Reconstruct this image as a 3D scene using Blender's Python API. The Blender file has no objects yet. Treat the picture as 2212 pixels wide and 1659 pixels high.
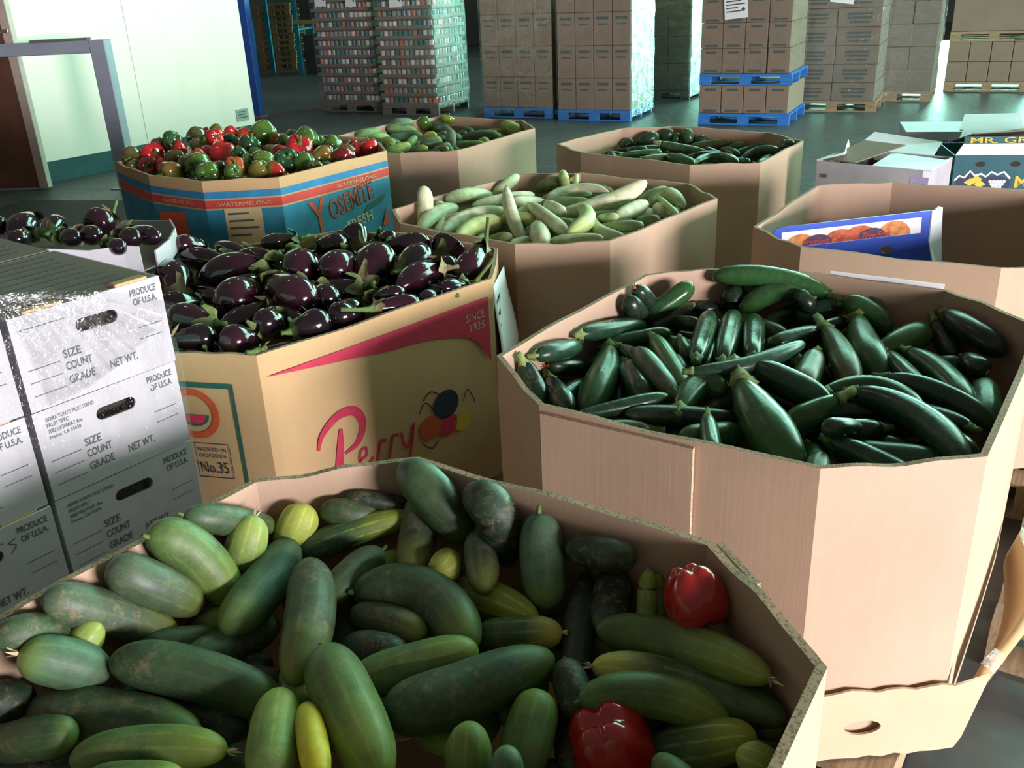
import bpy, bmesh, math, random
import numpy as np
from mathutils import Vector, Matrix

random.seed(11)
S = bpy.context.scene
COL = S.collection
R_ = math.radians

# ------------------------------------------------------------------ camera, world, lights, exposure
F_PX, PITCH, ROLL, CAM_Z = 1998.03, 0.406817, -0.046805, 1.78
fwd = Vector((0, math.cos(PITCH), -math.sin(PITCH)))
rgt0, up0 = Vector((1, 0, 0)), Vector((0, math.sin(PITCH), math.cos(PITCH)))
rgt = rgt0 * math.cos(ROLL) + up0 * math.sin(ROLL)
upv = up0 * math.cos(ROLL) - rgt0 * math.sin(ROLL)
cd = bpy.data.cameras.new('camera')
cd.sensor_width = 36.0
cd.lens = F_PX / 2212 * 36
cd.clip_start = 0.05
cam = bpy.data.objects.new('camera', cd)
COL.objects.link(cam)
cam.matrix_world = Matrix(((rgt.x, upv.x, -fwd.x, 0), (rgt.y, upv.y, -fwd.y, 0), (rgt.z, upv.z, -fwd.z, CAM_Z), (0, 0, 0, 1)))
S.camera = cam

w = bpy.data.worlds.new('World')
S.world = w
w.use_nodes = True
w.node_tree.nodes['Background'].inputs['Color'].default_value = (0.88, 0.84, 0.74, 1)
w.node_tree.nodes['Background'].inputs['Strength'].default_value = 0.17

def area_light(name, loc, target, sx, sy, power, color):
    l = bpy.data.lights.new(name, 'AREA')
    l.shape = 'RECTANGLE'; l.size = sx; l.size_y = sy; l.energy = power; l.color = color
    o = bpy.data.objects.new(name, l); COL.objects.link(o)
    o.location = loc
    o.rotation_euler = (Vector(target) - Vector(loc)).to_track_quat('-Z', 'Y').to_euler()
    return o
# daylight through the loading door behind and to the right of the photographer
area_light('door_daylight', (7.0, -4.6, 1.5), (0.8, 3.0, 0.9), 3.6, 2.1, 2350, (1.0, 0.94, 1.0))
# green-tinted daylight through the far loading doors on the right
area_light('far_door_daylight', (11.0, 9.0, 3.2), (1.5, 5.0, 0.8), 8.0, 6.0, 1300, (0.58, 1.0, 0.82))
# open loading door in the far corner, glimpsed between the pallet loads
area_light('corner_door_daylight', (12.5, 24.5, 2.7), (0.5, 4.0, 0.9), 9.0, 5.2, 5200, (0.40, 1.0, 0.78))
# roof light panels
area_light('roof_light_panel', (5.5, 11.0, 6.8), (0.8, 4.0, 0.8), 9.0, 2.6, 650, (0.42, 1.0, 0.78))
S.view_settings.view_transform = 'Standard'
S.view_settings.look = 'None'
S.view_settings.exposure = 0.0
S.view_settings.gamma = 1.0
S.view_settings.use_curve_mapping = False

# ------------------------------------------------------------------ helpers
def tag(o, label=None, cat=None, group=None, kind=None):
    if label: o['label'] = label
    if cat: o['category'] = cat
    if group: o['group'] = group
    if kind: o['kind'] = kind
    return o

def empty(name, loc=(0, 0, 0), rz=0.0, parent=None):
    o = bpy.data.objects.new(name, None); COL.objects.link(o)
    o.empty_display_size = 0.05
    o.location = loc; o.rotation_euler = (0, 0, rz); o.parent = parent
    return o

def link(name, me, parent=None, loc=(0, 0, 0), rot=(0, 0, 0)):
    o = bpy.data.objects.new(name, me); COL.objects.link(o)
    o.parent = parent; o.location = loc; o.rotation_euler = rot
    return o

def mesh(name, verts, faces, mats, fmat=None, smooth=False, uv=None):
    me = bpy.data.meshes.new(name)
    me.from_pydata([tuple(v) for v in verts], [], faces)
    for m in (mats if isinstance(mats, (list, tuple)) else [mats]): me.materials.append(m)
    if fmat: me.polygons.foreach_set('material_index', fmat)
    if smooth: me.polygons.foreach_set('use_smooth', [True] * len(me.polygons))
    if uv is not None:
        l = me.uv_layers.new(name='UVMap')
        idx = np.empty(len(me.loops), dtype=np.int32); me.loops.foreach_get('vertex_index', idx)
        u_ = np.asarray(uv, dtype=np.float32)
        l.data.foreach_set('uv', (u_ if len(u_) == len(idx) and len(u_) != len(verts) else u_[idx]).ravel())
    me.update()
    return me

_bc = {}
def box_mesh(x0, x1, y0, y1, z0, z1, mat, bev=0.0):
    key = tuple(round(v, 5) for v in (x0, x1, y0, y1, z0, z1, bev)) + (mat.name,)
    if key in _bc: return _bc[key]
    bm = bmesh.new()
    vs = [bm.verts.new((x, y, z)) for x in (x0, x1) for y in (y0, y1) for z in (z0, z1)]
    for f in ((0, 1, 3, 2), (4, 6, 7, 5), (0, 4, 5, 1), (2, 3, 7, 6), (0, 2, 6, 4), (1, 5, 7, 3)): bm.faces.new([vs[i] for i in f])
    if bev > 0: bmesh.ops.bevel(bm, geom=bm.edges[:], offset=bev, segments=1, affect='EDGES')
    bmesh.ops.recalc_face_normals(bm, faces=bm.faces[:])
    me = bpy.data.meshes.new('box'); bm.to_mesh(me); bm.free()
    me.materials.append(mat)
    _bc[key] = me
    return me
def box(name, b, mat, parent=None, loc=(0, 0, 0), rot=(0, 0, 0), bev=0.0):
    return link(name, box_mesh(*b, mat, bev), parent, loc, rot)

def plate(name, outer, holes, thick, mat, parent=None, mw=None):
    """flat plate (local XY outline, with holes), extruded along local z by thick"""
    cu = bpy.data.curves.new('tmp', 'CURVE'); cu.dimensions = '2D'; cu.fill_mode = 'BOTH'; cu.extrude = thick / 2
    for poly in [outer] + list(holes):
        sp = cu.splines.new('POLY'); sp.points.add(len(poly) - 1); sp.use_cyclic_u = True
        for p, q in zip(sp.points, poly): p.co = (q[0], q[1], 0, 1)
    tmp = bpy.data.objects.new('tmp', cu)
    me = bpy.data.meshes.new_from_object(tmp)
    bpy.data.objects.remove(tmp); bpy.data.curves.remove(cu)
    me.materials.clear(); me.materials.append(mat)
    o = link(name, me, parent)
    if mw is not None: o.matrix_basis = mw
    return o

def text(body, mat, parent, mw, width=None, height=None, shear=0.0, name='lettering', bold=0.0):
    """flat printed lettering lying in local XY, lower left at the origin"""
    cu = bpy.data.curves.new('tmp', 'FONT'); cu.body = body; cu.size = 1.0; cu.shear = shear; cu.offset = bold
    cu.resolution_u = 3
    tmp = bpy.data.objects.new('tmp', cu)
    me = bpy.data.meshes.new_from_object(tmp)
    bpy.data.objects.remove(tmp); bpy.data.curves.remove(cu)
    n = len(me.vertices)
    co = np.empty(n * 3, dtype=np.float32); me.vertices.foreach_get('co', co); co = co.reshape(-1, 3)
    co -= co.min(0); ext = co.max(0)
    sx = width / ext[0] if width else height / ext[1]
    sy = height / ext[1] if height else sx
    co[:, 0] *= sx; co[:, 1] *= sy
    me.vertices.foreach_set('co', co.ravel()); me.materials.clear(); me.materials.append(mat); me.update()
    o = link(name, me, parent); o.matrix_basis = mw
    return o

def flat(name, pts, mat, parent, mw, tris=None):
    me = mesh(name, [(p[0], p[1], 0) for p in pts], tris or [list(range(len(pts)))], mat)
    o = link(name, me, parent); o.matrix_basis = mw
    return o

def ribbon(name, pts, wd, mat, parent, mw):
    """flat printed stroke along pts with widths wd"""
    n = len(pts); V = []; P = [Vector(p) for p in pts]
    for i in range(n):
        t = (P[min(i + 1, n - 1)] - P[max(i - 1, 0)]).normalized(); q = Vector((-t.y, t.x))
        ww = wd[i] if isinstance(wd, (list, tuple)) else wd
        V += [(*(P[i] + q * ww / 2), 0), (*(P[i] - q * ww / 2), 0)]
    me = mesh(name, V, [(2 * i, 2 * i + 1, 2 * i + 3, 2 * i + 2) for i in range(n - 1)], mat)
    o = link(name, me, parent); o.matrix_basis = mw
    return o

def smooth_pts(pts, k=6):
    out = []; n = len(pts)
    for i in range(n - 1):
        p0, p1, p2, p3 = (Vector(pts[max(0, min(n - 1, j))]) for j in (i - 1, i, i + 1, i + 2))
        for s in range(k):
            t = s / k
            out.append(0.5 * ((2 * p1) + (p2 - p0) * t + (2 * p0 - 5 * p1 + 4 * p2 - p3) * t * t + (3 * p1 - p0 - 3 * p2 + p3) * t ** 3))
    out.append(Vector(pts[-1]))
    return out

def frame_on(a, b, u, z, off=0.0008, rise=0.0):
    """matrix for print on a vertical wall that runs from plan point a to b (left to right as seen): X along, Y up, Z outward"""
    a, b = Vector((a[0], a[1], 0)), Vector((b[0], b[1], 0))
    ex = (b - a).normalized(); n = Vector((ex.y, -ex.x, 0)); ez = Vector((0, 0, 1))
    if rise: ex, ez = (ex * math.cos(rise) + ez * math.sin(rise)), (ez * math.cos(rise) - ex * math.sin(rise))
    o = a + (b - a).normalized() * u + Vector((0, 0, z)) + n * off
    return Matrix(((ex.x, ez.x, n.x, o.x), (ex.y, ez.y, n.y, o.y), (ex.z, ez.z, n.z, o.z), (0, 0, 0, 1)))

# ------------------------------------------------------------------ materials
class N:
    def __init__(self, name):
        self.m = bpy.data.materials.new(name); self.m.use_nodes = True
        self.t = self.m.node_tree; self.b = self.t.nodes['Principled BSDF']
    def new(self, kind, **kw):
        n = self.t.nodes.new(kind)
        for k, v in kw.items():
            if k in n.inputs.keys(): n.inputs[k].default_value = v
            else: setattr(n, k, v)
        return n
    def l(self, a, b): self.t.links.new(a, b)
    def mix(self, fac, a, b):
        n = self.new('ShaderNodeMix', data_type='RGBA')
        for s, v in ((0, fac), (6, a), (7, b)):
            if hasattr(v, 'links'): self.l(v, n.inputs[s])
            else: n.inputs[s].default_value = v if s == 0 else (*v, 1) if len(v) == 3 else v
        return n.outputs[2]
    def ramp(self, src, *stops):
        n = self.new('ShaderNodeValToRGB'); e = n.color_ramp.elements
        while len(e) < len(stops): e.new(0.5)
        for el, (p, c) in zip(e, stops):
            el.position = p; el.color = (c, c, c, 1) if isinstance(c, (int, float)) else (*c, 1)
        self.l(src, n.inputs[0]); return n.outputs[0]
    def coord(self, which='Object', scale=(1, 1, 1)):
        tc = self.new('ShaderNodeTexCoord'); mp = self.new('ShaderNodeMapping'); mp.inputs['Scale'].default_value = scale
        self.l(tc.outputs[which], mp.inputs[0]); return mp.outputs[0]
    def noise(self, vec, scale, detail=3.0, rough=0.6):
        n = self.new('ShaderNodeTexNoise'); n.inputs['Scale'].default_value = scale; n.inputs['Detail'].default_value = detail; n.inputs['Roughness'].default_value = rough
        self.l(vec, n.inputs['Vector']); return n.outputs['Fac']
    def math(self, op, a, b=None):
        n = self.new('ShaderNodeMath', operation=op)
        for i, v in enumerate((a, b)):
            if v is None: continue
            if hasattr(v, 'links'): self.l(v, n.inputs[i])
            else: n.inputs[i].default_value = v
        return n.outputs[0]
    def bump(self, src, strength, dist=0.001):
        n = self.new('ShaderNodeBump'); n.inputs['Strength'].default_value = strength; n.inputs['Distance'].default_value = dist
        self.l(src, n.inputs['Height']); self.l(n.outputs[0], self.b.inputs['Normal'])
    def set(self, base=None, rough=None, **kw):
        for k, v in (('Base Color', base), ('Roughness', rough), *((k.replace('_', ' '), v) for k, v in kw.items())):
            if v is None: continue
            if hasattr(v, 'links'): self.l(v, self.b.inputs[k])
            else: self.b.inputs[k].default_value = (*v, 1) if isinstance(v, tuple) and len(v) == 3 else v
        return self.m

def plain(name, c, rough=0.6, var=0.12, scale=8.0, metallic=0.0):
    n = N(name); v = n.noise(n.coord(), scale, 4)
    c2 = tuple(x * (1 - var) for x in c); c3 = tuple(min(1, x * (1 + var)) for x in c)
    n.set(n.mix(n.ramp(v, (0.3, 0.0), (0.7, 1.0)), c2, c3), rough, Metallic=metallic)
    n.b.inputs['Specular IOR Level'].default_value = 0.3
    return n.m

def kraft(name, c, line=1.0, rough=0.75):
    n = N(name); co = n.coord()
    big = n.noise(co, 3.0, 4); fine = n.noise(co, 260.0, 2)
    st = n.noise(n.coord('Object', (90, 90, 1.2)), 1.0, 3)
    a = n.mix(n.ramp(big, (0.3, 0.0), (0.7, 1.0)), tuple(x * 0.90 for x in c), tuple(x * 1.06 for x in c))
    b = n.mix(n.math('MULTIPLY', n.ramp(fine, (0.35, 1.0), (0.6, 0.0)), 0.16), a, tuple(x * 0.72 for x in c))
    cc = n.mix(n.math('MULTIPLY', n.ramp(st, (0.4, 0.0), (0.75, 1.0)), 0.10 * line), b, tuple(min(1, x * 1.2) for x in c))
    n.set(cc, rough); n.b.inputs['Specular IOR Level'].default_value = 0.25
    n.bump(st, 0.12 * line, 0.002)
    return n.m

def film(name, amount=0.2, tint=(1, 1, 1), scale=(6, 40, 6), rough=0.12):
    """thin stretch film: clear with glossy streaks and wrinkles"""
    n = N(name); t = n.t
    co = n.coord('Object', scale); v = n.noise(co, 1.0, 5, 0.7); v2 = n.noise(n.coord(), 9.0, 4)
    bp = n.new('ShaderNodeBump'); bp.inputs['Strength'].default_value = 1.0; bp.inputs['Distance'].default_value = 0.02
    n.l(v, bp.inputs['Height'])
    tr = n.new('ShaderNodeBsdfTransparent'); gl = n.new('ShaderNodeBsdfGlossy'); df = n.new('ShaderNodeBsdfTranslucent')
    gl.inputs['Roughness'].default_value = rough; gl.inputs['Color'].default_value = (*tint, 1)
    df.inputs['Color'].default_value = (0.85, 0.9, 0.88, 1)
    n.l(bp.outputs[0], gl.inputs['Normal'])
    m0 = n.new('ShaderNodeMixShader'); m0.inputs[0].default_value = 0.22
    n.l(gl.outputs[0], m0.inputs[1]); n.l(df.outputs[0], m0.inputs[2])
    m1 = n.new('ShaderNodeMixShader')
    fac = n.math('MULTIPLY', n.math('ADD', n.ramp(v, (0.42, 0.25), (0.72, 1.0)), n.math('MULTIPLY', n.ramp(v2, (0.5, 0.0), (0.8, 1.0)), 0.5)), amount)
    n.l(fac, m1.inputs[0]); n.l(tr.outputs[0], m1.inputs[1]); n.l(m0.outputs[0], m1.inputs[2])
    out = t.nodes['Material Output']; n.l(m1.outputs[0], out.inputs['Surface'])
    t.nodes.remove(n.b)
    return n.m

M = {}
M['kraft'] = kraft('kraft_board', (0.47, 0.325, 0.225))
M['kraft_pale'] = kraft('kraft_board_pale', (0.56, 0.42, 0.27))
M['kraft_yellow'] = kraft('kraft_board_yellow', (0.50, 0.335, 0.165))
M['carton_brown'] = kraft('carton_brown', (0.25, 0.19, 0.14), 0.3)
M['carton_dull'] = kraft('carton_dull', (0.21, 0.17, 0.135), 0.3)
n = N('corrugated_edge'); co = n.coord()
vv = n.new('ShaderNodeTexVoronoi'); vv.inputs['Scale'].default_value = 170.0; n.l(co, vv.inputs['Vector'])
M['edge'] = n.set(n.mix(n.ramp(vv.outputs['Distance'], (0.25, 0.0), (0.55, 1.0)), (0.20, 0.135, 0.08), (0.42, 0.29, 0.18)), 0.9)
n = N('white_carton'); co = n.coord()
M['white_carton'] = n.set(n.mix(n.ramp(n.noise(co, 7, 4), (0.3, 0.0), (0.7, 1.0)), (0.36, 0.35, 0.37), (0.45, 0.435, 0.455)), 0.6)
M['white_paper'] = plain('white_paper', (0.78, 0.78, 0.80), 0.6, 0.04)
M['ink_grey'] = plain('print_ink_grey', (0.075, 0.095, 0.09), 0.6, 0.2, 60)
M['ink_black'] = plain('print_ink_black', (0.03, 0.03, 0.03), 0.6, 0.1)
M['ink_green'] = plain('print_ink_green', (0.02, 0.11, 0.085), 0.6, 0.15, 30)
M['ink_red'] = plain('print_ink_red', (0.50, 0.035, 0.075), 0.6, 0.12, 30)
M['ink_orange'] = plain('print_ink_orange', (0.50, 0.085, 0.03), 0.6, 0.15, 40)
M['ink_blue'] = plain('print_ink_blue', (0.03, 0.20, 0.38), 0.55, 0.15, 14)
M['ink_teal'] = plain('print_ink_teal', (0.025, 0.19, 0.28), 0.55, 0.22, 9)
M['teal_carton'] = plain('dark_teal_carton', (0.010, 0.075, 0.090), 0.5, 0.15, 9)
M['ink_redband'] = plain('print_ink_red_band', (0.50, 0.06, 0.05), 0.55, 0.1, 14)
M['ink_cream'] = plain('print_ink_cream', (0.55, 0.42, 0.22), 0.6, 0.08)
M['ink_yellow'] = plain('print_ink_yellow', (0.55, 0.40, 0.05), 0.6, 0.1)
M['ink_navy'] = plain('print_ink_navy', (0.02, 0.03, 0.06), 0.6, 0.1)
M['ink_purple'] = plain('print_ink_purple', (0.12, 0.05, 0.30), 0.6, 0.1)
M['ink_lilac'] = plain('print_ink_lilac', (0.42, 0.34, 0.55), 0.6, 0.1)
M['blue_print'] = plain('blue_carton_print', (0.02, 0.07, 0.46), 0.45, 0.08)
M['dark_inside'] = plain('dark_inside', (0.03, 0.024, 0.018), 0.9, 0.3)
n = N('pallet_wood'); co = n.coord('Object', (1, 14, 14))
M['wood'] = n.set(n.mix(n.ramp(n.noise(co, 6, 5), (0.3, 0.0), (0.7, 1.0)), (0.20, 0.135, 0.075), (0.42, 0.31, 0.18)), 0.8)
n = N('grey_pallet_wood'); co = n.coord('Object', (1, 14, 14))
M['greywood'] = n.set(n.mix(n.ramp(n.noise(co, 6, 5), (0.3, 0.0), (0.7, 1.0)), (0.11, 0.095, 0.085), (0.22, 0.19, 0.17)), 0.8)
n = N('blue_pallet_paint'); co = n.coord('Object', (1, 8, 8))
M['bluewood'] = n.set(n.mix(n.ramp(n.noise(co, 6, 5), (0.4, 0.0), (0.8, 1.0)), (0.015, 0.17, 0.60), (0.06, 0.24, 0.52)), 0.6)
M['film'] = film('stretch_film', 0.26)
M['film_bright'] = film('stretch_film_glare', 0.42, scale=(2, 7, 9), rough=0.28)  # brighter copy of the film; the side glare is put into its shine
M['film_near'] = film('stretch_film_near', 0.13, scale=(30, 5, 5), rough=0.18)
M['tape'] = film('clear_tape', 0.45, scale=(20, 20, 20), rough=0.1)

# ------------------------------------------------------------------ measured places of bins and produce
CUC=[
((-0.617,1.482,0.910),(-0.551,1.517,0.872),(-0.495,1.629,0.784),0.0293,'d','','dark green cucumber against the carton-side wall, behind the upright pale one'),
((-0.555,1.528,0.746),(-0.517,1.495,0.829),(-0.512,1.555,0.852),0.0387,'l','f','pale green cucumber standing up with a dry blossom tip by the back corner crease'),
((-0.486,1.627,0.729),(-0.444,1.589,0.805),(-0.427,1.636,0.826),0.0395,'y','','yellow-tipped lime cucumber leaning up beside the long striped one'),
((-0.403,1.645,0.810),(-0.339,1.618,0.816),(-0.288,1.669,0.776),0.0299,'d','','dark cucumber with rounded end just behind the long lime-streaked one'),
((-0.353,1.659,0.829),(-0.284,1.646,0.824),(-0.221,1.685,0.788),0.0188,'k','','nearly black cucumber lowest against the back cut corner of the front bin'),
((-0.447,1.575,0.748),(-0.354,1.614,0.778),(-0.218,1.648,0.785),0.0310,'s','','long slim cucumber with a bright lime streak slanting towards the back corner'),
((-0.198,1.632,0.842),(-0.205,1.660,0.732),(-0.211,1.470,0.761),0.0383,'g','','grey-green scuffed cucumber standing upright below the tall back corner one'),
((-0.233,1.673,0.885),(-0.159,1.585,0.878),(-0.106,1.606,0.744),0.0451,'d','','tall dark cucumber poking highest at the back corner of the front bin'),
((-0.658,1.411,0.911),(-0.597,1.480,0.865),(-0.536,1.438,0.725),0.0450,'m','','fat green cucumber with yellow stripes at its lower end near white cartons'),
((-0.456,1.582,0.776),(-0.477,1.466,0.755),(-0.522,1.322,0.767),0.0448,'t','','blue-green cucumber crossing over the yellow-striped fat one'),
((-0.704,1.337,0.901),(-0.647,1.351,0.857),(-0.596,1.420,0.747),0.0418,'g','f','olive-grey cucumber with a yellow end and hair-like dried blossom'),
((-0.769,1.245,0.908),(-0.723,1.307,0.840),(-0.622,1.363,0.731),0.0384,'g','f','dark brown-scuffed cucumber below the olive-grey yellow-ended one along the wall'),
((-0.404,1.484,0.791),(-0.358,1.362,0.780),(-0.380,1.195,0.753),0.0443,'g','','large blue-green cucumber with brown scars standing in the pile centre'),
((-0.269,1.536,0.778),(-0.320,1.479,0.762),(-0.370,1.440,0.740),0.0349,'t','','teal cucumber half hidden between the scarred centre one and slim striped one'),
((-0.243,1.596,0.725),(-0.275,1.525,0.734),(-0.310,1.496,0.717),0.0289,'l','','lime cucumber mostly hidden below the grey-green upright one'),
((-0.313,1.432,0.758),(-0.150,1.477,0.754),(-0.092,1.255,0.757),0.0505,'d','','big dark arched cucumber curving over the middle of the front bin'),
((-0.243,1.578,0.682),(-0.108,1.494,0.714),(0.024,1.340,0.747),0.0375,'s','','dark cucumber with lime patch running behind the big arched one'),
((-0.144,1.580,0.722),(-0.142,1.458,0.784),(-0.151,1.463,0.763),0.0315,'y','','small yellow-green cucumber seen end-on beside the grey-green upright one'),
((-0.081,1.555,0.802),(-0.075,1.513,0.759),(-0.067,1.398,0.774),0.0327,'g','','short grey-green cucumber pointing down right of the yellow-green end'),
((-0.094,1.600,0.855),(-0.028,1.489,0.914),(-0.028,1.553,0.721),0.0433,'k','','blackish rough cucumber leaning on the back wall behind the short grey-green one'),
((-0.687,1.223,0.766),(-0.734,1.193,0.821),(-0.786,1.169,0.859),0.0400,'t','f','stubby teal cucumber with curled stem, its end tucked behind the long dark one'),
((-0.759,1.260,0.768),(-0.717,1.234,0.826),(-0.714,1.274,0.833),0.0283,'l','f','small bright green cucumber tip with white dried blossom behind the stubby teal one'),
((-0.832,1.181,0.870),(-0.773,1.208,0.894),(-0.758,1.288,0.788),0.0294,'d','','dull dark cucumber by the side wall behind the small bright tip'),
((-0.675,1.215,0.798),(-0.550,1.216,0.786),(-0.391,1.186,0.709),0.0438,'d','','longest dark bluish cucumber with scars and torn stem end, lower left pile'),
((-0.581,1.251,0.750),(-0.526,1.340,0.722),(-0.465,1.437,0.689),0.0349,'d','f','slim dark cucumber ending in white dried blossom above the longest bluish one'),
((-0.666,1.292,0.765),(-0.605,1.324,0.747),(-0.541,1.371,0.719),0.0258,'d','','dark cucumber lying flat behind the slim white-blossomed one'),
((-0.369,0.984,0.761),(-0.381,1.063,0.767),(-0.390,1.163,0.761),0.0392,'l','f','pale yellow-green striped cucumber standing at the bottom beside the yellow one'),
((-0.332,1.228,0.793),(-0.282,1.133,0.774),(-0.211,0.988,0.746),0.0480,'m','','thick green cucumber with olive top in front of the scarred centre one'),
((-0.291,0.963,0.778),(-0.312,1.028,0.782),(-0.340,1.118,0.778),0.0231,'Y','','bright yellow overripe cucumber squeezed between two thick green ones'),
((-0.295,1.197,0.741),(-0.181,1.232,0.752),(-0.076,1.243,0.766),0.0384,'m','','mid green smooth cucumber below the big arched one'),
((-0.226,1.123,0.744),(-0.129,1.146,0.747),(0.048,1.239,0.747),0.0487,'d','','largest shiny dark cucumber with pale leaf scrap, slanting through the near pile'),
((-0.839,1.106,0.732),(-0.746,1.092,0.763),(-0.684,1.094,0.764),0.0335,'d','','dark cucumber with yellow-tipped nose at the left picture edge, nearest'),
((-0.854,1.148,0.781),(-0.812,1.140,0.793),(-0.818,1.203,0.743),0.0327,'k','','blackish cucumber nose at the left picture edge below the stubby teal one'),
((-0.796,1.162,0.751),(-0.668,1.160,0.742),(-0.508,1.109,0.732),0.0464,'d','','wide dark cucumber lying under the longest bluish one with leaf scrap'),
((-0.676,1.041,0.760),(-0.572,1.072,0.765),(-0.446,1.049,0.760),0.0344,'m','f','dull striped cucumber with ragged blossom end left of the pale striped one'),
((-0.641,1.004,0.761),(-0.559,0.988,0.777),(-0.490,0.992,0.773),0.0242,'m','','green cucumber back showing at the bottom edge under the dull striped one'),
((-0.101,1.094,0.617),(-0.086,0.986,0.788),(-0.087,1.064,0.764),0.0350,'m','','round-topped green cucumber standing upright at the bottom near the red pepper'),
((-0.552,1.280,0.699),(-0.474,1.259,0.705),(-0.406,1.262,0.691),0.0315,'k','','dark cucumber deep below the slim white-blossomed one'),
((-0.637,1.455,0.674),(-0.559,1.368,0.748),(-0.537,1.409,0.725),0.0292,'m','','green cucumber sliver deep under the blue-green crossing one'),
((-0.403,1.285,0.711),(-0.377,1.215,0.730),(-0.370,1.205,0.700),0.0307,'l','f','light green cucumber end under the thick olive-topped one'),
((-0.317,1.325,0.712),(-0.250,1.270,0.741),(-0.197,1.270,0.726),0.0400,'k','','dark rough cucumber in the shadow under the big arched one'),
((0.039,1.500,0.868),(0.044,1.474,0.774),(0.042,1.377,0.744),0.0430,'t','','plump cucumber with lime lower end standing below the back wall, teal sheen'),
((0.090,1.478,0.804),(0.147,1.389,0.846),(0.208,1.393,0.827),0.0329,'k','','blackish cucumber with a pale tip lying across, near the upper red pepper'),
((0.173,1.409,0.797),(0.165,1.419,0.719),(0.142,1.291,0.751),0.0370,'k','','dark scuffed cucumber hanging down under the pale-tipped blackish one'),
((0.122,1.458,0.754),(0.098,1.331,0.723),(0.078,1.212,0.716),0.0284,'k','','very dark cucumber deep in the gap at mid pile'),
((0.209,1.285,0.758),(0.229,1.397,0.734),(0.226,1.371,0.817),0.0187,'l','f','thin light green cucumber standing beside the upper red pepper'),
((0.236,1.302,0.742),(0.251,1.397,0.728),(0.245,1.380,0.801),0.0144,'m','','thin mid green cucumber squeezed against the upper red pepper'),
((0.124,1.276,0.769),(0.268,1.303,0.729),(0.360,1.079,0.821),0.0376,'m','f','long green cucumber below the upper red pepper with curly stem'),
((0.380,1.054,0.764),(0.270,1.221,0.701),(0.109,1.199,0.757),0.0388,'n','f','long cucumber with pale yellow blunt end, under the curly-stemmed one'),
((0.080,1.115,0.760),(0.202,1.171,0.752),(0.307,1.082,0.732),0.0354,'m','','green cucumber with fine scratches behind the lower red pepper'),
((0.187,1.110,0.656),(0.265,1.072,0.706),(0.330,1.031,0.758),0.0366,'s','','dark cucumber with lime end along the right of the lower red pepper'),
((0.380,1.056,0.660),(0.319,0.969,0.772),(0.303,1.002,0.756),0.0272,'l','','lime knobbly cucumber in the near corner by the bin wall'),
((-0.023,1.030,0.689),(0.003,1.102,0.717),(0.022,1.162,0.743),0.0405,'m','','scarred green cucumber standing beside the lower red pepper'),
((-0.036,1.036,0.673),(-0.030,0.924,0.825),(-0.031,0.993,0.787),0.0233,'t','','small grey-teal cucumber nose at the bottom edge next to the red pepper'),
((-0.093,1.336,0.717),(-0.011,1.316,0.734),(0.067,1.299,0.748),0.0332,'n','f','cucumber with a yellow nose and dry blossom above the largest shiny one'),
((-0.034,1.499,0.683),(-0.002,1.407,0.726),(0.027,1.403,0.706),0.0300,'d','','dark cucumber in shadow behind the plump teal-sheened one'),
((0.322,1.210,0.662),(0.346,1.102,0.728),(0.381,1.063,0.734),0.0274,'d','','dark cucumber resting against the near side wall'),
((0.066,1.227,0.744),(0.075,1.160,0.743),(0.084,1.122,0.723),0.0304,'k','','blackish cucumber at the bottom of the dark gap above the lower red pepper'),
]
PEPA=[
((0.296,1.260,0.788),(0.260,1.156,0.919),(0.278,1.291,0.873),0.0536,'red','','large glossy red bell pepper lying on its side beside the thin cucumbers'),
((0.152,1.108,0.619),(0.117,0.999,0.782),(0.105,1.076,0.754),0.0714,'red','','glossy red bell pepper at the bottom edge with deep lobes facing out'),
]
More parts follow.
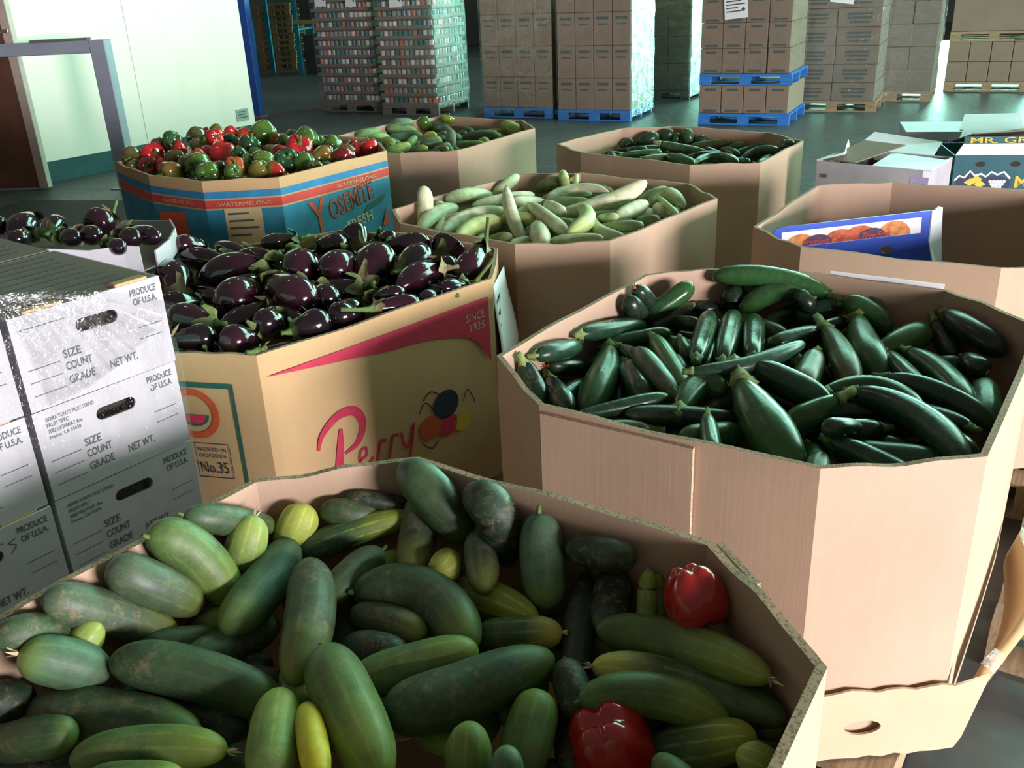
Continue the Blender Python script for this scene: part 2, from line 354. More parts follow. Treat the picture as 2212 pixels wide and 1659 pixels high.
ZUC=[
((1.031,2.786,0.828),(0.880,2.873,0.898),(0.673,2.929,0.870),0.0391,'m','','longest smooth zucchini lying along the back wall of the bin'),
((0.431,2.811,0.772),(0.516,2.840,0.818),(0.602,2.872,0.865),0.0378,'m','','shiny zucchini pointing up to the back corner, stem toward the pile'),
((0.501,2.909,0.760),(0.445,2.819,0.836),(0.401,2.776,0.891),0.0318,'k','f','dark zucchini with withered blossom standing by the back wall corner'),
((0.463,2.893,0.725),(0.396,2.723,0.834),(0.364,2.758,0.866),0.0370,'k','','dull dark zucchini leaning on the long side wall'),
((0.755,2.936,0.810),(0.740,2.873,0.810),(0.757,2.934,0.768),0.0508,'k','e','zucchini seen end-on with star stem scar below the longest one'),
((0.961,2.807,0.829),(0.854,2.868,0.872),(0.754,2.845,0.761),0.0400,'m','','curved zucchini bending down over its neighbours under the longest one'),
((1.045,2.776,0.806),(0.981,2.772,0.785),(0.928,2.806,0.749),0.0438,'d','','zucchini with knobbly pale stem under the curved one'),
((0.962,2.775,0.791),(0.930,2.752,0.828),(0.923,2.802,0.840),0.0326,'k','f','dark zucchini butt with brown blossom scar atop the curved one'),
((1.159,2.623,0.755),(1.125,2.667,0.809),(1.048,2.739,0.834),0.0422,'m','','shiny zucchini with dried blossom facing the back wall'),
((1.118,2.732,0.830),(1.127,2.696,0.827),(1.155,2.707,0.808),0.0255,'k','','dark zucchini tip by the back wall next to the shiny blossomed one'),
((0.199,2.535,0.834),(0.304,2.635,0.808),(0.435,2.789,0.763),0.0343,'d','','zucchini with pale cut stem along the long side wall, gleaming'),
((0.288,2.599,0.778),(0.391,2.639,0.776),(0.497,2.671,0.778),0.0268,'m','','slim zucchini with pale stem just below the gleaming one'),
((0.061,2.353,0.847),(0.124,2.372,0.850),(0.205,2.547,0.793),0.0308,'d','','stubby zucchini with ribbed pale stem near the side corner'),
((0.233,2.548,0.722),(0.164,2.455,0.767),(0.105,2.416,0.790),0.0286,'k','f','small dark zucchini with brown blossom under the stubby one'),
((0.292,2.575,0.778),(0.286,2.442,0.763),(0.184,2.199,0.737),0.0487,'m','','pear-shaped zucchini with stem up and white glare near the front wall'),
((0.322,2.567,0.779),(0.353,2.502,0.776),(0.381,2.433,0.776),0.0280,'d','e','zucchini stem end peeping between the slim one and the pear-shaped one'),
((0.429,2.585,0.797),(0.442,2.463,0.790),(0.457,2.219,0.777),0.0343,'l','','lighter green zucchini leaning beside the dull speckled one'),
((0.420,2.177,0.790),(0.391,2.293,0.803),(0.360,2.457,0.809),0.0342,'g','','dull speckled zucchini with ragged stem slanting to the front'),
((0.512,2.373,0.805),(0.568,2.552,0.798),(0.639,2.773,0.795),0.0375,'s','','shiny zucchini leftmost of the three parallel ones in the centre'),
((0.593,2.400,0.779),(0.648,2.568,0.784),(0.716,2.777,0.792),0.0402,'s','','shiny zucchini middle of the three parallel ones in the centre'),
((0.679,2.395,0.791),(0.719,2.547,0.790),(0.767,2.731,0.791),0.0366,'s','','shiny zucchini rightmost of the three parallel ones in the centre'),
((0.506,2.572,0.795),(0.507,2.510,0.786),(0.508,2.451,0.778),0.0249,'m','','small zucchini stem end beside the parallel trio'),
((0.467,2.241,0.826),(0.633,2.223,0.823),(0.831,2.433,0.816),0.0287,'d','','long curved zucchini sweeping below the parallel trio'),
((0.952,2.840,0.777),(0.898,2.845,0.747),(0.814,2.747,0.755),0.0334,'k','','dark zucchini with scratches under the curved bending one'),
((0.930,2.596,0.792),(0.834,2.533,0.795),(0.747,2.482,0.794),0.0307,'d','','zucchini with a bright rim of light right of the parallel trio'),
((0.939,2.591,0.803),(0.941,2.422,0.790),(0.892,2.207,0.767),0.0434,'o','','olive brown zucchini leaning beside the pear-shaped pointed one'),
((1.076,2.682,0.800),(1.007,2.483,0.776),(1.013,2.301,0.748),0.0526,'m','','fat zucchini with upright pale stem right of the olive brown one'),
((1.069,2.483,0.752),(1.157,2.530,0.765),(1.251,2.580,0.778),0.0478,'l','','bright smooth light green zucchini pointing to the far side'),
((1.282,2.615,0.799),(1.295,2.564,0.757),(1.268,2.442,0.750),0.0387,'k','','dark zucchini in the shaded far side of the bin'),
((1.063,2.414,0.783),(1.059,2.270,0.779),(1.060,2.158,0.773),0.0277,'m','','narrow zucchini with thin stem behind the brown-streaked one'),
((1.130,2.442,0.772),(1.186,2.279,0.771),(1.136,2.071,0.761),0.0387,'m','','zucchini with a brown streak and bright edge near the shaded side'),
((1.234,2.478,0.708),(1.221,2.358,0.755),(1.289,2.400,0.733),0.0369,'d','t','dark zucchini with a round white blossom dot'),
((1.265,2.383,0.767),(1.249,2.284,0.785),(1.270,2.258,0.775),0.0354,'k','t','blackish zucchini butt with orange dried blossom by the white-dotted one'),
((1.168,2.032,0.739),(1.207,2.126,0.747),(1.255,2.240,0.755),0.0387,'m','','green zucchini standing upright against the shaded side wall'),
((0.977,2.221,0.791),(1.101,2.087,0.807),(1.175,2.009,0.730),0.0362,'d','','long rough zucchini slanting down to the near right corner'),
((0.796,2.152,0.789),(0.986,2.268,0.784),(0.999,2.019,0.780),0.0338,'m','','zucchini with purple-tipped blossom end between two long rough ones'),
((0.864,2.151,0.786),(1.009,2.059,0.787),(0.974,1.756,0.789),0.0432,'d','','longest dark zucchini slanting down over the front, bright upper edge'),
((0.644,2.289,0.814),(0.715,2.216,0.808),(0.787,2.069,0.787),0.0400,'d','','speckled zucchini with bright teal upper edge in mid pile'),
((0.413,2.090,0.784),(0.519,2.343,0.787),(0.542,2.181,0.789),0.0429,'m','','short bent zucchini hump left of the big pointed one'),
((0.595,2.197,0.811),(0.591,2.045,0.788),(0.632,1.824,0.746),0.0620,'m','','biggest zucchini with pointed pale stem standing at the front wall'),
((0.491,2.165,0.737),(0.556,2.220,0.747),(0.619,2.255,0.767),0.0327,'o','','brownish zucchini behind the biggest pointed one'),
((0.141,2.074,0.792),(0.284,2.114,0.790),(0.403,2.169,0.792),0.0243,'d','','thin dark zucchini along the front wall near the pear-shaped one'),
((0.599,2.099,0.746),(0.441,2.099,0.766),(0.277,2.085,0.786),0.0294,'k','','dark dusty zucchini flat along the front wall'),
((0.811,2.070,0.811),(0.732,2.043,0.785),(0.652,2.010,0.763),0.0354,'m','','zucchini with pale ribbed stem leaning over the biggest one'),
((0.575,2.050,0.738),(0.481,2.014,0.749),(0.392,1.969,0.764),0.0385,'m','','zucchini low behind the front wall with green star stem'),
((0.471,2.024,0.798),(0.457,1.930,0.791),(0.443,1.838,0.792),0.0257,'m','','zucchini with upright finger-like stem behind the front wall'),
((0.791,2.007,0.711),(0.796,1.868,0.728),(0.976,1.828,0.750),0.0480,'d','u','wide dark zucchini low at the front corner with upright pale stem'),
((0.886,1.985,0.763),(0.810,1.960,0.773),(0.747,1.964,0.768),0.0328,'k','','dark zucchini with whitish crumpled stem under the longest dark one'),
((0.823,1.969,0.777),(0.739,1.876,0.826),(0.705,1.898,0.815),0.0269,'k','','dark zucchini with curled tendril and pale stem next to the crumpled-stem one'),
((0.030,2.306,0.853),(0.054,2.337,0.774),(0.075,2.224,0.759),0.0354,'k','','blackish zucchini low in the side corner'),
((0.103,2.376,0.770),(0.123,2.263,0.769),(0.141,2.163,0.770),0.0350,'k','','dark zucchini low behind the pear-shaped one'),
((0.615,2.922,0.775),(0.538,2.875,0.756),(0.461,2.804,0.748),0.0325,'g','','dull zucchini with hollow stem below the upward-pointing shiny one'),
((0.709,2.940,0.756),(0.659,2.901,0.767),(0.623,2.919,0.759),0.0284,'k','f','dark small zucchini with orange blossom behind the parallel trio'),
((0.863,2.418,0.788),(0.800,2.294,0.781),(0.748,2.195,0.773),0.0440,'o','','yellowish blotched zucchini in the shadow beside the olive brown one'),
((0.531,2.832,0.755),(0.553,2.710,0.791),(0.596,2.712,0.783),0.0251,'d','','small zucchini behind the parallel trio, pale stem outward'),
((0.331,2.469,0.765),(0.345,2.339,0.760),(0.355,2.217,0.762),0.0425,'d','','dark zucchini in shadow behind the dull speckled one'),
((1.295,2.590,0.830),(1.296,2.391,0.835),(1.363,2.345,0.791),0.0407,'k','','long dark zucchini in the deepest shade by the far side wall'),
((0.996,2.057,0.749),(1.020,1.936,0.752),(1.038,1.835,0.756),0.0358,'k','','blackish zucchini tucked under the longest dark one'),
((0.472,2.484,0.774),(0.478,2.417,0.770),(0.484,2.360,0.765),0.0242,'d','','small zucchini tip between the lighter green one and the parallel trio'),
]
EGG=[
((-1.134,3.470,0.899),(-1.181,3.420,0.929),(-1.220,3.360,0.960),0.0419,'p','','eggplant at the back edge nearest the small white carton'),
((-0.992,3.300,0.893),(-1.097,3.325,0.901),(-1.206,3.353,0.908),0.0445,'p','','long eggplant lying flat in front of the back edge one'),
((-0.918,3.297,0.916),(-1.003,3.364,0.921),(-1.095,3.441,0.925),0.0288,'k','','slender black eggplant by the back rim'),
((-1.112,3.045,0.849),(-1.158,3.132,0.872),(-1.214,3.243,0.894),0.0696,'p','','round eggplant with a white glint beside the white cartons'),
((-0.837,3.172,0.890),(-0.935,3.200,0.937),(-1.086,3.165,0.854),0.0634,'p','','large bent eggplant with long tapering neck'),
((-0.799,3.229,0.923),(-0.889,3.256,0.917),(-0.978,3.270,0.914),0.0418,'k','','dark eggplant with green calyx behind the large bent one'),
((-0.834,3.001,0.892),(-0.864,2.881,0.892),(-0.891,2.780,0.890),0.0723,'p','','plump eggplant with bright white spot in front of the large bent one'),
((-0.785,2.914,0.934),(-0.691,2.824,0.916),(-0.609,2.756,0.895),0.0662,'p','','big oval eggplant at the centre right of the plump spotted one'),
((-0.778,3.290,0.918),(-0.733,3.183,0.906),(-0.691,3.083,0.897),0.0668,'p','','round eggplant behind the big oval one'),
((-0.559,3.251,0.911),(-0.578,3.125,0.912),(-0.598,3.026,0.909),0.0641,'p','','reddish purple round eggplant left of the tall teardrop one'),
((-0.562,3.563,0.854),(-0.600,3.674,0.874),(-0.625,3.696,0.918),0.0544,'k','','eggplant standing highest at the back rim'),
((-0.716,3.366,0.920),(-0.652,3.378,0.921),(-0.588,3.393,0.920),0.0451,'k','','dark eggplant left of the highest standing one'),
((-0.500,3.017,0.853),(-0.466,3.104,0.895),(-0.431,3.213,0.938),0.0739,'p','c','tall teardrop eggplant with big dried calyx at its lower end'),
((-0.463,3.392,0.905),(-0.374,3.410,0.904),(-0.283,3.422,0.905),0.0419,'k','','black long eggplant lying along the back rim'),
((-0.373,3.059,0.901),(-0.333,3.165,0.902),(-0.286,3.269,0.906),0.0545,'k','','dark eggplant between the teardrop one and the lilac-glinting one'),
((-0.243,3.329,0.855),(-0.221,3.414,0.869),(-0.193,3.432,0.901),0.0729,'p','','round eggplant with lilac glint near the far corner'),
((-0.072,3.289,0.926),(-0.124,3.185,0.881),(-0.172,3.106,0.834),0.0516,'p','','eggplant with upright green stem at the far corner'),
((-0.198,3.055,0.906),(-0.276,3.063,0.906),(-0.352,2.887,0.892),0.0474,'p','c','bent reddish eggplant with dry brown calyx rim'),
((-0.421,2.690,0.891),(-0.354,2.770,0.871),(-0.275,2.797,0.868),0.0378,'p','','eggplant with long pale stem resting on the front rim'),
((-0.448,2.852,0.873),(-0.378,2.764,0.911),(-0.328,2.819,0.904),0.0260,'k','','dark eggplant behind the long-stemmed front one'),
((-0.868,2.618,0.894),(-0.951,2.663,0.895),(-1.041,2.714,0.894),0.0469,'p','','eggplant with green calyx low beside the white cartons'),
((-0.971,2.499,0.884),(-0.903,2.498,0.891),(-0.844,2.526,0.889),0.0417,'k','','dark eggplant at the front rim next to the white cartons'),
((-0.735,2.558,0.866),(-0.762,2.459,0.896),(-0.819,2.469,0.887),0.0456,'p','','eggplant with pale teal end sitting at the front rim'),
((-0.677,2.677,0.875),(-0.700,2.573,0.904),(-0.749,2.575,0.898),0.0444,'k','','black eggplant low in front of the big oval one'),
((-0.636,2.527,0.888),(-0.585,2.557,0.893),(-0.535,2.611,0.891),0.0453,'k','','dark eggplant with leafy calyx at the front rim'),
((-0.455,2.744,0.858),(-0.492,2.647,0.890),(-0.546,2.658,0.886),0.0442,'k','','black eggplant low under the dried calyx'),
((-0.848,2.449,0.855),(-0.883,2.431,0.864),(-0.924,2.432,0.865),0.0191,'k','','eggplant back just above the front rim near the cartons'),
((-0.814,3.623,0.892),(-0.883,3.579,0.896),(-0.960,3.569,0.892),0.0344,'o','','dull brownish eggplant with withered calyx at the back rim'),
((-0.495,3.555,0.901),(-0.449,3.460,0.920),(-0.416,3.451,0.917),0.0297,'k','','eggplant with green calyx at the back rim right of the highest one'),
((-0.625,2.939,0.895),(-0.588,2.854,0.890),(-0.558,2.795,0.880),0.0468,'k','','black eggplant in the gap beside the big oval one'),
((-0.201,2.866,0.862),(-0.242,2.878,0.859),(-0.274,2.805,0.882),0.0281,'k','','black eggplant under the bent reddish one at the front rim'),
((-0.119,2.949,0.867),(-0.168,2.950,0.866),(-0.210,2.863,0.893),0.0319,'k','','dark eggplant below the upright-stemmed one'),
((-0.700,2.380,0.885),(-0.654,2.454,0.861),(-0.590,2.482,0.855),0.0218,'k','','black eggplant low behind the front rim at mid length'),
]
ARM=[
((-0.387,4.183,0.780),(-0.332,4.179,0.874),(-0.366,4.210,0.962),0.0390,'w','','stubby pale cucumber standing up at the near side corner of its bin'),
((-0.376,4.012,0.807),(-0.331,4.200,0.850),(-0.217,4.333,0.830),0.0381,'w','','curved white-striped cucumber starting beside the stubby upright one'),
((-0.262,3.816,0.839),(-0.215,4.080,0.856),(0.013,4.101,0.857),0.0349,'w','','long ribbed pale cucumber crossing the near end of the pile'),
((-0.200,3.696,0.843),(-0.121,3.965,0.847),(-0.007,3.933,0.843),0.0424,'y','','yellow-green striped cucumber with blunt end at the front rim'),
((-0.271,4.326,0.864),(-0.196,4.345,0.903),(-0.053,4.587,0.826),0.0348,'g','','smooth pale green cucumber along the long side wall'),
((-0.148,4.292,0.843),(-0.004,4.382,0.843),(0.152,4.475,0.843),0.0348,'w','','whitish cucumber lying straight behind the upright slim one'),
((0.014,4.107,0.958),(0.019,3.939,0.892),(0.078,3.763,0.786),0.0314,'w','','slim pale cucumber standing steeply at the front, tallest there'),
((-0.049,4.592,0.825),(0.014,4.591,0.870),(0.080,4.744,0.888),0.0325,'g','t','pale cucumber with thin stem pointing up at the back wall'),
((0.174,4.745,0.802),(0.250,4.581,0.910),(0.335,4.696,0.825),0.0378,'o','','dull olive arched cucumber near the back'),
((0.318,4.629,0.832),(0.300,4.507,0.900),(0.304,4.715,0.905),0.0267,'y','','small upright green cucumber rising over the back rim'),
((0.358,4.606,0.834),(0.362,4.593,0.872),(0.379,4.735,0.880),0.0167,'y','t','thin green cucumber tip next to the small upright one'),
((0.208,4.440,0.833),(0.370,4.689,0.840),(0.511,4.478,0.834),0.0346,'w','','bright white cucumber lying below the back rim'),
((0.233,4.105,0.834),(0.472,4.106,0.837),(0.647,4.165,0.946),0.0421,'w','','longest white cucumber rising to a rounded end near the far side'),
((0.386,4.733,0.836),(0.463,4.554,0.843),(0.549,4.533,0.821),0.0261,'o','','brownish cucumber behind the bright white one'),
((0.108,4.013,0.903),(0.184,3.812,0.878),(0.252,3.668,0.850),0.0326,'w','','pale tapered cucumber slanting in the middle of the front'),
((0.184,4.083,0.884),(0.221,3.981,0.883),(0.254,3.881,0.884),0.0297,'w','','short ribbed piece under the tapered slanting cucumber'),
((0.330,4.013,0.882),(0.398,3.782,0.871),(0.252,3.623,0.863),0.0390,'y','','short fat cucumber with dark stripes curled at the front'),
((0.381,4.116,0.864),(0.327,3.690,0.818),(0.484,3.672,0.827),0.0315,'w','','hooked pale cucumber with stem up at the front rim'),
((0.135,3.871,0.845),(0.142,3.686,0.844),(0.148,3.528,0.845),0.0427,'w','','mottled blunt cucumber end facing out at the front rim'),
((0.176,3.580,0.846),(0.284,3.594,0.842),(0.389,3.578,0.846),0.0252,'g','','pale green cucumber lying low along the front rim'),
((0.400,3.862,0.820),(0.480,3.737,0.852),(0.575,3.764,0.846),0.0264,'g','','green ribbed cucumber low at the far front rim'),
((0.473,3.877,0.855),(0.553,3.991,0.855),(0.642,4.121,0.855),0.0364,'w','','ribbed bulging cucumber beside the longest white one'),
((0.641,4.359,0.822),(0.712,4.357,0.843),(0.789,4.393,0.857),0.0301,'g','','pale cucumber near the far corner with cut end'),
((0.676,4.287,0.802),(0.766,4.363,0.904),(0.820,4.147,0.819),0.0352,'g','','arched pale cucumber in the far corner'),
((0.697,4.193,0.822),(0.699,4.070,0.834),(0.712,4.024,0.830),0.0337,'w','','white round cucumber end near the far corner'),
((0.702,4.207,0.866),(0.718,4.004,0.864),(0.733,3.840,0.861),0.0153,'y','','thin yellow-green cucumber lying over the white round end'),
((0.568,4.045,0.789),(0.595,3.822,0.848),(0.658,3.872,0.840),0.0272,'o','','dull cucumber with leaf scrap at the far front rim'),
((-0.316,4.279,0.869),(-0.287,4.264,0.854),(-0.263,4.339,0.820),0.0244,'g','','small pale cucumber tip behind the white-striped one'),
((-0.075,3.858,0.785),(-0.021,3.641,0.847),(0.026,3.693,0.840),0.0276,'o','','shaded cucumber low at the front rim below the slim steep one'),
((0.410,4.026,0.819),(0.431,3.795,0.876),(0.478,3.839,0.866),0.0222,'g','','cucumber piece under the longest white one'),
((-0.017,4.044,0.835),(0.060,3.913,0.860),(0.132,3.889,0.861),0.0308,'y','','green dark-lined cucumber behind the slim steep one'),
((0.049,4.196,0.804),(0.084,3.906,0.889),(0.125,4.039,0.876),0.0278,'w','','pale cucumber in shadow at mid pile'),
((0.213,3.883,0.852),(0.254,3.783,0.860),(0.297,3.752,0.852),0.0265,'o','','shaded cucumber behind the short fat curled one'),
]
PIC=[
((-1.006,6.618,0.865),(-0.930,6.648,0.871),(-0.868,6.822,0.858),0.0394,'m','','pickling cucumber at the pepper-bin side of its pile'),
((-0.926,6.670,0.846),(-0.860,6.719,0.829),(-0.792,6.774,0.810),0.0412,'l','','pale pickling cucumber next to the pepper bin'),
((-0.813,6.886,0.869),(-0.722,7.014,0.832),(-0.613,7.011,0.812),0.0477,'m','','green pickling cucumber high on the near left slope'),
((-0.786,6.939,0.890),(-0.714,6.976,0.886),(-0.646,7.094,0.871),0.0427,'g','','grey-green pickling cucumber by the back rim'),
((-0.821,6.815,0.791),(-0.706,6.990,0.774),(-0.563,6.938,0.790),0.0573,'d','','big dark pickling cucumber in the middle of the near slope'),
((-0.538,7.176,0.809),(-0.460,7.209,0.820),(-0.378,7.200,0.837),0.0466,'d','','dark cucumber on the crest between the two green peppers'),
((-0.421,6.956,0.849),(-0.371,6.902,0.809),(-0.322,6.854,0.769),0.0424,'g','','short grey cucumber on the crest below the pepper'),
((-0.526,6.762,0.815),(-0.480,6.591,0.841),(-0.450,6.632,0.837),0.0353,'Y','','yellow cucumber end in the pile of pickling cucumbers'),
((-0.537,6.298,0.828),(-0.466,6.340,0.832),(-0.393,6.388,0.835),0.0435,'g','','grey-green cucumber below the yellow end'),
((-0.335,6.465,0.891),(-0.336,6.400,0.834),(-0.338,6.343,0.777),0.0379,'g','','dusty cucumber standing at the front slope'),
((-0.292,6.680,0.779),(-0.111,6.708,0.829),(0.007,6.684,0.787),0.0491,'d','','long dark cucumber towards the far corner'),
((-0.130,6.933,0.786),(-0.049,6.972,0.788),(0.033,6.923,0.803),0.0345,'l','','lime cucumber behind the long dark one'),
((0.020,6.925,0.856),(0.084,6.842,0.834),(0.145,6.769,0.812),0.0484,'l','','plump cucumber leaning on the far corner wall'),
((-0.295,6.208,0.817),(-0.194,6.209,0.819),(-0.093,6.210,0.821),0.0354,'m','','cucumber along the front rim under the long dark one'),
((-0.732,6.138,0.821),(-0.664,6.185,0.831),(-0.594,6.235,0.840),0.0352,'l','','bright lime cucumber at the front rim'),
((-0.592,6.184,0.811),(-0.523,6.038,0.838),(-0.474,6.094,0.834),0.0304,'s','','short lime cucumber beside the bright rim one'),
((-0.210,7.093,0.805),(-0.145,6.992,0.805),(-0.084,7.005,0.789),0.0331,'d','','dark cucumber at the back behind the long one'),
((-0.423,6.142,0.820),(-0.374,6.031,0.833),(-0.334,6.021,0.831),0.0302,'g','','small cucumber end at the front rim'),
((-0.870,6.541,0.813),(-0.794,6.515,0.817),(-0.721,6.518,0.816),0.0424,'m','','cucumber half hidden by the pepper bin rim'),
((-0.290,7.127,0.804),(-0.240,7.036,0.796),(-0.194,6.989,0.781),0.0416,'d','','dark cucumber right of the crest pepper'),
]
PEPE=[
((-0.381,7.183,0.894),(-0.386,7.091,0.883),(-0.399,7.163,0.851),0.0554,'lime','','glossy lime green pepper on top of the pickling cucumbers, farther one'),
((-0.541,7.171,0.872),(-0.561,7.055,0.869),(-0.596,7.125,0.842),0.0598,'green','','dark green pepper on top of the pickling cucumbers, nearer one'),
]
ZUF=[
((0.779,6.170,0.774),(0.821,6.170,0.792),(0.866,6.201,0.806),0.0363,'s','','pale gleaming zucchini tip at the near side of the back right bin'),
((0.900,6.191,0.785),(0.953,6.110,0.822),(1.028,6.171,0.837),0.0487,'d','','dark zucchini pointing up beside the pale gleaming tip'),
((1.047,6.200,0.818),(1.079,6.148,0.841),(1.127,6.187,0.850),0.0409,'d','','round-ended zucchini by the back wall of the far bin'),
((1.135,6.141,0.775),(1.138,6.120,0.816),(1.151,6.152,0.847),0.0329,'m','','small upright zucchini in the centre of the far bin'),
((1.222,6.096,0.778),(1.202,6.044,0.834),(1.205,6.114,0.870),0.0450,'m','','plump upright zucchini rising highest in the far bin'),
((1.258,6.073,0.800),(1.273,6.000,0.821),(1.309,6.029,0.825),0.0354,'d','','dark zucchini right of the plump upright one'),
((0.978,5.864,0.839),(1.129,5.838,0.794),(1.294,5.820,0.760),0.0375,'s','','long gleaming zucchini with cut stem across the far pile'),
((1.413,5.918,0.810),(1.312,5.995,0.780),(1.186,5.975,0.766),0.0475,'o','','wide zucchini with brownish stem behind the gleaming long one'),
((1.428,5.918,0.770),(1.465,5.826,0.796),(1.526,5.835,0.805),0.0360,'l','','light zucchini end right of the wide one'),
((1.429,5.753,0.765),(1.553,5.829,0.771),(1.623,5.713,0.811),0.0386,'m','','slim zucchini with bright upper edge near the far wall'),
((1.436,5.618,0.749),(1.593,5.808,0.786),(1.646,5.520,0.806),0.0454,'d','','dark zucchini with bright edge in front of the slim one'),
((1.667,5.568,0.791),(1.651,5.489,0.841),(1.675,5.541,0.868),0.0298,'s','','gleaming zucchini standing at the far corner'),
((1.659,5.587,0.796),(1.653,5.433,0.851),(1.698,5.452,0.875),0.0387,'d','','dark zucchini leaning up against the far corner rim'),
((0.649,5.930,0.772),(0.838,5.916,0.785),(1.024,5.896,0.799),0.0349,'d','','long dark zucchini along the near side wall'),
((0.714,5.650,0.808),(0.844,5.672,0.808),(0.976,5.692,0.808),0.0306,'m','','green zucchini in front of the long dark wall-side one'),
((0.799,5.448,0.808),(0.899,5.498,0.806),(1.001,5.544,0.804),0.0326,'o','','olive zucchini at the front rim of the far bin'),
((0.970,5.510,0.811),(1.032,5.398,0.807),(1.088,5.287,0.804),0.0404,'m','','zucchini sloping down to the front rim'),
((1.098,5.336,0.801),(1.280,5.639,0.801),(1.336,5.272,0.801),0.0409,'s','','arched gleaming zucchini at the front rim'),
((1.125,5.538,0.808),(1.218,5.533,0.805),(1.308,5.514,0.804),0.0327,'d','','dark zucchini between the gleaming ones'),
((1.388,5.431,0.777),(1.379,5.288,0.800),(1.404,5.279,0.797),0.0289,'s','','pale round zucchini tip at the front rim'),
((1.362,5.752,0.800),(1.384,5.650,0.799),(1.403,5.547,0.800),0.0305,'d','','small dark zucchini in the middle of the far slope'),
((0.787,5.919,0.787),(0.836,5.789,0.812),(0.909,5.842,0.806),0.0299,'d','','narrow dark zucchini under the pale gleaming tip'),
]
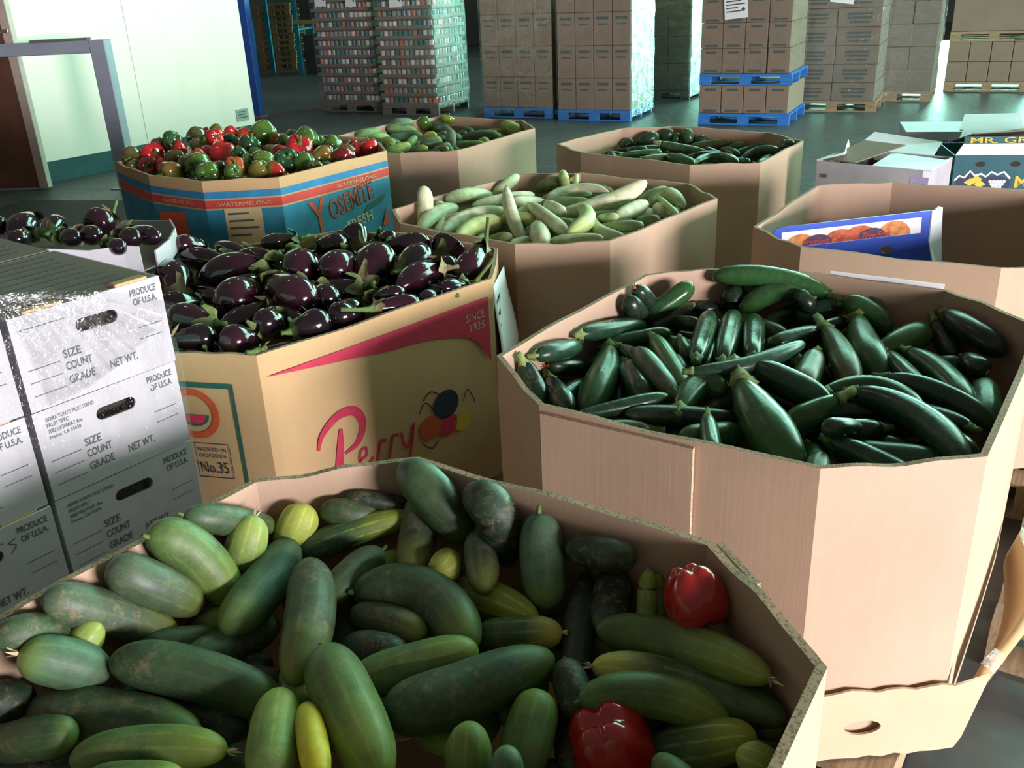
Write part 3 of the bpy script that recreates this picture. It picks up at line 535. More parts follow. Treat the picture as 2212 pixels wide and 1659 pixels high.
PEP=[
((-2.020,5.191,1.053),(-1.983,5.101,1.021),(-2.016,5.195,0.961),0.0607,'olive','','first olive green pepper from the left in the second row of the blue bin'),
((-1.998,5.134,0.994),(-1.991,5.120,0.961),(-1.992,5.128,0.925),0.0466,'olive','','first olive green pepper from the left in the front row of the blue bin'),
((-1.921,5.209,1.056),(-1.905,5.174,1.010),(-1.916,5.215,0.954),0.0674,'red','','first bright red pepper from the left in the second row of the blue bin'),
((-1.924,5.139,1.002),(-1.907,5.102,0.965),(-1.901,5.094,0.924),0.0565,'dred','','only dark red pepper in the front row of the blue bin'),
((-1.832,5.121,0.990),(-1.817,5.088,0.956),(-1.808,5.069,0.920),0.0523,'red','','only bright red pepper in the front row of the blue bin'),
((-1.728,4.911,1.006),(-1.710,4.872,0.966),(-1.702,4.857,0.922),0.0618,'oy','','first olive yellow pepper from the left in the front row of the blue bin'),
((-1.903,5.299,1.074),(-1.886,5.259,1.043),(-1.892,5.284,1.002),0.0496,'olive','','first olive green pepper from the left in the third row of the blue bin'),
((-1.817,5.256,1.109),(-1.797,5.208,1.074),(-1.807,5.246,1.028),0.0552,'dgreen','','first dark green pepper from the left in the third row of the blue bin'),
((-1.759,5.182,1.068),(-1.750,5.163,1.036),(-1.756,5.191,0.997),0.0467,'red','','first bright red pepper from the left in the third row of the blue bin'),
((-1.774,5.132,1.033),(-1.757,5.091,1.003),(-1.746,5.066,0.971),0.0482,'olive','','second olive green pepper from the left in the second row of the blue bin'),
((-1.703,5.368,1.114),(-1.684,5.322,1.074),(-1.693,5.364,1.021),0.0626,'olive','','first olive green pepper from the left in the topmost row of the blue bin'),
((-1.677,5.293,1.070),(-1.662,5.258,1.029),(-1.662,5.273,0.981),0.0620,'olive','','second olive green pepper from the left in the third row of the blue bin'),
((-1.614,5.349,1.103),(-1.591,5.283,1.073),(-1.587,5.283,1.034),0.0518,'red','','second bright red pepper from the left in the topmost row of the blue bin'),
((-1.611,5.424,1.121),(-1.592,5.372,1.097),(-1.599,5.405,1.061),0.0420,'rg','','only red and green pepper in the topmost row of the blue bin'),
((-1.668,5.431,1.108),(-1.653,5.390,1.090),(-1.661,5.420,1.062),0.0316,'red','','first bright red pepper from the left in the topmost row of the blue bin'),
((-1.621,5.058,1.038),(-1.608,5.026,1.011),(-1.599,5.008,0.981),0.0436,'ro','','only orange-red pepper in the second row of the blue bin'),
((-1.585,4.939,1.034),(-1.567,4.894,0.990),(-1.557,4.877,0.942),0.0678,'green','','first mid green pepper from the left in the front row of the blue bin'),
((-1.483,4.745,1.020),(-1.466,4.702,0.979),(-1.453,4.677,0.936),0.0635,'green','','second mid green pepper from the left in the front row of the blue bin'),
((-1.507,5.104,1.049),(-1.486,5.052,0.997),(-1.472,5.025,0.942),0.0798,'red','','second bright red pepper from the left in the second row of the blue bin'),
((-1.593,5.145,1.048),(-1.584,5.127,1.018),(-1.578,5.117,0.986),0.0444,'red','','second bright red pepper from the left in the third row of the blue bin'),
((-1.354,4.770,1.031),(-1.342,4.742,0.996),(-1.333,4.726,0.959),0.0526,'ro','','only orange-red pepper in the front row of the blue bin'),
((-1.347,4.675,1.013),(-1.336,4.646,0.983),(-1.326,4.625,0.952),0.0461,'green','','third mid green pepper from the left in the front row of the blue bin'),
((-1.575,5.574,1.087),(-1.562,5.539,1.057),(-1.566,5.566,1.018),0.0477,'red','','third bright red pepper from the left in the topmost row of the blue bin'),
((-1.495,5.544,1.078),(-1.483,5.515,1.044),(-1.485,5.539,1.002),0.0519,'ro','','only orange-red pepper in the topmost row of the blue bin'),
((-1.394,5.567,1.105),(-1.368,5.488,1.062),(-1.363,5.491,1.010),0.0710,'green','','first mid green pepper from the left in the topmost row of the blue bin'),
((-1.563,5.498,1.046),(-1.543,5.442,1.006),(-1.530,5.415,0.962),0.0641,'dgreen','','second dark green pepper from the left in the third row of the blue bin'),
((-1.409,5.274,1.056),(-1.390,5.224,1.017),(-1.376,5.191,0.976),0.0616,'dgreen','','third dark green pepper from the left in the third row of the blue bin'),
((-1.367,4.956,1.054),(-1.354,4.918,1.027),(-1.344,4.896,0.999),0.0427,'dgreen','','first dark green pepper from the left in the second row of the blue bin'),
((-1.310,4.852,1.025),(-1.298,4.823,0.990),(-1.288,4.801,0.953),0.0535,'green','','fourth mid green pepper from the left in the front row of the blue bin'),
((-1.443,5.834,0.984),(-1.420,5.771,0.931),(-1.402,5.727,0.877),0.0817,'red','','third bright red pepper from the left in the third row of the blue bin'),
((-1.289,5.466,1.047),(-1.279,5.438,1.016),(-1.270,5.419,0.983),0.0469,'rg','','only red and green pepper in the third row of the blue bin'),
((-1.211,5.328,1.057),(-1.201,5.299,1.033),(-1.193,5.278,1.008),0.0374,'green','','first mid green pepper from the left in the third row of the blue bin'),
((-1.223,4.833,1.046),(-1.208,4.795,1.007),(-1.199,4.777,0.966),0.0588,'green','','first mid green pepper from the left in the second row of the blue bin'),
((-1.137,4.938,1.030),(-1.122,4.900,0.985),(-1.110,4.872,0.939),0.0678,'dgreen','','second dark green pepper from the left in the second row of the blue bin'),
((-1.226,4.717,1.011),(-1.211,4.678,0.978),(-1.199,4.646,0.945),0.0520,'oy','','second olive yellow pepper from the left in the front row of the blue bin'),
((-1.136,4.711,1.008),(-1.123,4.676,0.980),(-1.113,4.649,0.951),0.0446,'rg','','only red and green pepper in the front row of the blue bin'),
((-1.203,5.548,1.047),(-1.188,5.501,1.015),(-1.179,5.485,0.979),0.0518,'olive','','second olive green pepper from the left in the topmost row of the blue bin'),
((-1.118,5.481,1.062),(-1.097,5.413,1.018),(-1.088,5.400,0.968),0.0702,'green','','second mid green pepper from the left in the topmost row of the blue bin'),
((-1.133,5.256,1.039),(-1.112,5.191,0.990),(-1.096,5.150,0.939),0.0778,'red','','fourth bright red pepper from the left in the third row of the blue bin'),
((-1.109,5.746,0.972),(-1.090,5.684,0.930),(-1.078,5.657,0.884),0.0672,'green','','second mid green pepper from the left in the third row of the blue bin'),
((-1.026,4.900,1.012),(-1.012,4.864,0.975),(-1.001,4.838,0.936),0.0578,'green','','second mid green pepper from the left in the second row of the blue bin'),
((-0.973,5.114,1.015),(-0.958,5.073,0.971),(-0.945,5.041,0.927),0.0661,'oy','','only olive yellow pepper in the second row of the blue bin'),
((-0.974,5.462,1.020),(-0.960,5.415,0.987),(-0.949,5.389,0.951),0.0532,'green','','third mid green pepper from the left in the third row of the blue bin'),
((-0.861,5.072,1.008),(-0.848,5.035,0.967),(-0.837,5.011,0.925),0.0617,'dred','','only dark red pepper in the second row of the blue bin'),
((-0.870,5.564,0.983),(-0.860,5.527,0.958),(-0.852,5.505,0.930),0.0413,'ro','','only orange-red pepper in the third row of the blue bin'),
((-0.815,5.415,0.980),(-0.800,5.362,0.943),(-0.789,5.332,0.904),0.0593,'red','','fifth bright red pepper from the left in the third row of the blue bin'),
((-0.744,5.341,0.999),(-0.728,5.265,0.975),(-0.724,5.277,0.940),0.0458,'red','','sixth bright red pepper from the left in the third row of the blue bin'),
((-1.179,5.035,1.046),(-1.168,5.007,1.014),(-1.161,4.994,0.981),0.0474,'red','','third bright red pepper from the left in the second row of the blue bin'),
((-1.667,4.980,1.017),(-1.656,4.955,0.983),(-1.649,4.945,0.947),0.0509,'olive','','second olive green pepper from the left in the front row of the blue bin'),
((-1.442,4.809,1.017),(-1.434,4.792,0.988),(-1.428,4.782,0.958),0.0418,'olive','','third olive green pepper from the left in the front row of the blue bin'),
((-0.960,4.809,0.988),(-0.950,4.778,0.961),(-0.941,4.756,0.934),0.0417,'olive','','fourth olive green pepper from the left in the front row of the blue bin'),
((-0.855,5.233,1.008),(-0.844,5.197,0.983),(-0.836,5.175,0.956),0.0410,'olive','','third olive green pepper from the left in the third row of the blue bin'),
]
EGX=[
((-1.889,3.730,1.009),(-1.872,3.599,1.004),(-1.859,3.490,0.999),0.0550,'k','','eggplant with white and teal glints in the small carton, left end'),
((-1.692,3.391,1.009),(-1.708,3.477,1.010),(-1.732,3.583,1.009),0.0462,'k','','reddish black eggplant in the small carton beside the double-glint one'),
((-1.572,3.704,0.993),(-1.585,3.629,0.994),(-1.600,3.564,0.994),0.0610,'p','','rounded eggplant with upright pale stem in the small carton'),
((-1.385,3.352,1.016),(-1.301,3.290,1.016),(-1.223,3.233,1.014),0.0371,'k','','dark eggplant in the open end of the small carton'),
((-1.616,3.320,1.017),(-1.553,3.266,1.023),(-1.508,3.245,1.022),0.0335,'k','','small black eggplant low in the carton under the stemmed one'),
((-2.014,3.597,1.012),(-1.964,3.565,1.013),(-1.927,3.557,1.008),0.0363,'k','','eggplant cut by the picture edge in the small carton'),
((-1.388,3.295,1.016),(-1.329,3.232,1.022),(-1.284,3.200,1.022),0.0365,'k','','black eggplant in the middle of the small carton'),
((-1.554,3.354,1.018),(-1.498,3.306,1.019),(-1.452,3.274,1.018),0.0373,'k','','black eggplant right under the stemmed one in the small carton'),
((-1.768,3.425,0.988),(-1.726,3.267,1.026),(-1.780,3.297,1.021),0.0339,'k','','dark eggplant under the double-glint one in the small carton'),
((-1.380,3.141,1.016),(-1.313,3.068,1.029),(-1.276,3.059,1.026),0.0286,'k','','black eggplant low behind the torn carton flap'),
]
FILL={
'A':[((-0.469,1.109,0.700),(-0.392,1.031,0.701),(-0.332,0.968,0.703),0.037,'k','A1','half buried blackish cucumber below the pale yellow-green striped cucumber standing'),
((-0.317,1.411,0.727),(-0.231,1.365,0.740),(-0.174,1.303,0.753),0.032,'g','A3','half buried scuffed cucumber below the dark rough cucumber'),
((-0.395,1.569,0.689),(-0.323,1.581,0.687),(-0.207,1.618,0.685),0.037,'d','A9','half buried dark cucumber below the lime cucumber mostly hidden'),
((-0.113,1.417,0.688),(-0.212,1.448,0.682),(-0.328,1.464,0.676),0.040,'m','A12','half buried green cucumber below the big dark arched cucumber curving over the middle of'),
((-0.461,1.562,0.704),(-0.414,1.464,0.707),(-0.364,1.379,0.710),0.040,'g','A13','half buried scuffed cucumber below the blue-green cucumber crossing over the yellow-striped fat one'),
((-0.451,1.154,0.692),(-0.554,1.195,0.706),(-0.682,1.222,0.721),0.033,'k','A16','half buried blackish cucumber below the longest dark bluish cucumber'),
((0.290,1.165,0.652),(0.180,1.183,0.675),(0.115,1.155,0.697),0.040,'d','A19','half buried dark cucumber below the green cucumber with fine scratches'),
((-0.651,1.413,0.702),(-0.640,1.303,0.688),(-0.673,1.185,0.674),0.030,'d','A25','half buried dark cucumber below the dark cucumber lying flat'),
((-0.414,1.121,0.714),(-0.298,1.168,0.694),(-0.231,1.180,0.674),0.041,'d','A30','half buried dark cucumber below the thick green cucumber'),
((0.181,1.007,0.755),(0.240,0.906,0.730),(0.254,0.851,0.704),0.032,'m','A37','half buried green cucumber below the lime knobbly cucumber'),
((0.029,1.440,0.652),(0.085,1.391,0.677),(0.167,1.300,0.701),0.034,'g','A38','half buried scuffed cucumber below the very dark cucumber deep'),
((-0.827,1.062,0.705),(-0.774,1.079,0.682),(-0.671,1.137,0.658),0.041,'k','A41','half buried blackish cucumber below the dark cucumber with yellow-tipped nose'),
((-0.083,1.394,0.682),(-0.080,1.274,0.654),(-0.082,1.172,0.627),0.041,'d','A44','half buried dark cucumber below the cucumber with a yellow nose and dry blossom'),
((0.331,1.093,0.690),(0.313,1.000,0.664),(0.274,0.919,0.638),0.036,'d','A45','half buried dark cucumber below the dark cucumber with lime end'),
((-0.022,1.160,0.664),(0.006,1.245,0.674),(-0.006,1.329,0.683),0.042,'m','A47','half buried green cucumber below the cucumber with a yellow nose and dry blossom'),
((-0.359,1.442,0.659),(-0.319,1.388,0.670),(-0.231,1.296,0.680),0.038,'d','A50','half buried dark cucumber below the large blue-green cucumber'),
((0.172,1.388,0.673),(0.197,1.282,0.651),(0.215,1.212,0.629),0.040,'k','A51','half buried blackish cucumber below the long green cucumber'),
((-0.456,1.349,0.677),(-0.541,1.299,0.656),(-0.618,1.275,0.635),0.041,'k','A61','half buried blackish cucumber below the slim dark cucumber ending'),
((-0.123,1.562,0.662),(-0.093,1.463,0.659),(-0.048,1.408,0.656),0.032,'m','A62','half buried green cucumber below the dark cucumber with lime patch running'),
((0.108,1.298,0.678),(0.077,1.199,0.671),(0.061,1.065,0.664),0.033,'k','A66','half buried blackish cucumber below the blackish cucumber at the bottom of the dark gap'),
((0.036,1.131,0.613),(0.030,1.030,0.642),(-0.007,0.923,0.671),0.041,'d','A69','half buried dark cucumber below the scarred green cucumber standing'),
((-0.463,1.468,0.653),(-0.420,1.516,0.634),(-0.342,1.586,0.616),0.040,'d','A70','half buried dark cucumber below the blue-green cucumber crossing over the yellow-striped fat one'),
((-0.239,1.336,0.609),(-0.187,1.212,0.638),(-0.111,1.125,0.668),0.032,'m','A72','half buried green cucumber below the mid green smooth cucumber'),
((-0.763,1.214,0.605),(-0.736,1.276,0.633),(-0.662,1.365,0.661),0.038,'m','A77','half buried green cucumber below the wide dark cucumber'),
((-0.511,1.189,0.654),(-0.517,1.092,0.629),(-0.524,0.962,0.604),0.039,'d','A79','half buried dark cucumber below the dull striped cucumber'),
((0.152,1.386,0.607),(0.104,1.458,0.622),(0.018,1.488,0.637),0.042,'m','A82','half buried green cucumber below the dark scuffed cucumber hanging down'),
((0.166,1.342,0.623),(0.080,1.342,0.636),(-0.044,1.354,0.649),0.032,'d','A84','half buried dark cucumber below the very dark cucumber deep')],
'B':[((0.148,2.167,0.716),(0.231,2.147,0.734),(0.336,2.136,0.751),0.042,'k','B0','half buried blackish zucchini below the thin dark zucchini, farthest of three'),
((0.721,1.907,0.784),(0.820,1.836,0.761),(0.888,1.747,0.738),0.030,'d','B1','half buried dark zucchini below the wide dark zucchini low, farther one'),
((0.962,2.114,0.746),(0.829,2.148,0.735),(0.704,2.148,0.724),0.040,'k','B2','half buried blackish zucchini below the zucchini with pale ribbed stem'),
((0.574,2.581,0.750),(0.507,2.638,0.740),(0.448,2.720,0.731),0.035,'m','B3','half buried green zucchini below the small zucchini behind the parallel trio'),
((0.623,1.661,0.742),(0.635,1.740,0.756),(0.696,1.857,0.770),0.032,'o','B4','half buried olive zucchini below the dark zucchini with curled tendril and pale stem'),
((0.615,2.638,0.758),(0.591,2.504,0.747),(0.533,2.413,0.736),0.037,'k','B5','half buried blackish zucchini below the shiny zucchini leftmost of the three parallel ones'),
((0.671,2.685,0.746),(0.669,2.801,0.749),(0.661,2.881,0.752),0.039,'d','B6','half buried dark zucchini below the dark small zucchini'),
((1.050,2.694,0.783),(0.928,2.650,0.758),(0.833,2.561,0.733),0.036,'k','B7','half buried blackish zucchini below the dark zucchini butt'),
((0.555,2.370,0.758),(0.646,2.435,0.731),(0.726,2.506,0.704),0.037,'m','B8','half buried green zucchini below the shiny zucchini middle of the three, nearer one'),
((1.021,1.850,0.704),(0.937,1.929,0.719),(0.863,1.978,0.734),0.034,'k','B10','half buried blackish zucchini below the blackish zucchini tucked'),
((0.500,2.627,0.709),(0.397,2.615,0.727),(0.298,2.568,0.745),0.037,'d','B11','half buried dark zucchini below the slim zucchini with pale stem just'),
((0.401,1.987,0.735),(0.274,1.969,0.735),(0.161,1.986,0.735),0.037,'k','B12','half buried blackish zucchini below the thin dark zucchini, nearest of three'),
((0.719,2.012,0.712),(0.693,1.878,0.724),(0.711,1.775,0.735),0.035,'m','B13','half buried green zucchini below the wide dark zucchini low'),
((0.589,1.888,0.726),(0.477,1.881,0.744),(0.344,1.873,0.762),0.033,'o','B14','half buried olive zucchini below the zucchini with upright finger-like stem'),
((0.943,2.284,0.718),(1.033,2.190,0.727),(1.117,2.083,0.735),0.040,'k','B15','half buried blackish zucchini below the narrow zucchini with thin stem'),
((0.519,2.158,0.713),(0.592,2.126,0.729),(0.701,2.133,0.745),0.041,'d','B16','half buried dark zucchini below the biggest zucchini with pointed pale stem standing'),
((0.310,2.530,0.734),(0.317,2.416,0.718),(0.282,2.269,0.701),0.030,'k','B17','half buried blackish zucchini below the pear-shaped zucchini with stem up and white glare'),
((0.844,2.622,0.763),(0.786,2.725,0.751),(0.725,2.856,0.739),0.042,'o','B19','half buried olive zucchini below the dark zucchini butt'),
((1.155,2.670,0.728),(1.046,2.614,0.721),(0.906,2.587,0.714),0.041,'d','B21','half buried dark zucchini below the shiny zucchini with dried blossom facing the back wall'),
((0.210,2.453,0.713),(0.151,2.379,0.717),(0.104,2.268,0.721),0.039,'k','B22','half buried blackish zucchini below the small dark zucchini'),
((0.779,2.698,0.699),(0.909,2.709,0.718),(0.988,2.700,0.738),0.040,'m','B23','half buried green zucchini below the zucchini with knobbly pale stem'),
((0.704,2.776,0.692),(0.548,2.769,0.712),(0.432,2.795,0.732),0.032,'k','B25','half buried blackish zucchini below the small zucchini behind the parallel trio'),
((1.268,2.240,0.711),(1.187,2.307,0.719),(1.090,2.401,0.728),0.031,'d','B26','half buried dark zucchini below the zucchini with a brown streak and, farther one'),
((0.787,2.180,0.712),(0.707,2.236,0.737),(0.602,2.328,0.761),0.038,'k','B27','half buried blackish zucchini below the speckled zucchini with bright teal upper edge'),
((0.979,2.434,0.681),(1.068,2.418,0.710),(1.191,2.450,0.739),0.041,'m','B28','half buried green zucchini below the fat zucchini with upright pale stem right of the'),
((1.057,2.718,0.731),(0.975,2.776,0.707),(0.883,2.840,0.683),0.039,'o','B29','half buried olive zucchini below the zucchini with knobbly pale stem'),
((0.825,2.429,0.746),(0.897,2.389,0.728),(0.979,2.300,0.711),0.033,'d','B31','half buried dark zucchini below the olive brown zucchini leaning'),
((0.484,2.415,0.744),(0.512,2.510,0.724),(0.574,2.621,0.704),0.033,'m','B33','half buried green zucchini below the small zucchini stem end'),
((0.869,2.429,0.721),(0.803,2.519,0.743),(0.773,2.595,0.766),0.034,'o','B34','half buried olive zucchini below the zucchini with a bright rim of light right of'),
((0.810,1.992,0.697),(0.918,2.025,0.722),(0.998,2.080,0.747),0.030,'k','B35','half buried blackish zucchini below the longest dark zucchini, nearer one'),
((0.235,2.176,0.687),(0.115,2.230,0.703),(0.013,2.255,0.719),0.034,'d','B36','half buried dark zucchini below the dark zucchini low'),
((1.081,1.940,0.773),(1.049,2.049,0.756),(0.995,2.149,0.739),0.031,'k','B37','half buried blackish zucchini below the longest dark zucchini, farther one'),
((0.254,2.579,0.733),(0.323,2.658,0.729),(0.406,2.735,0.725),0.042,'m','B38','half buried green zucchini below the zucchini with pale cut stem'),
((0.343,2.051,0.750),(0.260,2.062,0.749),(0.130,2.030,0.749),0.041,'o','B39','half buried olive zucchini below the thin dark zucchini'),
((0.684,1.716,0.742),(0.788,1.770,0.715),(0.908,1.817,0.688),0.036,'d','B41','half buried dark zucchini below the wide dark zucchini low, nearer one'),
((0.378,2.042,0.706),(0.421,2.140,0.729),(0.428,2.221,0.752),0.035,'k','B42','half buried blackish zucchini below the dark dusty zucchini flat'),
((0.719,2.787,0.716),(0.746,2.665,0.727),(0.749,2.556,0.737),0.035,'o','B44','half buried olive zucchini below the shiny zucchini rightmost of the three parallel ones'),
((1.038,2.010,0.701),(0.954,1.956,0.675),(0.832,1.950,0.648),0.042,'d','B46','half buried dark zucchini below the blackish zucchini tucked'),
((0.552,1.834,0.699),(0.569,1.922,0.682),(0.565,2.040,0.665),0.038,'m','B48','half buried green zucchini below the zucchini low behind the front wall'),
((1.115,2.324,0.652),(1.195,2.370,0.671),(1.317,2.440,0.690),0.042,'k','B50','half buried blackish zucchini below the dark zucchini with a round white blossom dot'),
((0.854,2.142,0.688),(0.940,2.122,0.695),(1.069,2.101,0.703),0.033,'d','B51','half buried dark zucchini below the longest dark zucchini'),
((0.646,2.449,0.677),(0.571,2.334,0.705),(0.531,2.254,0.733),0.039,'o','B54','half buried olive zucchini below the short bent zucchini hump left of the big pointed'),
((0.096,2.139,0.651),(0.242,2.136,0.674),(0.368,2.100,0.697),0.040,'k','B55','half buried blackish zucchini below the thin dark zucchini, middle of three'),
((1.046,2.299,0.730),(1.145,2.250,0.715),(1.250,2.198,0.701),0.038,'d','B56','half buried dark zucchini below the zucchini with a brown streak and, nearer one'),
((0.449,1.986,0.708),(0.472,2.122,0.703),(0.472,2.248,0.698),0.038,'o','B59','half buried olive zucchini below the dark dusty zucchini flat'),
((1.000,2.639,0.665),(0.854,2.595,0.677),(0.744,2.575,0.690),0.042,'k','B60','half buried blackish zucchini below the zucchini with a bright rim of light right of'),
((0.531,2.422,0.672),(0.472,2.338,0.698),(0.376,2.272,0.724),0.030,'d','B61','half buried dark zucchini below the short bent zucchini hump left of the big pointed'),
((0.716,2.700,0.692),(0.655,2.620,0.706),(0.642,2.524,0.720),0.039,'m','B63','half buried green zucchini below the shiny zucchini middle of the three, farther one'),
((0.519,2.897,0.725),(0.637,2.849,0.704),(0.707,2.839,0.683),0.033,'o','B64','half buried olive zucchini below the dark small zucchini'),
((0.285,2.300,0.676),(0.133,2.261,0.668),(0.027,2.265,0.659),0.041,'k','B65','half buried blackish zucchini below the dark zucchini low'),
((0.417,2.645,0.691),(0.308,2.597,0.688),(0.217,2.539,0.685),0.032,'k','B67','half buried blackish zucchini below the zucchini with pale cut stem'),
((0.645,2.092,0.737),(0.628,1.987,0.708),(0.641,1.857,0.678),0.032,'o','B69','half buried olive zucchini below the biggest zucchini with pointed pale stem standing'),
((0.283,2.284,0.664),(0.355,2.389,0.660),(0.414,2.514,0.657),0.041,'d','B71','half buried dark zucchini below the dark zucchini in shadow'),
((0.714,2.546,0.633),(0.770,2.684,0.656),(0.787,2.780,0.680),0.041,'k','B72','half buried blackish zucchini below the shiny zucchini rightmost of the three parallel ones'),
((0.655,2.257,0.690),(0.577,2.177,0.670),(0.490,2.102,0.651),0.037,'k','B75','half buried blackish zucchini below the brownish zucchini behind the biggest pointed one'),
((0.870,2.023,0.693),(0.826,2.112,0.667),(0.774,2.185,0.640),0.036,'d','B76','half buried dark zucchini below the zucchini with pale ribbed stem'),
((0.366,2.044,0.686),(0.464,1.990,0.661),(0.548,1.981,0.635),0.032,'d','B81','half buried dark zucchini below the zucchini low behind the front wall'),
((0.364,2.135,0.669),(0.392,2.225,0.665),(0.435,2.336,0.660),0.040,'o','B84','half buried olive zucchini below the dull speckled zucchini')],
'H':[((-0.750,2.821,0.883),(-0.814,2.743,0.863),(-0.881,2.681,0.842),0.047,'k','H0','half buried black eggplant below the plump eggplant with bright white spot'),
((-0.869,3.153,0.883),(-0.892,3.071,0.867),(-0.920,3.024,0.851),0.052,'p','H1','half buried purple eggplant below the large bent eggplant'),
((-0.315,3.402,0.867),(-0.347,3.342,0.850),(-0.407,3.243,0.834),0.054,'k','H2','half buried black eggplant below the black long eggplant'),
((-0.636,3.286,0.866),(-0.674,3.360,0.864),(-0.757,3.413,0.861),0.043,'p','H3','half buried purple eggplant below the dark eggplant left of the highest'),
((-1.024,3.005,0.824),(-1.085,2.970,0.844),(-1.145,2.906,0.864),0.052,'k','H4','half buried black eggplant below the round eggplant with a white glint, farther one'),
((-1.062,2.757,0.852),(-0.961,2.802,0.826),(-0.907,2.834,0.800),0.052,'p','H5','half buried purple eggplant below the plump eggplant with bright white spot'),
((-0.321,3.220,0.819),(-0.221,3.238,0.840),(-0.165,3.233,0.860),0.056,'k','H6','half buried black eggplant below the eggplant with upright green stem'),
((-0.326,3.433,0.815),(-0.393,3.516,0.842),(-0.433,3.576,0.869),0.044,'p','H7','half buried purple eggplant below the eggplant with green calyx'),
((-0.584,3.576,0.830),(-0.512,3.510,0.830),(-0.469,3.477,0.830),0.057,'k','H8','half buried black eggplant below the eggplant with green calyx'),
((-0.671,3.463,0.834),(-0.678,3.560,0.848),(-0.659,3.616,0.862),0.052,'p','H9','half buried purple eggplant below the eggplant standing highest'),
((-0.810,3.247,0.845),(-0.873,3.300,0.864),(-0.899,3.352,0.884),0.051,'k','H10','half buried black eggplant below the dark eggplant with green calyx'),
((-0.964,3.452,0.861),(-0.896,3.490,0.837),(-0.850,3.571,0.814),0.050,'p','H11','half buried purple eggplant below the dull brownish eggplant, farther one'),
((-0.516,2.732,0.839),(-0.523,2.821,0.833),(-0.499,2.897,0.827),0.051,'k','H12','half buried black eggplant below the black eggplant in the gap'),
((-0.602,2.708,0.835),(-0.672,2.714,0.850),(-0.769,2.705,0.866),0.056,'k','H14','half buried black eggplant below the big oval eggplant'),
((-0.938,2.532,0.807),(-0.851,2.495,0.813),(-0.767,2.495,0.820),0.051,'p','H15','half buried purple eggplant below the eggplant back just'),
((-0.488,2.682,0.827),(-0.562,2.631,0.829),(-0.618,2.608,0.832),0.040,'p','H17','half buried purple eggplant below the black eggplant low, farther one'),
((-0.431,2.923,0.876),(-0.376,2.846,0.849),(-0.308,2.814,0.822),0.045,'k','H18','half buried black eggplant below the eggplant with long pale stem resting'),
((-0.487,3.205,0.843),(-0.502,3.302,0.864),(-0.522,3.360,0.884),0.053,'p','H19','half buried purple eggplant below the black long eggplant'),
((-0.471,2.967,0.882),(-0.565,2.997,0.857),(-0.648,2.986,0.832),0.054,'k','H20','half buried black eggplant below the reddish purple round eggplant left of, nearer one'),
((-0.956,2.543,0.838),(-0.980,2.634,0.821),(-0.991,2.679,0.804),0.056,'p','H21','half buried purple eggplant below the eggplant with green calyx low, nearer one'),
((-0.125,3.050,0.849),(-0.225,3.059,0.838),(-0.319,3.084,0.827),0.054,'k','H22','half buried black eggplant below the bent reddish eggplant'),
((-0.895,2.657,0.859),(-0.815,2.611,0.855),(-0.773,2.557,0.852),0.040,'p','H23','half buried purple eggplant below the black eggplant low, nearer one'),
((-0.996,3.247,0.836),(-1.058,3.272,0.831),(-1.152,3.342,0.826),0.051,'k','H24','half buried black eggplant below the long eggplant lying flat'),
((-0.764,3.485,0.874),(-0.844,3.434,0.862),(-0.885,3.387,0.850),0.041,'p','H25','half buried purple eggplant below the dull brownish eggplant, nearer one'),
((-0.673,3.017,0.869),(-0.741,3.028,0.878),(-0.840,3.083,0.887),0.046,'k','H26','half buried black eggplant below the round eggplant behind the big oval one'),
((-0.160,2.986,0.830),(-0.226,2.994,0.831),(-0.317,2.967,0.831),0.043,'p','H27','half buried purple eggplant below the dark eggplant below the upright-stemmed one'),
((-0.403,3.576,0.810),(-0.490,3.584,0.835),(-0.532,3.636,0.860),0.044,'k','H28','half buried black eggplant below the eggplant standing highest, nearer one'),
((-0.675,2.814,0.791),(-0.635,2.801,0.817),(-0.552,2.741,0.844),0.045,'p','H29','half buried purple eggplant below the black eggplant in the gap'),
((-1.156,2.842,0.860),(-1.123,2.779,0.830),(-1.082,2.716,0.801),0.048,'p','H31','half buried purple eggplant below the eggplant with green calyx low, farther one'),
((-0.552,3.145,0.842),(-0.633,3.187,0.834),(-0.741,3.222,0.826),0.049,'k','H32','half buried black eggplant below the reddish purple round eggplant left of, farther one'),
((-1.106,3.112,0.860),(-1.005,3.068,0.832),(-0.939,3.032,0.803),0.044,'p','H33','half buried purple eggplant below the round eggplant with a white glint, farther one'),
((-0.437,3.085,0.848),(-0.394,3.024,0.831),(-0.347,2.919,0.814),0.043,'p','H35','half buried purple eggplant below the tall teardrop eggplant'),
((-0.660,3.643,0.825),(-0.627,3.613,0.800),(-0.557,3.554,0.776),0.040,'k','H36','half buried black eggplant below the eggplant standing highest, farther one'),
((-1.209,3.112,0.836),(-1.223,3.055,0.845),(-1.186,2.958,0.853),0.043,'p','H37','half buried purple eggplant below the round eggplant with a white glint, nearer one'),
((-1.208,3.041,0.783),(-1.206,2.954,0.788),(-1.181,2.896,0.793),0.048,'k','H38','half buried black eggplant below the round eggplant with a white glint, nearer one'),
((-0.458,3.066,0.801),(-0.392,3.153,0.817),(-0.348,3.203,0.834),0.057,'p','H39','half buried purple eggplant below the dark eggplant between the teardrop one and the lilac-glinting')],
'C':[((0.405,4.181,0.860),(0.276,4.244,0.848),(0.196,4.349,0.837),0.029,'g','C0','half buried greenish ribbed cucumber below the longest white cucumber rising to, farther one'),
((-0.252,3.959,0.801),(-0.127,4.031,0.802),(0.026,4.053,0.803),0.035,'o','C1','half buried dull ribbed cucumber below the yellow-green striped cucumber'),
((0.680,4.021,0.784),(0.675,4.131,0.785),(0.627,4.272,0.786),0.038,'w','C2','half buried whitish ribbed cucumber below the white round cucumber end, nearer one'),
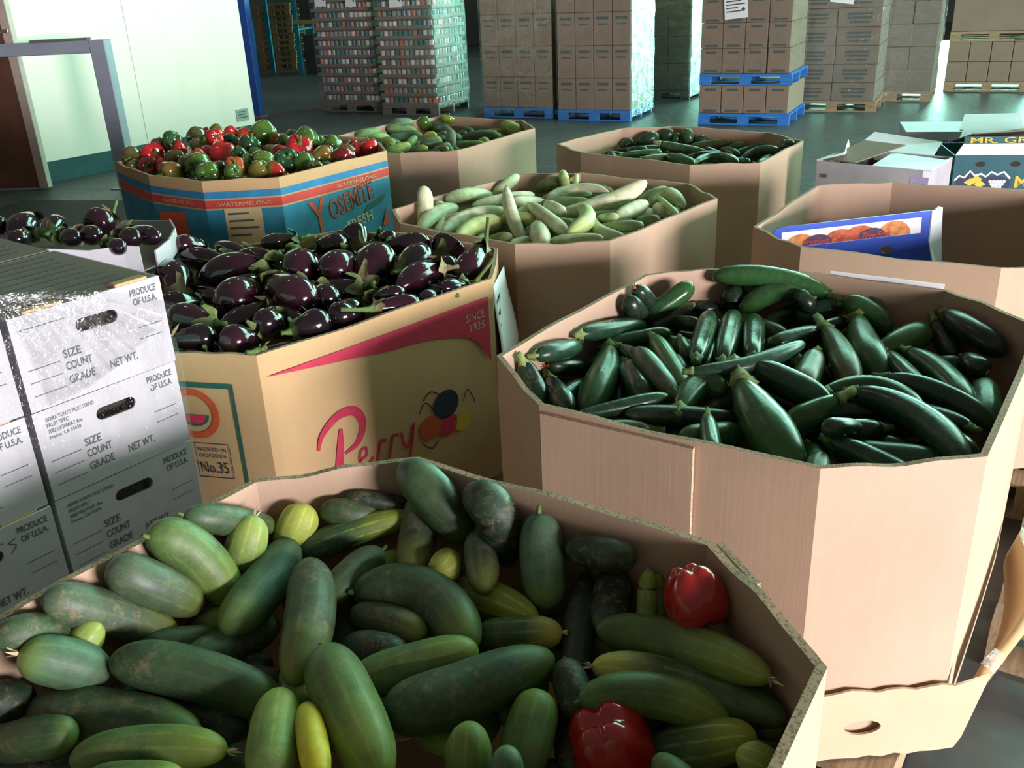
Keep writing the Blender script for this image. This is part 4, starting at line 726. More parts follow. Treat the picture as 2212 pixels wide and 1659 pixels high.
((0.057,3.846,0.807),(0.204,3.833,0.807),(0.316,3.773,0.808),0.029,'g','C4','half buried greenish ribbed cucumber below the pale tapered cucumber slanting'),
((0.367,4.238,0.825),(0.471,4.369,0.818),(0.549,4.505,0.810),0.037,'o','C5','half buried dull ribbed cucumber below the brownish cucumber behind the bright white one'),
((0.203,4.455,0.803),(0.117,4.357,0.831),(0.038,4.249,0.860),0.036,'w','C6','half buried whitish ribbed cucumber below the whitish cucumber lying straight'),
((-0.045,4.452,0.773),(0.047,4.320,0.787),(0.128,4.211,0.801),0.038,'g','C7','half buried greenish ribbed cucumber below the whitish cucumber lying straight'),
((0.622,3.886,0.795),(0.478,3.894,0.793),(0.339,3.898,0.790),0.035,'g','C8','half buried greenish ribbed cucumber below the ribbed bulging cucumber'),
((0.426,4.409,0.848),(0.280,4.400,0.827),(0.162,4.358,0.806),0.036,'o','C9','half buried dull ribbed cucumber below the small upright green cucumber rising over the back rim'),
((-0.159,3.746,0.782),(-0.244,3.836,0.797),(-0.362,3.939,0.812),0.033,'w','C10','half buried whitish ribbed cucumber below the yellow-green striped cucumber'),
((0.075,3.658,0.792),(0.233,3.637,0.777),(0.403,3.588,0.762),0.037,'w','C14','half buried whitish ribbed cucumber below the pale green cucumber'),
((0.573,4.245,0.767),(0.578,4.390,0.779),(0.566,4.521,0.791),0.037,'g','C15','half buried greenish ribbed cucumber below the pale cucumber near the far corner'),
((0.140,3.902,0.845),(0.294,3.920,0.820),(0.405,3.984,0.795),0.031,'g','C16','half buried greenish ribbed cucumber below the short ribbed piece, nearer one'),
((0.592,4.098,0.819),(0.464,4.038,0.821),(0.321,4.020,0.822),0.032,'o','C17','half buried dull ribbed cucumber below the longest white cucumber rising to a rounded end'),
((0.735,4.069,0.811),(0.800,4.184,0.797),(0.817,4.282,0.782),0.029,'w','C18','half buried whitish ribbed cucumber below the white round cucumber end, farther one'),
((0.847,4.327,0.763),(0.826,4.203,0.754),(0.854,4.092,0.744),0.031,'g','C20','half buried greenish ribbed cucumber below the white round cucumber end'),
((0.082,4.600,0.772),(0.174,4.535,0.787),(0.309,4.447,0.801),0.034,'o','C21','half buried dull ribbed cucumber below the dull olive arched cucumber'),
((-0.269,4.157,0.823),(-0.137,4.156,0.828),(0.013,4.191,0.833),0.027,'w','C22','half buried whitish ribbed cucumber below the long ribbed pale cucumber'),
((0.097,3.684,0.788),(0.249,3.742,0.792),(0.416,3.767,0.796),0.031,'g','C23','half buried greenish ribbed cucumber below the shaded cucumber behind the short fat curled one'),
((0.075,4.082,0.814),(0.150,4.199,0.805),(0.275,4.310,0.796),0.038,'g','C24','half buried greenish ribbed cucumber below the short ribbed piece, farther one'),
((-0.082,3.581,0.783),(0.010,3.676,0.793),(0.130,3.776,0.803),0.036,'w','C26','half buried whitish ribbed cucumber below the shaded cucumber low'),
((0.336,3.682,0.774),(0.477,3.746,0.788),(0.604,3.809,0.802),0.038,'g','C27','half buried greenish ribbed cucumber below the green ribbed cucumber low'),
((-0.158,3.904,0.796),(-0.277,3.940,0.781),(-0.416,3.948,0.766),0.033,'g','C28','half buried greenish ribbed cucumber below the long ribbed pale cucumber'),
((-0.091,3.890,0.809),(-0.114,3.775,0.794),(-0.107,3.619,0.779),0.029,'g','C32','half buried greenish ribbed cucumber below the shaded cucumber low'),
((0.148,4.012,0.821),(0.061,3.913,0.796),(-0.011,3.774,0.770),0.037,'o','C33','half buried dull ribbed cucumber below the green dark-lined cucumber'),
((0.544,4.146,0.830),(0.415,4.156,0.801),(0.296,4.126,0.772),0.039,'g','C36','half buried greenish ribbed cucumber below the longest white cucumber rising to, nearer one'),
((-0.298,4.011,0.781),(-0.272,4.143,0.783),(-0.281,4.261,0.785),0.038,'w','C38','half buried whitish ribbed cucumber below the curved white-striped cucumber starting'),
((0.032,4.250,0.817),(-0.084,4.260,0.807),(-0.205,4.317,0.798),0.038,'o','C41','half buried dull ribbed cucumber below the whitish cucumber lying straight'),
((0.357,4.445,0.775),(0.300,4.529,0.790),(0.199,4.606,0.804),0.030,'g','C43','half buried greenish ribbed cucumber below the small upright green cucumber rising over the back rim'),
((0.672,4.465,0.744),(0.557,4.541,0.768),(0.406,4.656,0.791),0.029,'g','C44','half buried greenish ribbed cucumber below the brownish cucumber behind the bright white one')],
'E':[((-0.897,6.362,0.797),(-0.863,6.430,0.805),(-0.811,6.474,0.813),0.035,'d','E0','half buried dark pickling cucumber below the cucumber half hidden'),
((-0.503,6.273,0.754),(-0.546,6.324,0.781),(-0.555,6.402,0.807),0.032,'g','E2','half buried grey-green pickling cucumber below the grey-green cucumber below the yellow, farther one'),
((-0.144,6.489,0.782),(-0.115,6.434,0.801),(-0.098,6.385,0.820),0.039,'l','E3','half buried lime pickling cucumber below the dusty cucumber standing'),
((-0.014,6.889,0.805),(-0.067,6.877,0.783),(-0.133,6.821,0.761),0.034,'m','E5','half buried green pickling cucumber below the lime cucumber behind the long dark one'),
((-0.336,6.204,0.809),(-0.281,6.155,0.785),(-0.269,6.109,0.761),0.038,'g','E6','half buried grey-green pickling cucumber below the cucumber along the front rim'),
((0.052,6.828,0.761),(-0.039,6.772,0.790),(-0.080,6.754,0.820),0.029,'l','E7','half buried lime pickling cucumber below the long dark cucumber'),
((-0.355,6.161,0.832),(-0.333,6.093,0.808),(-0.309,6.043,0.785),0.032,'m','E9','half buried green pickling cucumber below the small cucumber end'),
((-0.573,6.823,0.791),(-0.541,6.751,0.779),(-0.556,6.660,0.767),0.041,'g','E10','half buried grey-green pickling cucumber below the yellow cucumber end'),
((-0.586,6.561,0.844),(-0.606,6.489,0.822),(-0.644,6.434,0.800),0.030,'l','E11','half buried lime pickling cucumber below the yellow cucumber end'),
((-0.386,5.994,0.818),(-0.448,6.068,0.802),(-0.482,6.114,0.787),0.033,'d','E12','half buried dark pickling cucumber below the small cucumber end'),
((-0.292,6.604,0.819),(-0.319,6.670,0.807),(-0.354,6.708,0.796),0.039,'m','E13','half buried green pickling cucumber below the yellow cucumber end'),
((-0.721,6.359,0.787),(-0.736,6.271,0.815),(-0.716,6.223,0.843),0.034,'m','E17','half buried green pickling cucumber below the bright lime cucumber, farther one'),
((-0.394,6.423,0.817),(-0.391,6.491,0.822),(-0.410,6.556,0.826),0.033,'d','E20','half buried dark pickling cucumber below the dusty cucumber standing'),
((-0.341,6.424,0.794),(-0.263,6.449,0.794),(-0.189,6.457,0.793),0.029,'g','E22','half buried grey-green pickling cucumber below the dusty cucumber standing'),
((-0.300,7.036,0.792),(-0.265,6.973,0.788),(-0.254,6.929,0.785),0.030,'d','E24','half buried dark pickling cucumber below the dark cucumber right of the crest pepper'),
((-0.058,6.633,0.772),(0.044,6.636,0.761),(0.106,6.653,0.750),0.040,'g','E26','half buried grey-green pickling cucumber below the long dark cucumber, farther one'),
((-0.374,6.762,0.828),(-0.414,6.770,0.808),(-0.496,6.784,0.787),0.036,'d','E28','half buried dark pickling cucumber below the short grey cucumber'),
((-0.803,6.475,0.779),(-0.885,6.510,0.767),(-0.949,6.525,0.755),0.031,'m','E29','half buried green pickling cucumber below the cucumber half hidden'),
((-0.831,6.660,0.815),(-0.777,6.716,0.787),(-0.703,6.746,0.759),0.040,'g','E30','half buried grey-green pickling cucumber below the pale pickling cucumber'),
((-0.588,6.445,0.750),(-0.577,6.490,0.776),(-0.559,6.575,0.801),0.037,'d','E32','half buried dark pickling cucumber below the yellow cucumber end'),
((-0.762,6.079,0.813),(-0.682,6.101,0.799),(-0.617,6.076,0.785),0.038,'m','E33','half buried green pickling cucumber below the bright lime cucumber, nearer one'),
((-0.381,6.182,0.816),(-0.371,6.218,0.819),(-0.348,6.300,0.821),0.030,'g','E34','half buried grey-green pickling cucumber below the grey-green cucumber below the yellow, nearer one'),
((-0.840,6.664,0.781),(-0.906,6.639,0.771),(-0.978,6.612,0.760),0.038,'m','E37','half buried green pickling cucumber below the pickling cucumber at the pepper-bin side of its pile'),
((-0.104,6.529,0.776),(-0.069,6.477,0.782),(-0.007,6.393,0.787),0.031,'g','E42','half buried grey-green pickling cucumber below the long dark cucumber, nearer one')],
'F':[((1.376,5.657,0.761),(1.313,5.725,0.761),(1.270,5.783,0.762),0.040,'k','F0','half buried blackish far-bin zucchini below the arched gleaming zucchini, farther one'),
((1.134,5.326,0.780),(1.166,5.248,0.787),(1.177,5.166,0.794),0.031,'d','F1','half buried dark far-bin zucchini below the zucchini sloping down to the front rim'),
((0.727,5.477,0.761),(0.838,5.448,0.775),(0.919,5.394,0.789),0.030,'m','F2','half buried green far-bin zucchini below the olive zucchini at the front rim of the far'),
((1.408,5.593,0.761),(1.331,5.551,0.745),(1.249,5.460,0.730),0.041,'k','F3','half buried blackish far-bin zucchini below the arched gleaming zucchini, nearer one'),
((0.810,6.125,0.753),(0.878,6.055,0.759),(0.905,5.948,0.764),0.041,'k','F6','half buried blackish far-bin zucchini below the dark zucchini pointing up'),
((0.851,5.795,0.755),(0.734,5.838,0.769),(0.637,5.874,0.783),0.036,'m','F8','half buried green far-bin zucchini below the narrow dark zucchini, farther one'),
((1.377,5.758,0.752),(1.306,5.849,0.762),(1.282,5.927,0.773),0.037,'k','F9','half buried blackish far-bin zucchini below the wide zucchini with brownish stem'),
((0.711,5.561,0.753),(0.682,5.674,0.780),(0.667,5.757,0.807),0.031,'d','F10','half buried dark far-bin zucchini below the green zucchini in front of the long dark wall-side'),
((1.032,5.818,0.786),(1.022,5.919,0.770),(1.034,5.986,0.754),0.029,'k','F12','half buried blackish far-bin zucchini below the long gleaming zucchini'),
((1.440,5.346,0.750),(1.392,5.294,0.743),(1.321,5.237,0.736),0.041,'k','F15','half buried blackish far-bin zucchini below the pale round zucchini tip'),
((0.470,5.715,0.772),(0.563,5.746,0.768),(0.670,5.743,0.764),0.030,'m','F17','half buried green far-bin zucchini below the narrow dark zucchini, nearer one'),
((1.034,5.677,0.760),(1.089,5.570,0.765),(1.171,5.503,0.771),0.031,'m','F20','half buried green far-bin zucchini below the dark zucchini between the gleaming ones'),
((0.949,5.524,0.771),(0.865,5.569,0.781),(0.792,5.576,0.792),0.029,'k','F21','half buried blackish far-bin zucchini below the olive zucchini at the front, farther one'),
((1.138,5.723,0.766),(1.035,5.804,0.758),(0.951,5.842,0.751),0.035,'d','F22','half buried dark far-bin zucchini below the long gleaming zucchini'),
((1.094,5.535,0.729),(0.987,5.485,0.752),(0.892,5.476,0.774),0.029,'k','F24','half buried blackish far-bin zucchini below the olive zucchini at the front, nearer one'),
((1.604,5.568,0.779),(1.553,5.494,0.768),(1.479,5.392,0.757),0.031,'k','F27','half buried blackish far-bin zucchini below the gleaming zucchini standing'),
((1.520,5.564,0.734),(1.573,5.475,0.715),(1.672,5.403,0.696),0.040,'d','F28','half buried dark far-bin zucchini below the gleaming zucchini standing'),
((1.238,5.307,0.759),(1.274,5.215,0.778),(1.290,5.142,0.797),0.033,'d','F40','half buried dark far-bin zucchini below the pale round zucchini tip'),
((1.450,5.609,0.705),(1.491,5.701,0.709),(1.531,5.794,0.714),0.040,'k','F42','half buried blackish far-bin zucchini below the small dark zucchini')],
'D':[((-1.303,5.204,0.978),(-1.279,5.204,0.980),(-1.221,5.251,0.983),0.052,'olive','D0','half buried olive pepper below the third dark green pepper from the left, third row'),
((-0.962,4.978,0.923),(-0.941,4.935,0.920),(-0.882,4.937,0.918),0.057,'dgreen','D3','half buried dark green pepper below the second mid green pepper from the left, second row'),
((-1.348,5.069,1.004),(-1.335,5.111,0.980),(-1.276,5.138,0.956),0.054,'green','D7','half buried green pepper below the third dark green pepper from the left, third row'),
((-0.948,5.318,0.954),(-0.973,5.317,0.952),(-1.045,5.284,0.951),0.051,'red','D11','half buried red pepper below the third mid green pepper from the left, third row'),
((-1.810,5.346,0.936),(-1.811,5.404,0.916),(-1.767,5.442,0.897),0.053,'olive','D25','half buried olive pepper below the first olive green pepper from the left, third row'),
((-1.565,4.773,0.929),(-1.515,4.745,0.908),(-1.508,4.728,0.887),0.052,'green','D32','half buried green pepper below the second mid green pepper from the left, front row'),
((-1.686,4.985,0.905),(-1.738,4.970,0.934),(-1.779,4.961,0.963),0.050,'olive','D35','half buried olive pepper below the second olive green pepper from the left, front row'),
((-1.808,4.850,0.901),(-1.803,4.892,0.896),(-1.807,4.922,0.891),0.057,'green','D37','half buried green pepper below the first olive yellow pepper from the left, front row'),
((-1.973,5.220,0.874),(-1.942,5.245,0.888),(-1.893,5.250,0.901),0.052,'dgreen','D38','half buried dark green pepper below the first bright red pepper from the left, second row'),
((-1.176,4.776,0.906),(-1.139,4.760,0.924),(-1.091,4.762,0.943),0.051,'dgreen','D43','half buried dark green pepper below the only red and green pepper, front row'),
((-1.053,4.593,0.930),(-1.057,4.639,0.904),(-1.090,4.670,0.879),0.057,'rg','D44','half buried mottled pepper below the only red and green pepper, front row'),
((-0.773,5.162,0.908),(-0.722,5.201,0.904),(-0.709,5.213,0.900),0.050,'olive','D45','half buried olive pepper below the sixth bright red pepper from the left, third row'),
((-1.424,4.582,0.936),(-1.385,4.582,0.921),(-1.334,4.566,0.906),0.044,'rg','D49','half buried mottled pepper below the third mid green pepper from the left, front row'),
((-1.318,4.652,0.914),(-1.282,4.712,0.923),(-1.271,4.723,0.932),0.044,'green','D52','half buried green pepper below the second olive yellow pepper from the left, front row'),
((-1.638,4.895,0.894),(-1.599,4.927,0.895),(-1.604,4.959,0.896),0.049,'dgreen','D58','half buried dark green pepper below the first mid green pepper from the left, front row'),
((-1.353,4.740,0.894),(-1.379,4.789,0.908),(-1.420,4.821,0.921),0.044,'olive','D60','half buried olive pepper below the third olive green pepper from the left, front row')],
}
BIN={'A':[(-1.017,0.981),(-0.531,1.651),(-0.201,1.715),(0.333,1.349),(0.422,1.023),(-0.050,0.323),(-0.389,0.295),(-0.918,0.656)],'B':[(-0.037,2.270),(0.454,2.935),(0.801,2.981),(1.318,2.634),(1.413,2.295),(0.931,1.603),(0.595,1.585),(0.060,1.945)],'C':[(-0.498,4.106),(0.076,4.787),(0.405,4.758),(0.884,4.355),(0.935,4.013),(0.391,3.380),(0.035,3.398),(-0.436,3.823)],'F':[(0.337,5.712),(0.793,6.235),(1.128,6.232),(1.642,5.774),(1.742,5.412),(1.330,4.794),(0.971,4.821),(0.453,5.374)],'G':[(0.956,3.494),(1.430,4.193),(1.767,4.187),(2.300,3.852),(2.395,3.525),(1.909,2.833),(1.572,2.819),(1.043,3.176)],'E':[(-1.227,6.356),(-0.749,7.054),(-0.451,7.297),(0.166,6.868),(0.237,6.419),(-0.261,5.643),(-0.603,5.623),(-1.128,6.031)],'H':[(-1.230,3.460),(-0.680,3.760),(-0.400,3.660),(-0.030,3.360),(-0.050,2.970),(-0.690,2.350),(-0.980,2.420),(-1.340,3.020)],'D':[(-2.098,5.135),(-1.677,5.911),(-1.347,5.961),(-0.738,5.563),(-0.617,5.096),(-1.061,4.443),(-1.424,4.428),(-1.762,4.676)]}

# ------------------------------------------------------------------ structure: floor, walls, door
n = N('floor_concrete'); co = n.coord()
big = n.noise(co, 0.6, 5); fi = n.noise(co, 14, 5)
c = n.mix(n.ramp(big, (0.3, 0.0), (0.7, 1.0)), (0.045, 0.048, 0.050), (0.080, 0.085, 0.086))
c = n.mix(n.math('MULTIPLY', n.ramp(fi, (0.45, 0.0), (0.7, 1.0)), 0.35), c, (0.13, 0.13, 0.125))
M['floor'] = n.set(c, n.ramp(fi, (0.3, 0.34), (0.7, 0.55)))
n.b.inputs['Specular IOR Level'].default_value = 0.5
M['wallpanel'] = None
n = N('white_wall_panel'); co = n.coord()
dirt = n.noise(n.coord('Object', (1, 1, 0.35)), 3.5, 5)
M['wallpanel'] = n.set(n.mix(n.math('MULTIPLY', n.ramp(dirt, (0.5, 0.0), (0.8, 1.0)), 0.25), (0.86, 0.78, 0.68), (0.64, 0.56, 0.45)), 0.45)
M['wallblue'] = plain('blue_trim_paint', (0.02, 0.075, 0.30), 0.45, 0.1)
M['walldark'] = plain('back_wall_paint', (0.10, 0.13, 0.12), 0.8, 0.2, 0.5)
M['baseteal'] = plain('teal_base_paint', (0.02, 0.075, 0.085), 0.6, 0.2)
M['doorbrown'] = plain('brown_door_board', (0.15, 0.065, 0.040), 0.55, 0.25, 3)
M['steel'] = plain('grey_painted_steel', (0.30, 0.33, 0.39), 0.45, 0.08, 4)
M['chrome'] = plain('worn_chrome', (0.55, 0.53, 0.50), 0.25, 0.1, 20, 1.0)
M['rubber'] = plain('dark_rubber_mat', (0.020, 0.022, 0.022), 0.7, 0.3, 12)
M['rackblue'] = plain('rack_blue_paint', (0.02, 0.22, 0.34), 0.5, 0.1)
M['rackbeam'] = plain('rack_beam_paint', (0.36, 0.30, 0.12), 0.5, 0.1)

tag(box('floor', (-14, 18, -9, 34, -0.1, 0), M['floor']), kind='structure')
tag(box('wall_back', (-14, 18, 33, 33.3, 0, 7), M['walldark']), kind='structure')

# white insulated wall on the left, running away from the camera
A, B = Vector((-4.904, 10.461, 0)), Vector((-3.267, 12.813, 0))
ang = math.atan2(B.y - A.y, B.x - A.x); WL = (B - A).length
wl = empty('wall_left', A, ang); tag(wl, kind='structure')
box('wall_panel', (-0.25, WL, 0.0, 0.16, 0.22, 4.2), M['wallpanel'], wl)
box('base_strip', (-0.25, WL, -0.006, 0.166, 0.0, 0.22), M['baseteal'], wl)
box('notice_plate', (WL - 0.30, WL - 0.10, -0.010, -0.001, 0.29, 0.44), plain('notice_grey_green', (0.30, 0.38, 0.33), 0.5), wl)
for i in range(3): box('notice_line', (WL - 0.28, WL - 0.15 + 0.01 * i, -0.0125, -0.0105, 0.40 - 0.035 * i, 0.412 - 0.035 * i), M['ink_grey'], wl)
box('panel_seam', (1.18, 1.186, -0.003, 0.0, 0.22, 4.2), plain('seam_grey', (0.50, 0.52, 0.46), 0.6), wl)
bc = empty('pillar_1', (-3.90, 15.50, 0), R_(-14)); tag(bc, kind='structure')
box('column', (-0.12, 0.10, -0.08, 0.08, 0.0, 4.2), M['wallblue'], bc, bev=0.006)
box('column_foot', (-0.15, 0.13, -0.11, 0.11, 0.0, 0.03), plain('rusty_foot', (0.22, 0.12, 0.06), 0.8), bc)

# brown door leaf with pale edge at the far left
d1 = empty('door_1', (-4.80, 9.95, 0), R_(180 - 8)); tag(d1, kind='structure')
box('door_leaf', (0.10, 1.25, -0.03, 0.03, 0.02, 3.0), M['doorbrown'], d1, bev=0.003)
box('door_edge', (0.0, 0.10, -0.04, 0.04, 0.02, 3.0), plain('pale_door_edge', (0.52, 0.42, 0.36), 0.6), d1, bev=0.004)
k = box('door_latch', (0.02, 0.30, 0.03, 0.06, 1.56, 1.59), M['chrome'], d1, bev=0.004)
box('latch_grip', (0.16, 0.19, 0.06, 0.12, 1.55, 1.60), M['chrome'], k, bev=0.004)
box('door_knob', (0.14, 0.20, 0.03, 0.10, 1.74, 1.80), M['chrome'], d1, bev=0.012)

# grey steel guard frame in front of the door
gf = empty('guard_frame', (-3.93, 9.85, 0), R_(180 - 3))
tag(gf, 'grey painted steel guard frame standing before the brown door', 'guard rail')
box('leg', (-0.08, 0.08, -0.08, 0.08, 0.0, 1.46), M['steel'], gf, bev=0.008)
box('top_rail', (0.08, 1.75, -0.07, 0.07, 1.34, 1.46), M['steel'], gf, bev=0.008)
box('leg', (1.75, 1.91, -0.08, 0.08, 0.0, 1.46), M['steel'], gf, bev=0.008)
box('foot_plate', (-0.14, 0.14, -0.14, 0.14, 0.0, 0.012), M['steel'], gf)
tg = box('short_board', (-0.28, 0.28, -0.06, 0.06, 0.0, 0.022), plain('painted_board', (0.12, 0.13, 0.11), 0.6), None, (-4.32, 9.86, 1.461), (0, 0, R_(4)), 0.003)
tag(tg, 'short dark board lying on the grey guard frame top rail', 'board')
mt = box('floor_mat', (-1.5, 1.5, -1.1, 1.1, 0.001, 0.02), M['rubber'], None, (-3.55, 7.9, 0), (0, 0, R_(-12)), 0.006)
tag(mt, 'dark rubber mat on the floor before the grey guard frame', 'mat')

# ------------------------------------------------------------------ pallets
def pallet(name, L, W, mat, parent, z=0.0, H=0.14, boards=5):
    """wooden pallet with separate boards; local origin at a bottom corner; L along x, W along y"""
    p = empty(name, (0, 0, z), 0, parent)
    sw = 0.045
    for i in range(3):
        y = sw / 2 + i * (W - sw) / 2
        # stringer made of blocks so that the fork openings are open
        for x0 in (0.0, L / 2 - 0.07, L - 0.14): box('block', (x0, x0 + 0.14, y - sw / 2, y + sw / 2, 0.016, H - 0.036), mat, p)
        box('stringer_board', (0, L, y - sw / 2, y + sw / 2, H - 0.036, H - 0.018), mat, p)
        box('stringer_board', (0, L, y - sw / 2, y + sw / 2, 0.0, 0.016), mat, p)
    bw = W / (boards * 1.35)
    for i in range(boards):
        y = i * (W - bw) / (boards - 1)
        box('deck_board', (0, L, y, y + bw, H - 0.018, H), mat, p)
    return p

# ------------------------------------------------------------------ octagonal produce bins
def bin_panel(name, a, b, a2, b2, z0, z1, mats, parent, wav=0.004, seed=0, nu=14, nz=8, bulge=0.006, dent=None):
    """one bin wall: outer edge a->b, inner edge a2->b2 (plan points)"""
    rd = random.Random(seed); V = []; Fc = []; fm = []
    ph = rd.random() * 6
    a, b, a2, b2 = (Vector((*q, 0)) for q in (a, b, a2, b2))
    ex = (b - a).normalized(); nn = Vector((ex.y, -ex.x, 0))
    top = [wav * (math.sin(ph + 5.1 * i / nu) + 0.6 * math.sin(2.3 * ph + 13 * i / nu)) * math.sin(math.pi * i / nu) for i in range(nu + 1)]
    for side, (p, q) in enumerate(((a, b), (a2, b2))):
        for j in range(nz + 1):
            for i in range(nu + 1):
                u, v = i / nu, j / nz
                pt = p.lerp(q, u); pt.z = z0 + (z1 - z0) * v + top[i] * v ** 6
                pt += nn * bulge * math.sin(math.pi * u) * (0.4 + 0.6 * math.sin(math.pi * min(1, v * 0.9)))
                V.append(pt)
    s = (nu + 1) * (nz + 1)
    id_ = lambda sd, i, j: sd * s + j * (nu + 1) + i
    for j in range(nz):
        for i in range(nu):
            Fc.append((id_(0, i, j), id_(0, i, j + 1), id_(0, i + 1, j + 1), id_(0, i + 1, j))); fm.append(0)
            Fc.append((id_(1, i, j), id_(1, i + 1, j), id_(1, i + 1, j + 1), id_(1, i, j + 1))); fm.append(1)
    for i in range(nu):
        Fc.append((id_(0, i, nz), id_(1, i, nz), id_(1, i + 1, nz), id_(0, i + 1, nz))); fm.append(2)
        Fc.append((id_(0, i, 0), id_(0, i + 1, 0), id_(1, i + 1, 0), id_(1, i, 0))); fm.append(2)
    for j in range(nz):
        Fc.append((id_(0, 0, j), id_(1, 0, j), id_(1, 0, j + 1), id_(0, 0, j + 1))); fm.append(2)
        Fc.append((id_(0, nu, j), id_(0, nu, j + 1), id_(1, nu, j + 1), id_(1, nu, j))); fm.append(2)
    me = mesh(name, V, Fc, mats, fm, False)
    bm = bmesh.new(); bm.from_mesh(me); bmesh.ops.recalc_face_normals(bm, faces=bm.faces[:]); bm.to_mesh(me); bm.free()
    return link(name, me, parent)

def inset_poly(P, t):
    n = len(P); c = Vector((sum(p[0] for p in P) / n, sum(p[1] for p in P) / n)); out = []
    P = [Vector(p) for p in P]
    def line(i):
        a, b = P[i], P[(i + 1) % n]; e = (b - a).normalized(); nn = Vector((-e.y, e.x))
        if nn.dot(c - a) < 0: nn = -nn
        return a + nn * t, e
    for i in range(n):
        p, e = line((i - 1) % n); q, g = line(i)
        den = e.x * g.y - e.y * g.x
        s = ((q - p).x * g.y - (q - p).y * g.x) / den
        out.append(p + e * s)
    return out

BASE_Z = 0.14
RIM = 0.886
PALLET_OF = {}
def make_bin(key, label, z1=RIM, mats=None, t=0.013, wav=0.004, group='octagonal cardboard produce bins', bulge=0.006, pal_label=None):
    P = BIN[key]; mats = mats or [M['kraft'], M['kraft'], M['edge']]
    root = empty('produce_bin', (0, 0, 0)); tag(root, label, 'bin', group)
    I = inset_poly(P, t)
    for k in range(8):
        j = (k + 1) % 8
        bin_panel('wall_panel', P[j], P[k], I[j], I[k], BASE_Z + 0.012, z1, mats, root, wav, seed=ord(key) * 8 + k, bulge=bulge)
    V = [(p.x, p.y, BASE_Z + z) for z in (0.002, 0.012) for p in I]
    me = mesh('bottom', V, [list(range(7, -1, -1)), list(range(8, 16))] + [(i, (i + 1) % 8, 8 + (i + 1) % 8, 8 + i) for i in range(8)], M['kraft'])
    link('bottom', me, root)
    # pallet under the bin, aligned with its long sides
    e = Vector((P[4][0] - P[5][0], P[4][1] - P[5][1])); a = math.atan2(e.y, e.x)
    c = Vector((sum(p[0] for p in P) / 8, sum(p[1] for p in P) / 8))
    L, Wd = 1.20, 1.04
    o = c - Vector((math.cos(a), math.sin(a))) * L / 2 - Vector((-math.sin(a), math.cos(a))) * Wd / 2
    pr = empty('wooden_pallet', (o.x, o.y, 0), a); tag(pr, pal_label or ('worn wooden pallet under the ' + label.split(' with')[0])[:90], 'pallet', 'pallets under the produce bins')
    pallet_parts(pr, L, Wd, M['wood'])
    return root

def pallet_parts(p, L, W, mat, H=0.138, boards=6):
    sw = 0.045
    for i in range(3):
        y = sw / 2 + i * (W - sw) / 2
        box('stringer', (0, L, y - sw / 2, y + sw / 2, 0.018, H - 0.018), mat, p)
    bw = 0.11
    for i in range(boards):
        x = i * (L - bw) / (boards - 1)
        box('deck_board', (x, x + bw, 0, W, H - 0.018, H), mat, p)
    for i in (0, 2.5, 5):
        x = i * (L - bw) / 5
        box('bottom_board', (x, x + bw, 0, W, 0.0, 0.018), mat, p)

# ------------------------------------------------------------------ produce shapes
def prof_cuc(t): return max(0.0, 1 - abs(2 * t - 1) ** 3.2) ** 0.5
def prof_zuc(t): return max(0.0, 1 - abs(2 * t - 1) ** 3.5) ** 0.5 * (0.80 + 0.20 * t)
def prof_pear(t): return max(0.0, 1 - abs(2 * t - 1) ** 3.0) ** 0.5 * (0.58 + 0.42 * min(1, t * 1.5))
def prof_arm(t): return max(0.0, 1 - abs(2 * t - 1) ** 3.0) ** 0.5 * (0.85 + 0.15 * t)
def prof_egg(t):
    if t < 0.6: return math.sqrt(max(0.0, 1 - ((0.6 - t) / 0.6) ** 2.4)) * (0.55 + 0.45 * t / 0.6)
    return math.sqrt(max(0.0, 1 - ((t - 0.6) / 0.4) ** 2.4))

class Sweep:
    def __init__(self, P0, C, P1):
        self.P0, self.C, self.P1 = Vector(P0), Vector(C), Vector(P1)
        self.mid = self.at(0.5)
        t0 = self.tan(0); r = Vector((0, 0, 1)) if abs(t0.z) < 0.8 else Vector((1, 0, 0))
        self.ref = (r - t0 * r.dot(t0)).normalized()
    def at(self, t): return self.P0 * (1 - t) ** 2 + self.C * (2 * t * (1 - t)) + self.P1 * t * t
    def tan(self, t):
        d = (self.C - self.P0) * (1 - t) + (self.P1 - self.C) * t
        return d.normalized() if d.length > 1e-6 else (self.P1 - self.P0).normalized()
    def frame(self, t):
        T = self.tan(t); u = (self.ref - T * self.ref.dot(T)).normalized(); return T, u, T.cross(u)

def sweep_mesh(sw, R, prof, mat, rings=20, segs=16, ribs=0, amp=0.0, seed=0, lump=0.02):
    rd = random.Random(seed); V = []; UV = []; Fc = []
    ph = [rd.random() * 6.28 for _ in range(6)]
    for i in range(rings + 1):
        t = 0.5 - 0.5 * math.cos(math.pi * i / rings)
        T, u, v = sw.frame(t); p = sw.at(t) - sw.mid; r0 = R * prof(t)
        for j in range(segs):
            th = 2 * math.pi * j / segs
            k = 1 + lump * (math.sin(2 * th + ph[0] + 3 * t) + math.sin(th + ph[1] + 7 * t) * 0.7 + 0.5 * math.sin(9 * t + ph[2]))
            if ribs: k += amp * math.cos(ribs * th + ph[3])
            q = p + (u * math.cos(th) + v * math.sin(th)) * (r0 * k)
            V.append(q)
    tt = [0.5 - 0.5 * math.cos(math.pi * i / rings) for i in range(rings + 1)]
    for i in range(rings):
        for j in range(segs):
            Fc.append((i * segs + j, i * segs + (j + 1) % segs, (i + 1) * segs + (j + 1) % segs, (i + 1) * segs + j))
            UV += [(tt[i], j / segs), (tt[i], (j + 1) / segs), (tt[i + 1], (j + 1) / segs), (tt[i + 1], j / segs)]
    return mesh('body', V, Fc, mat, None, True, UV)

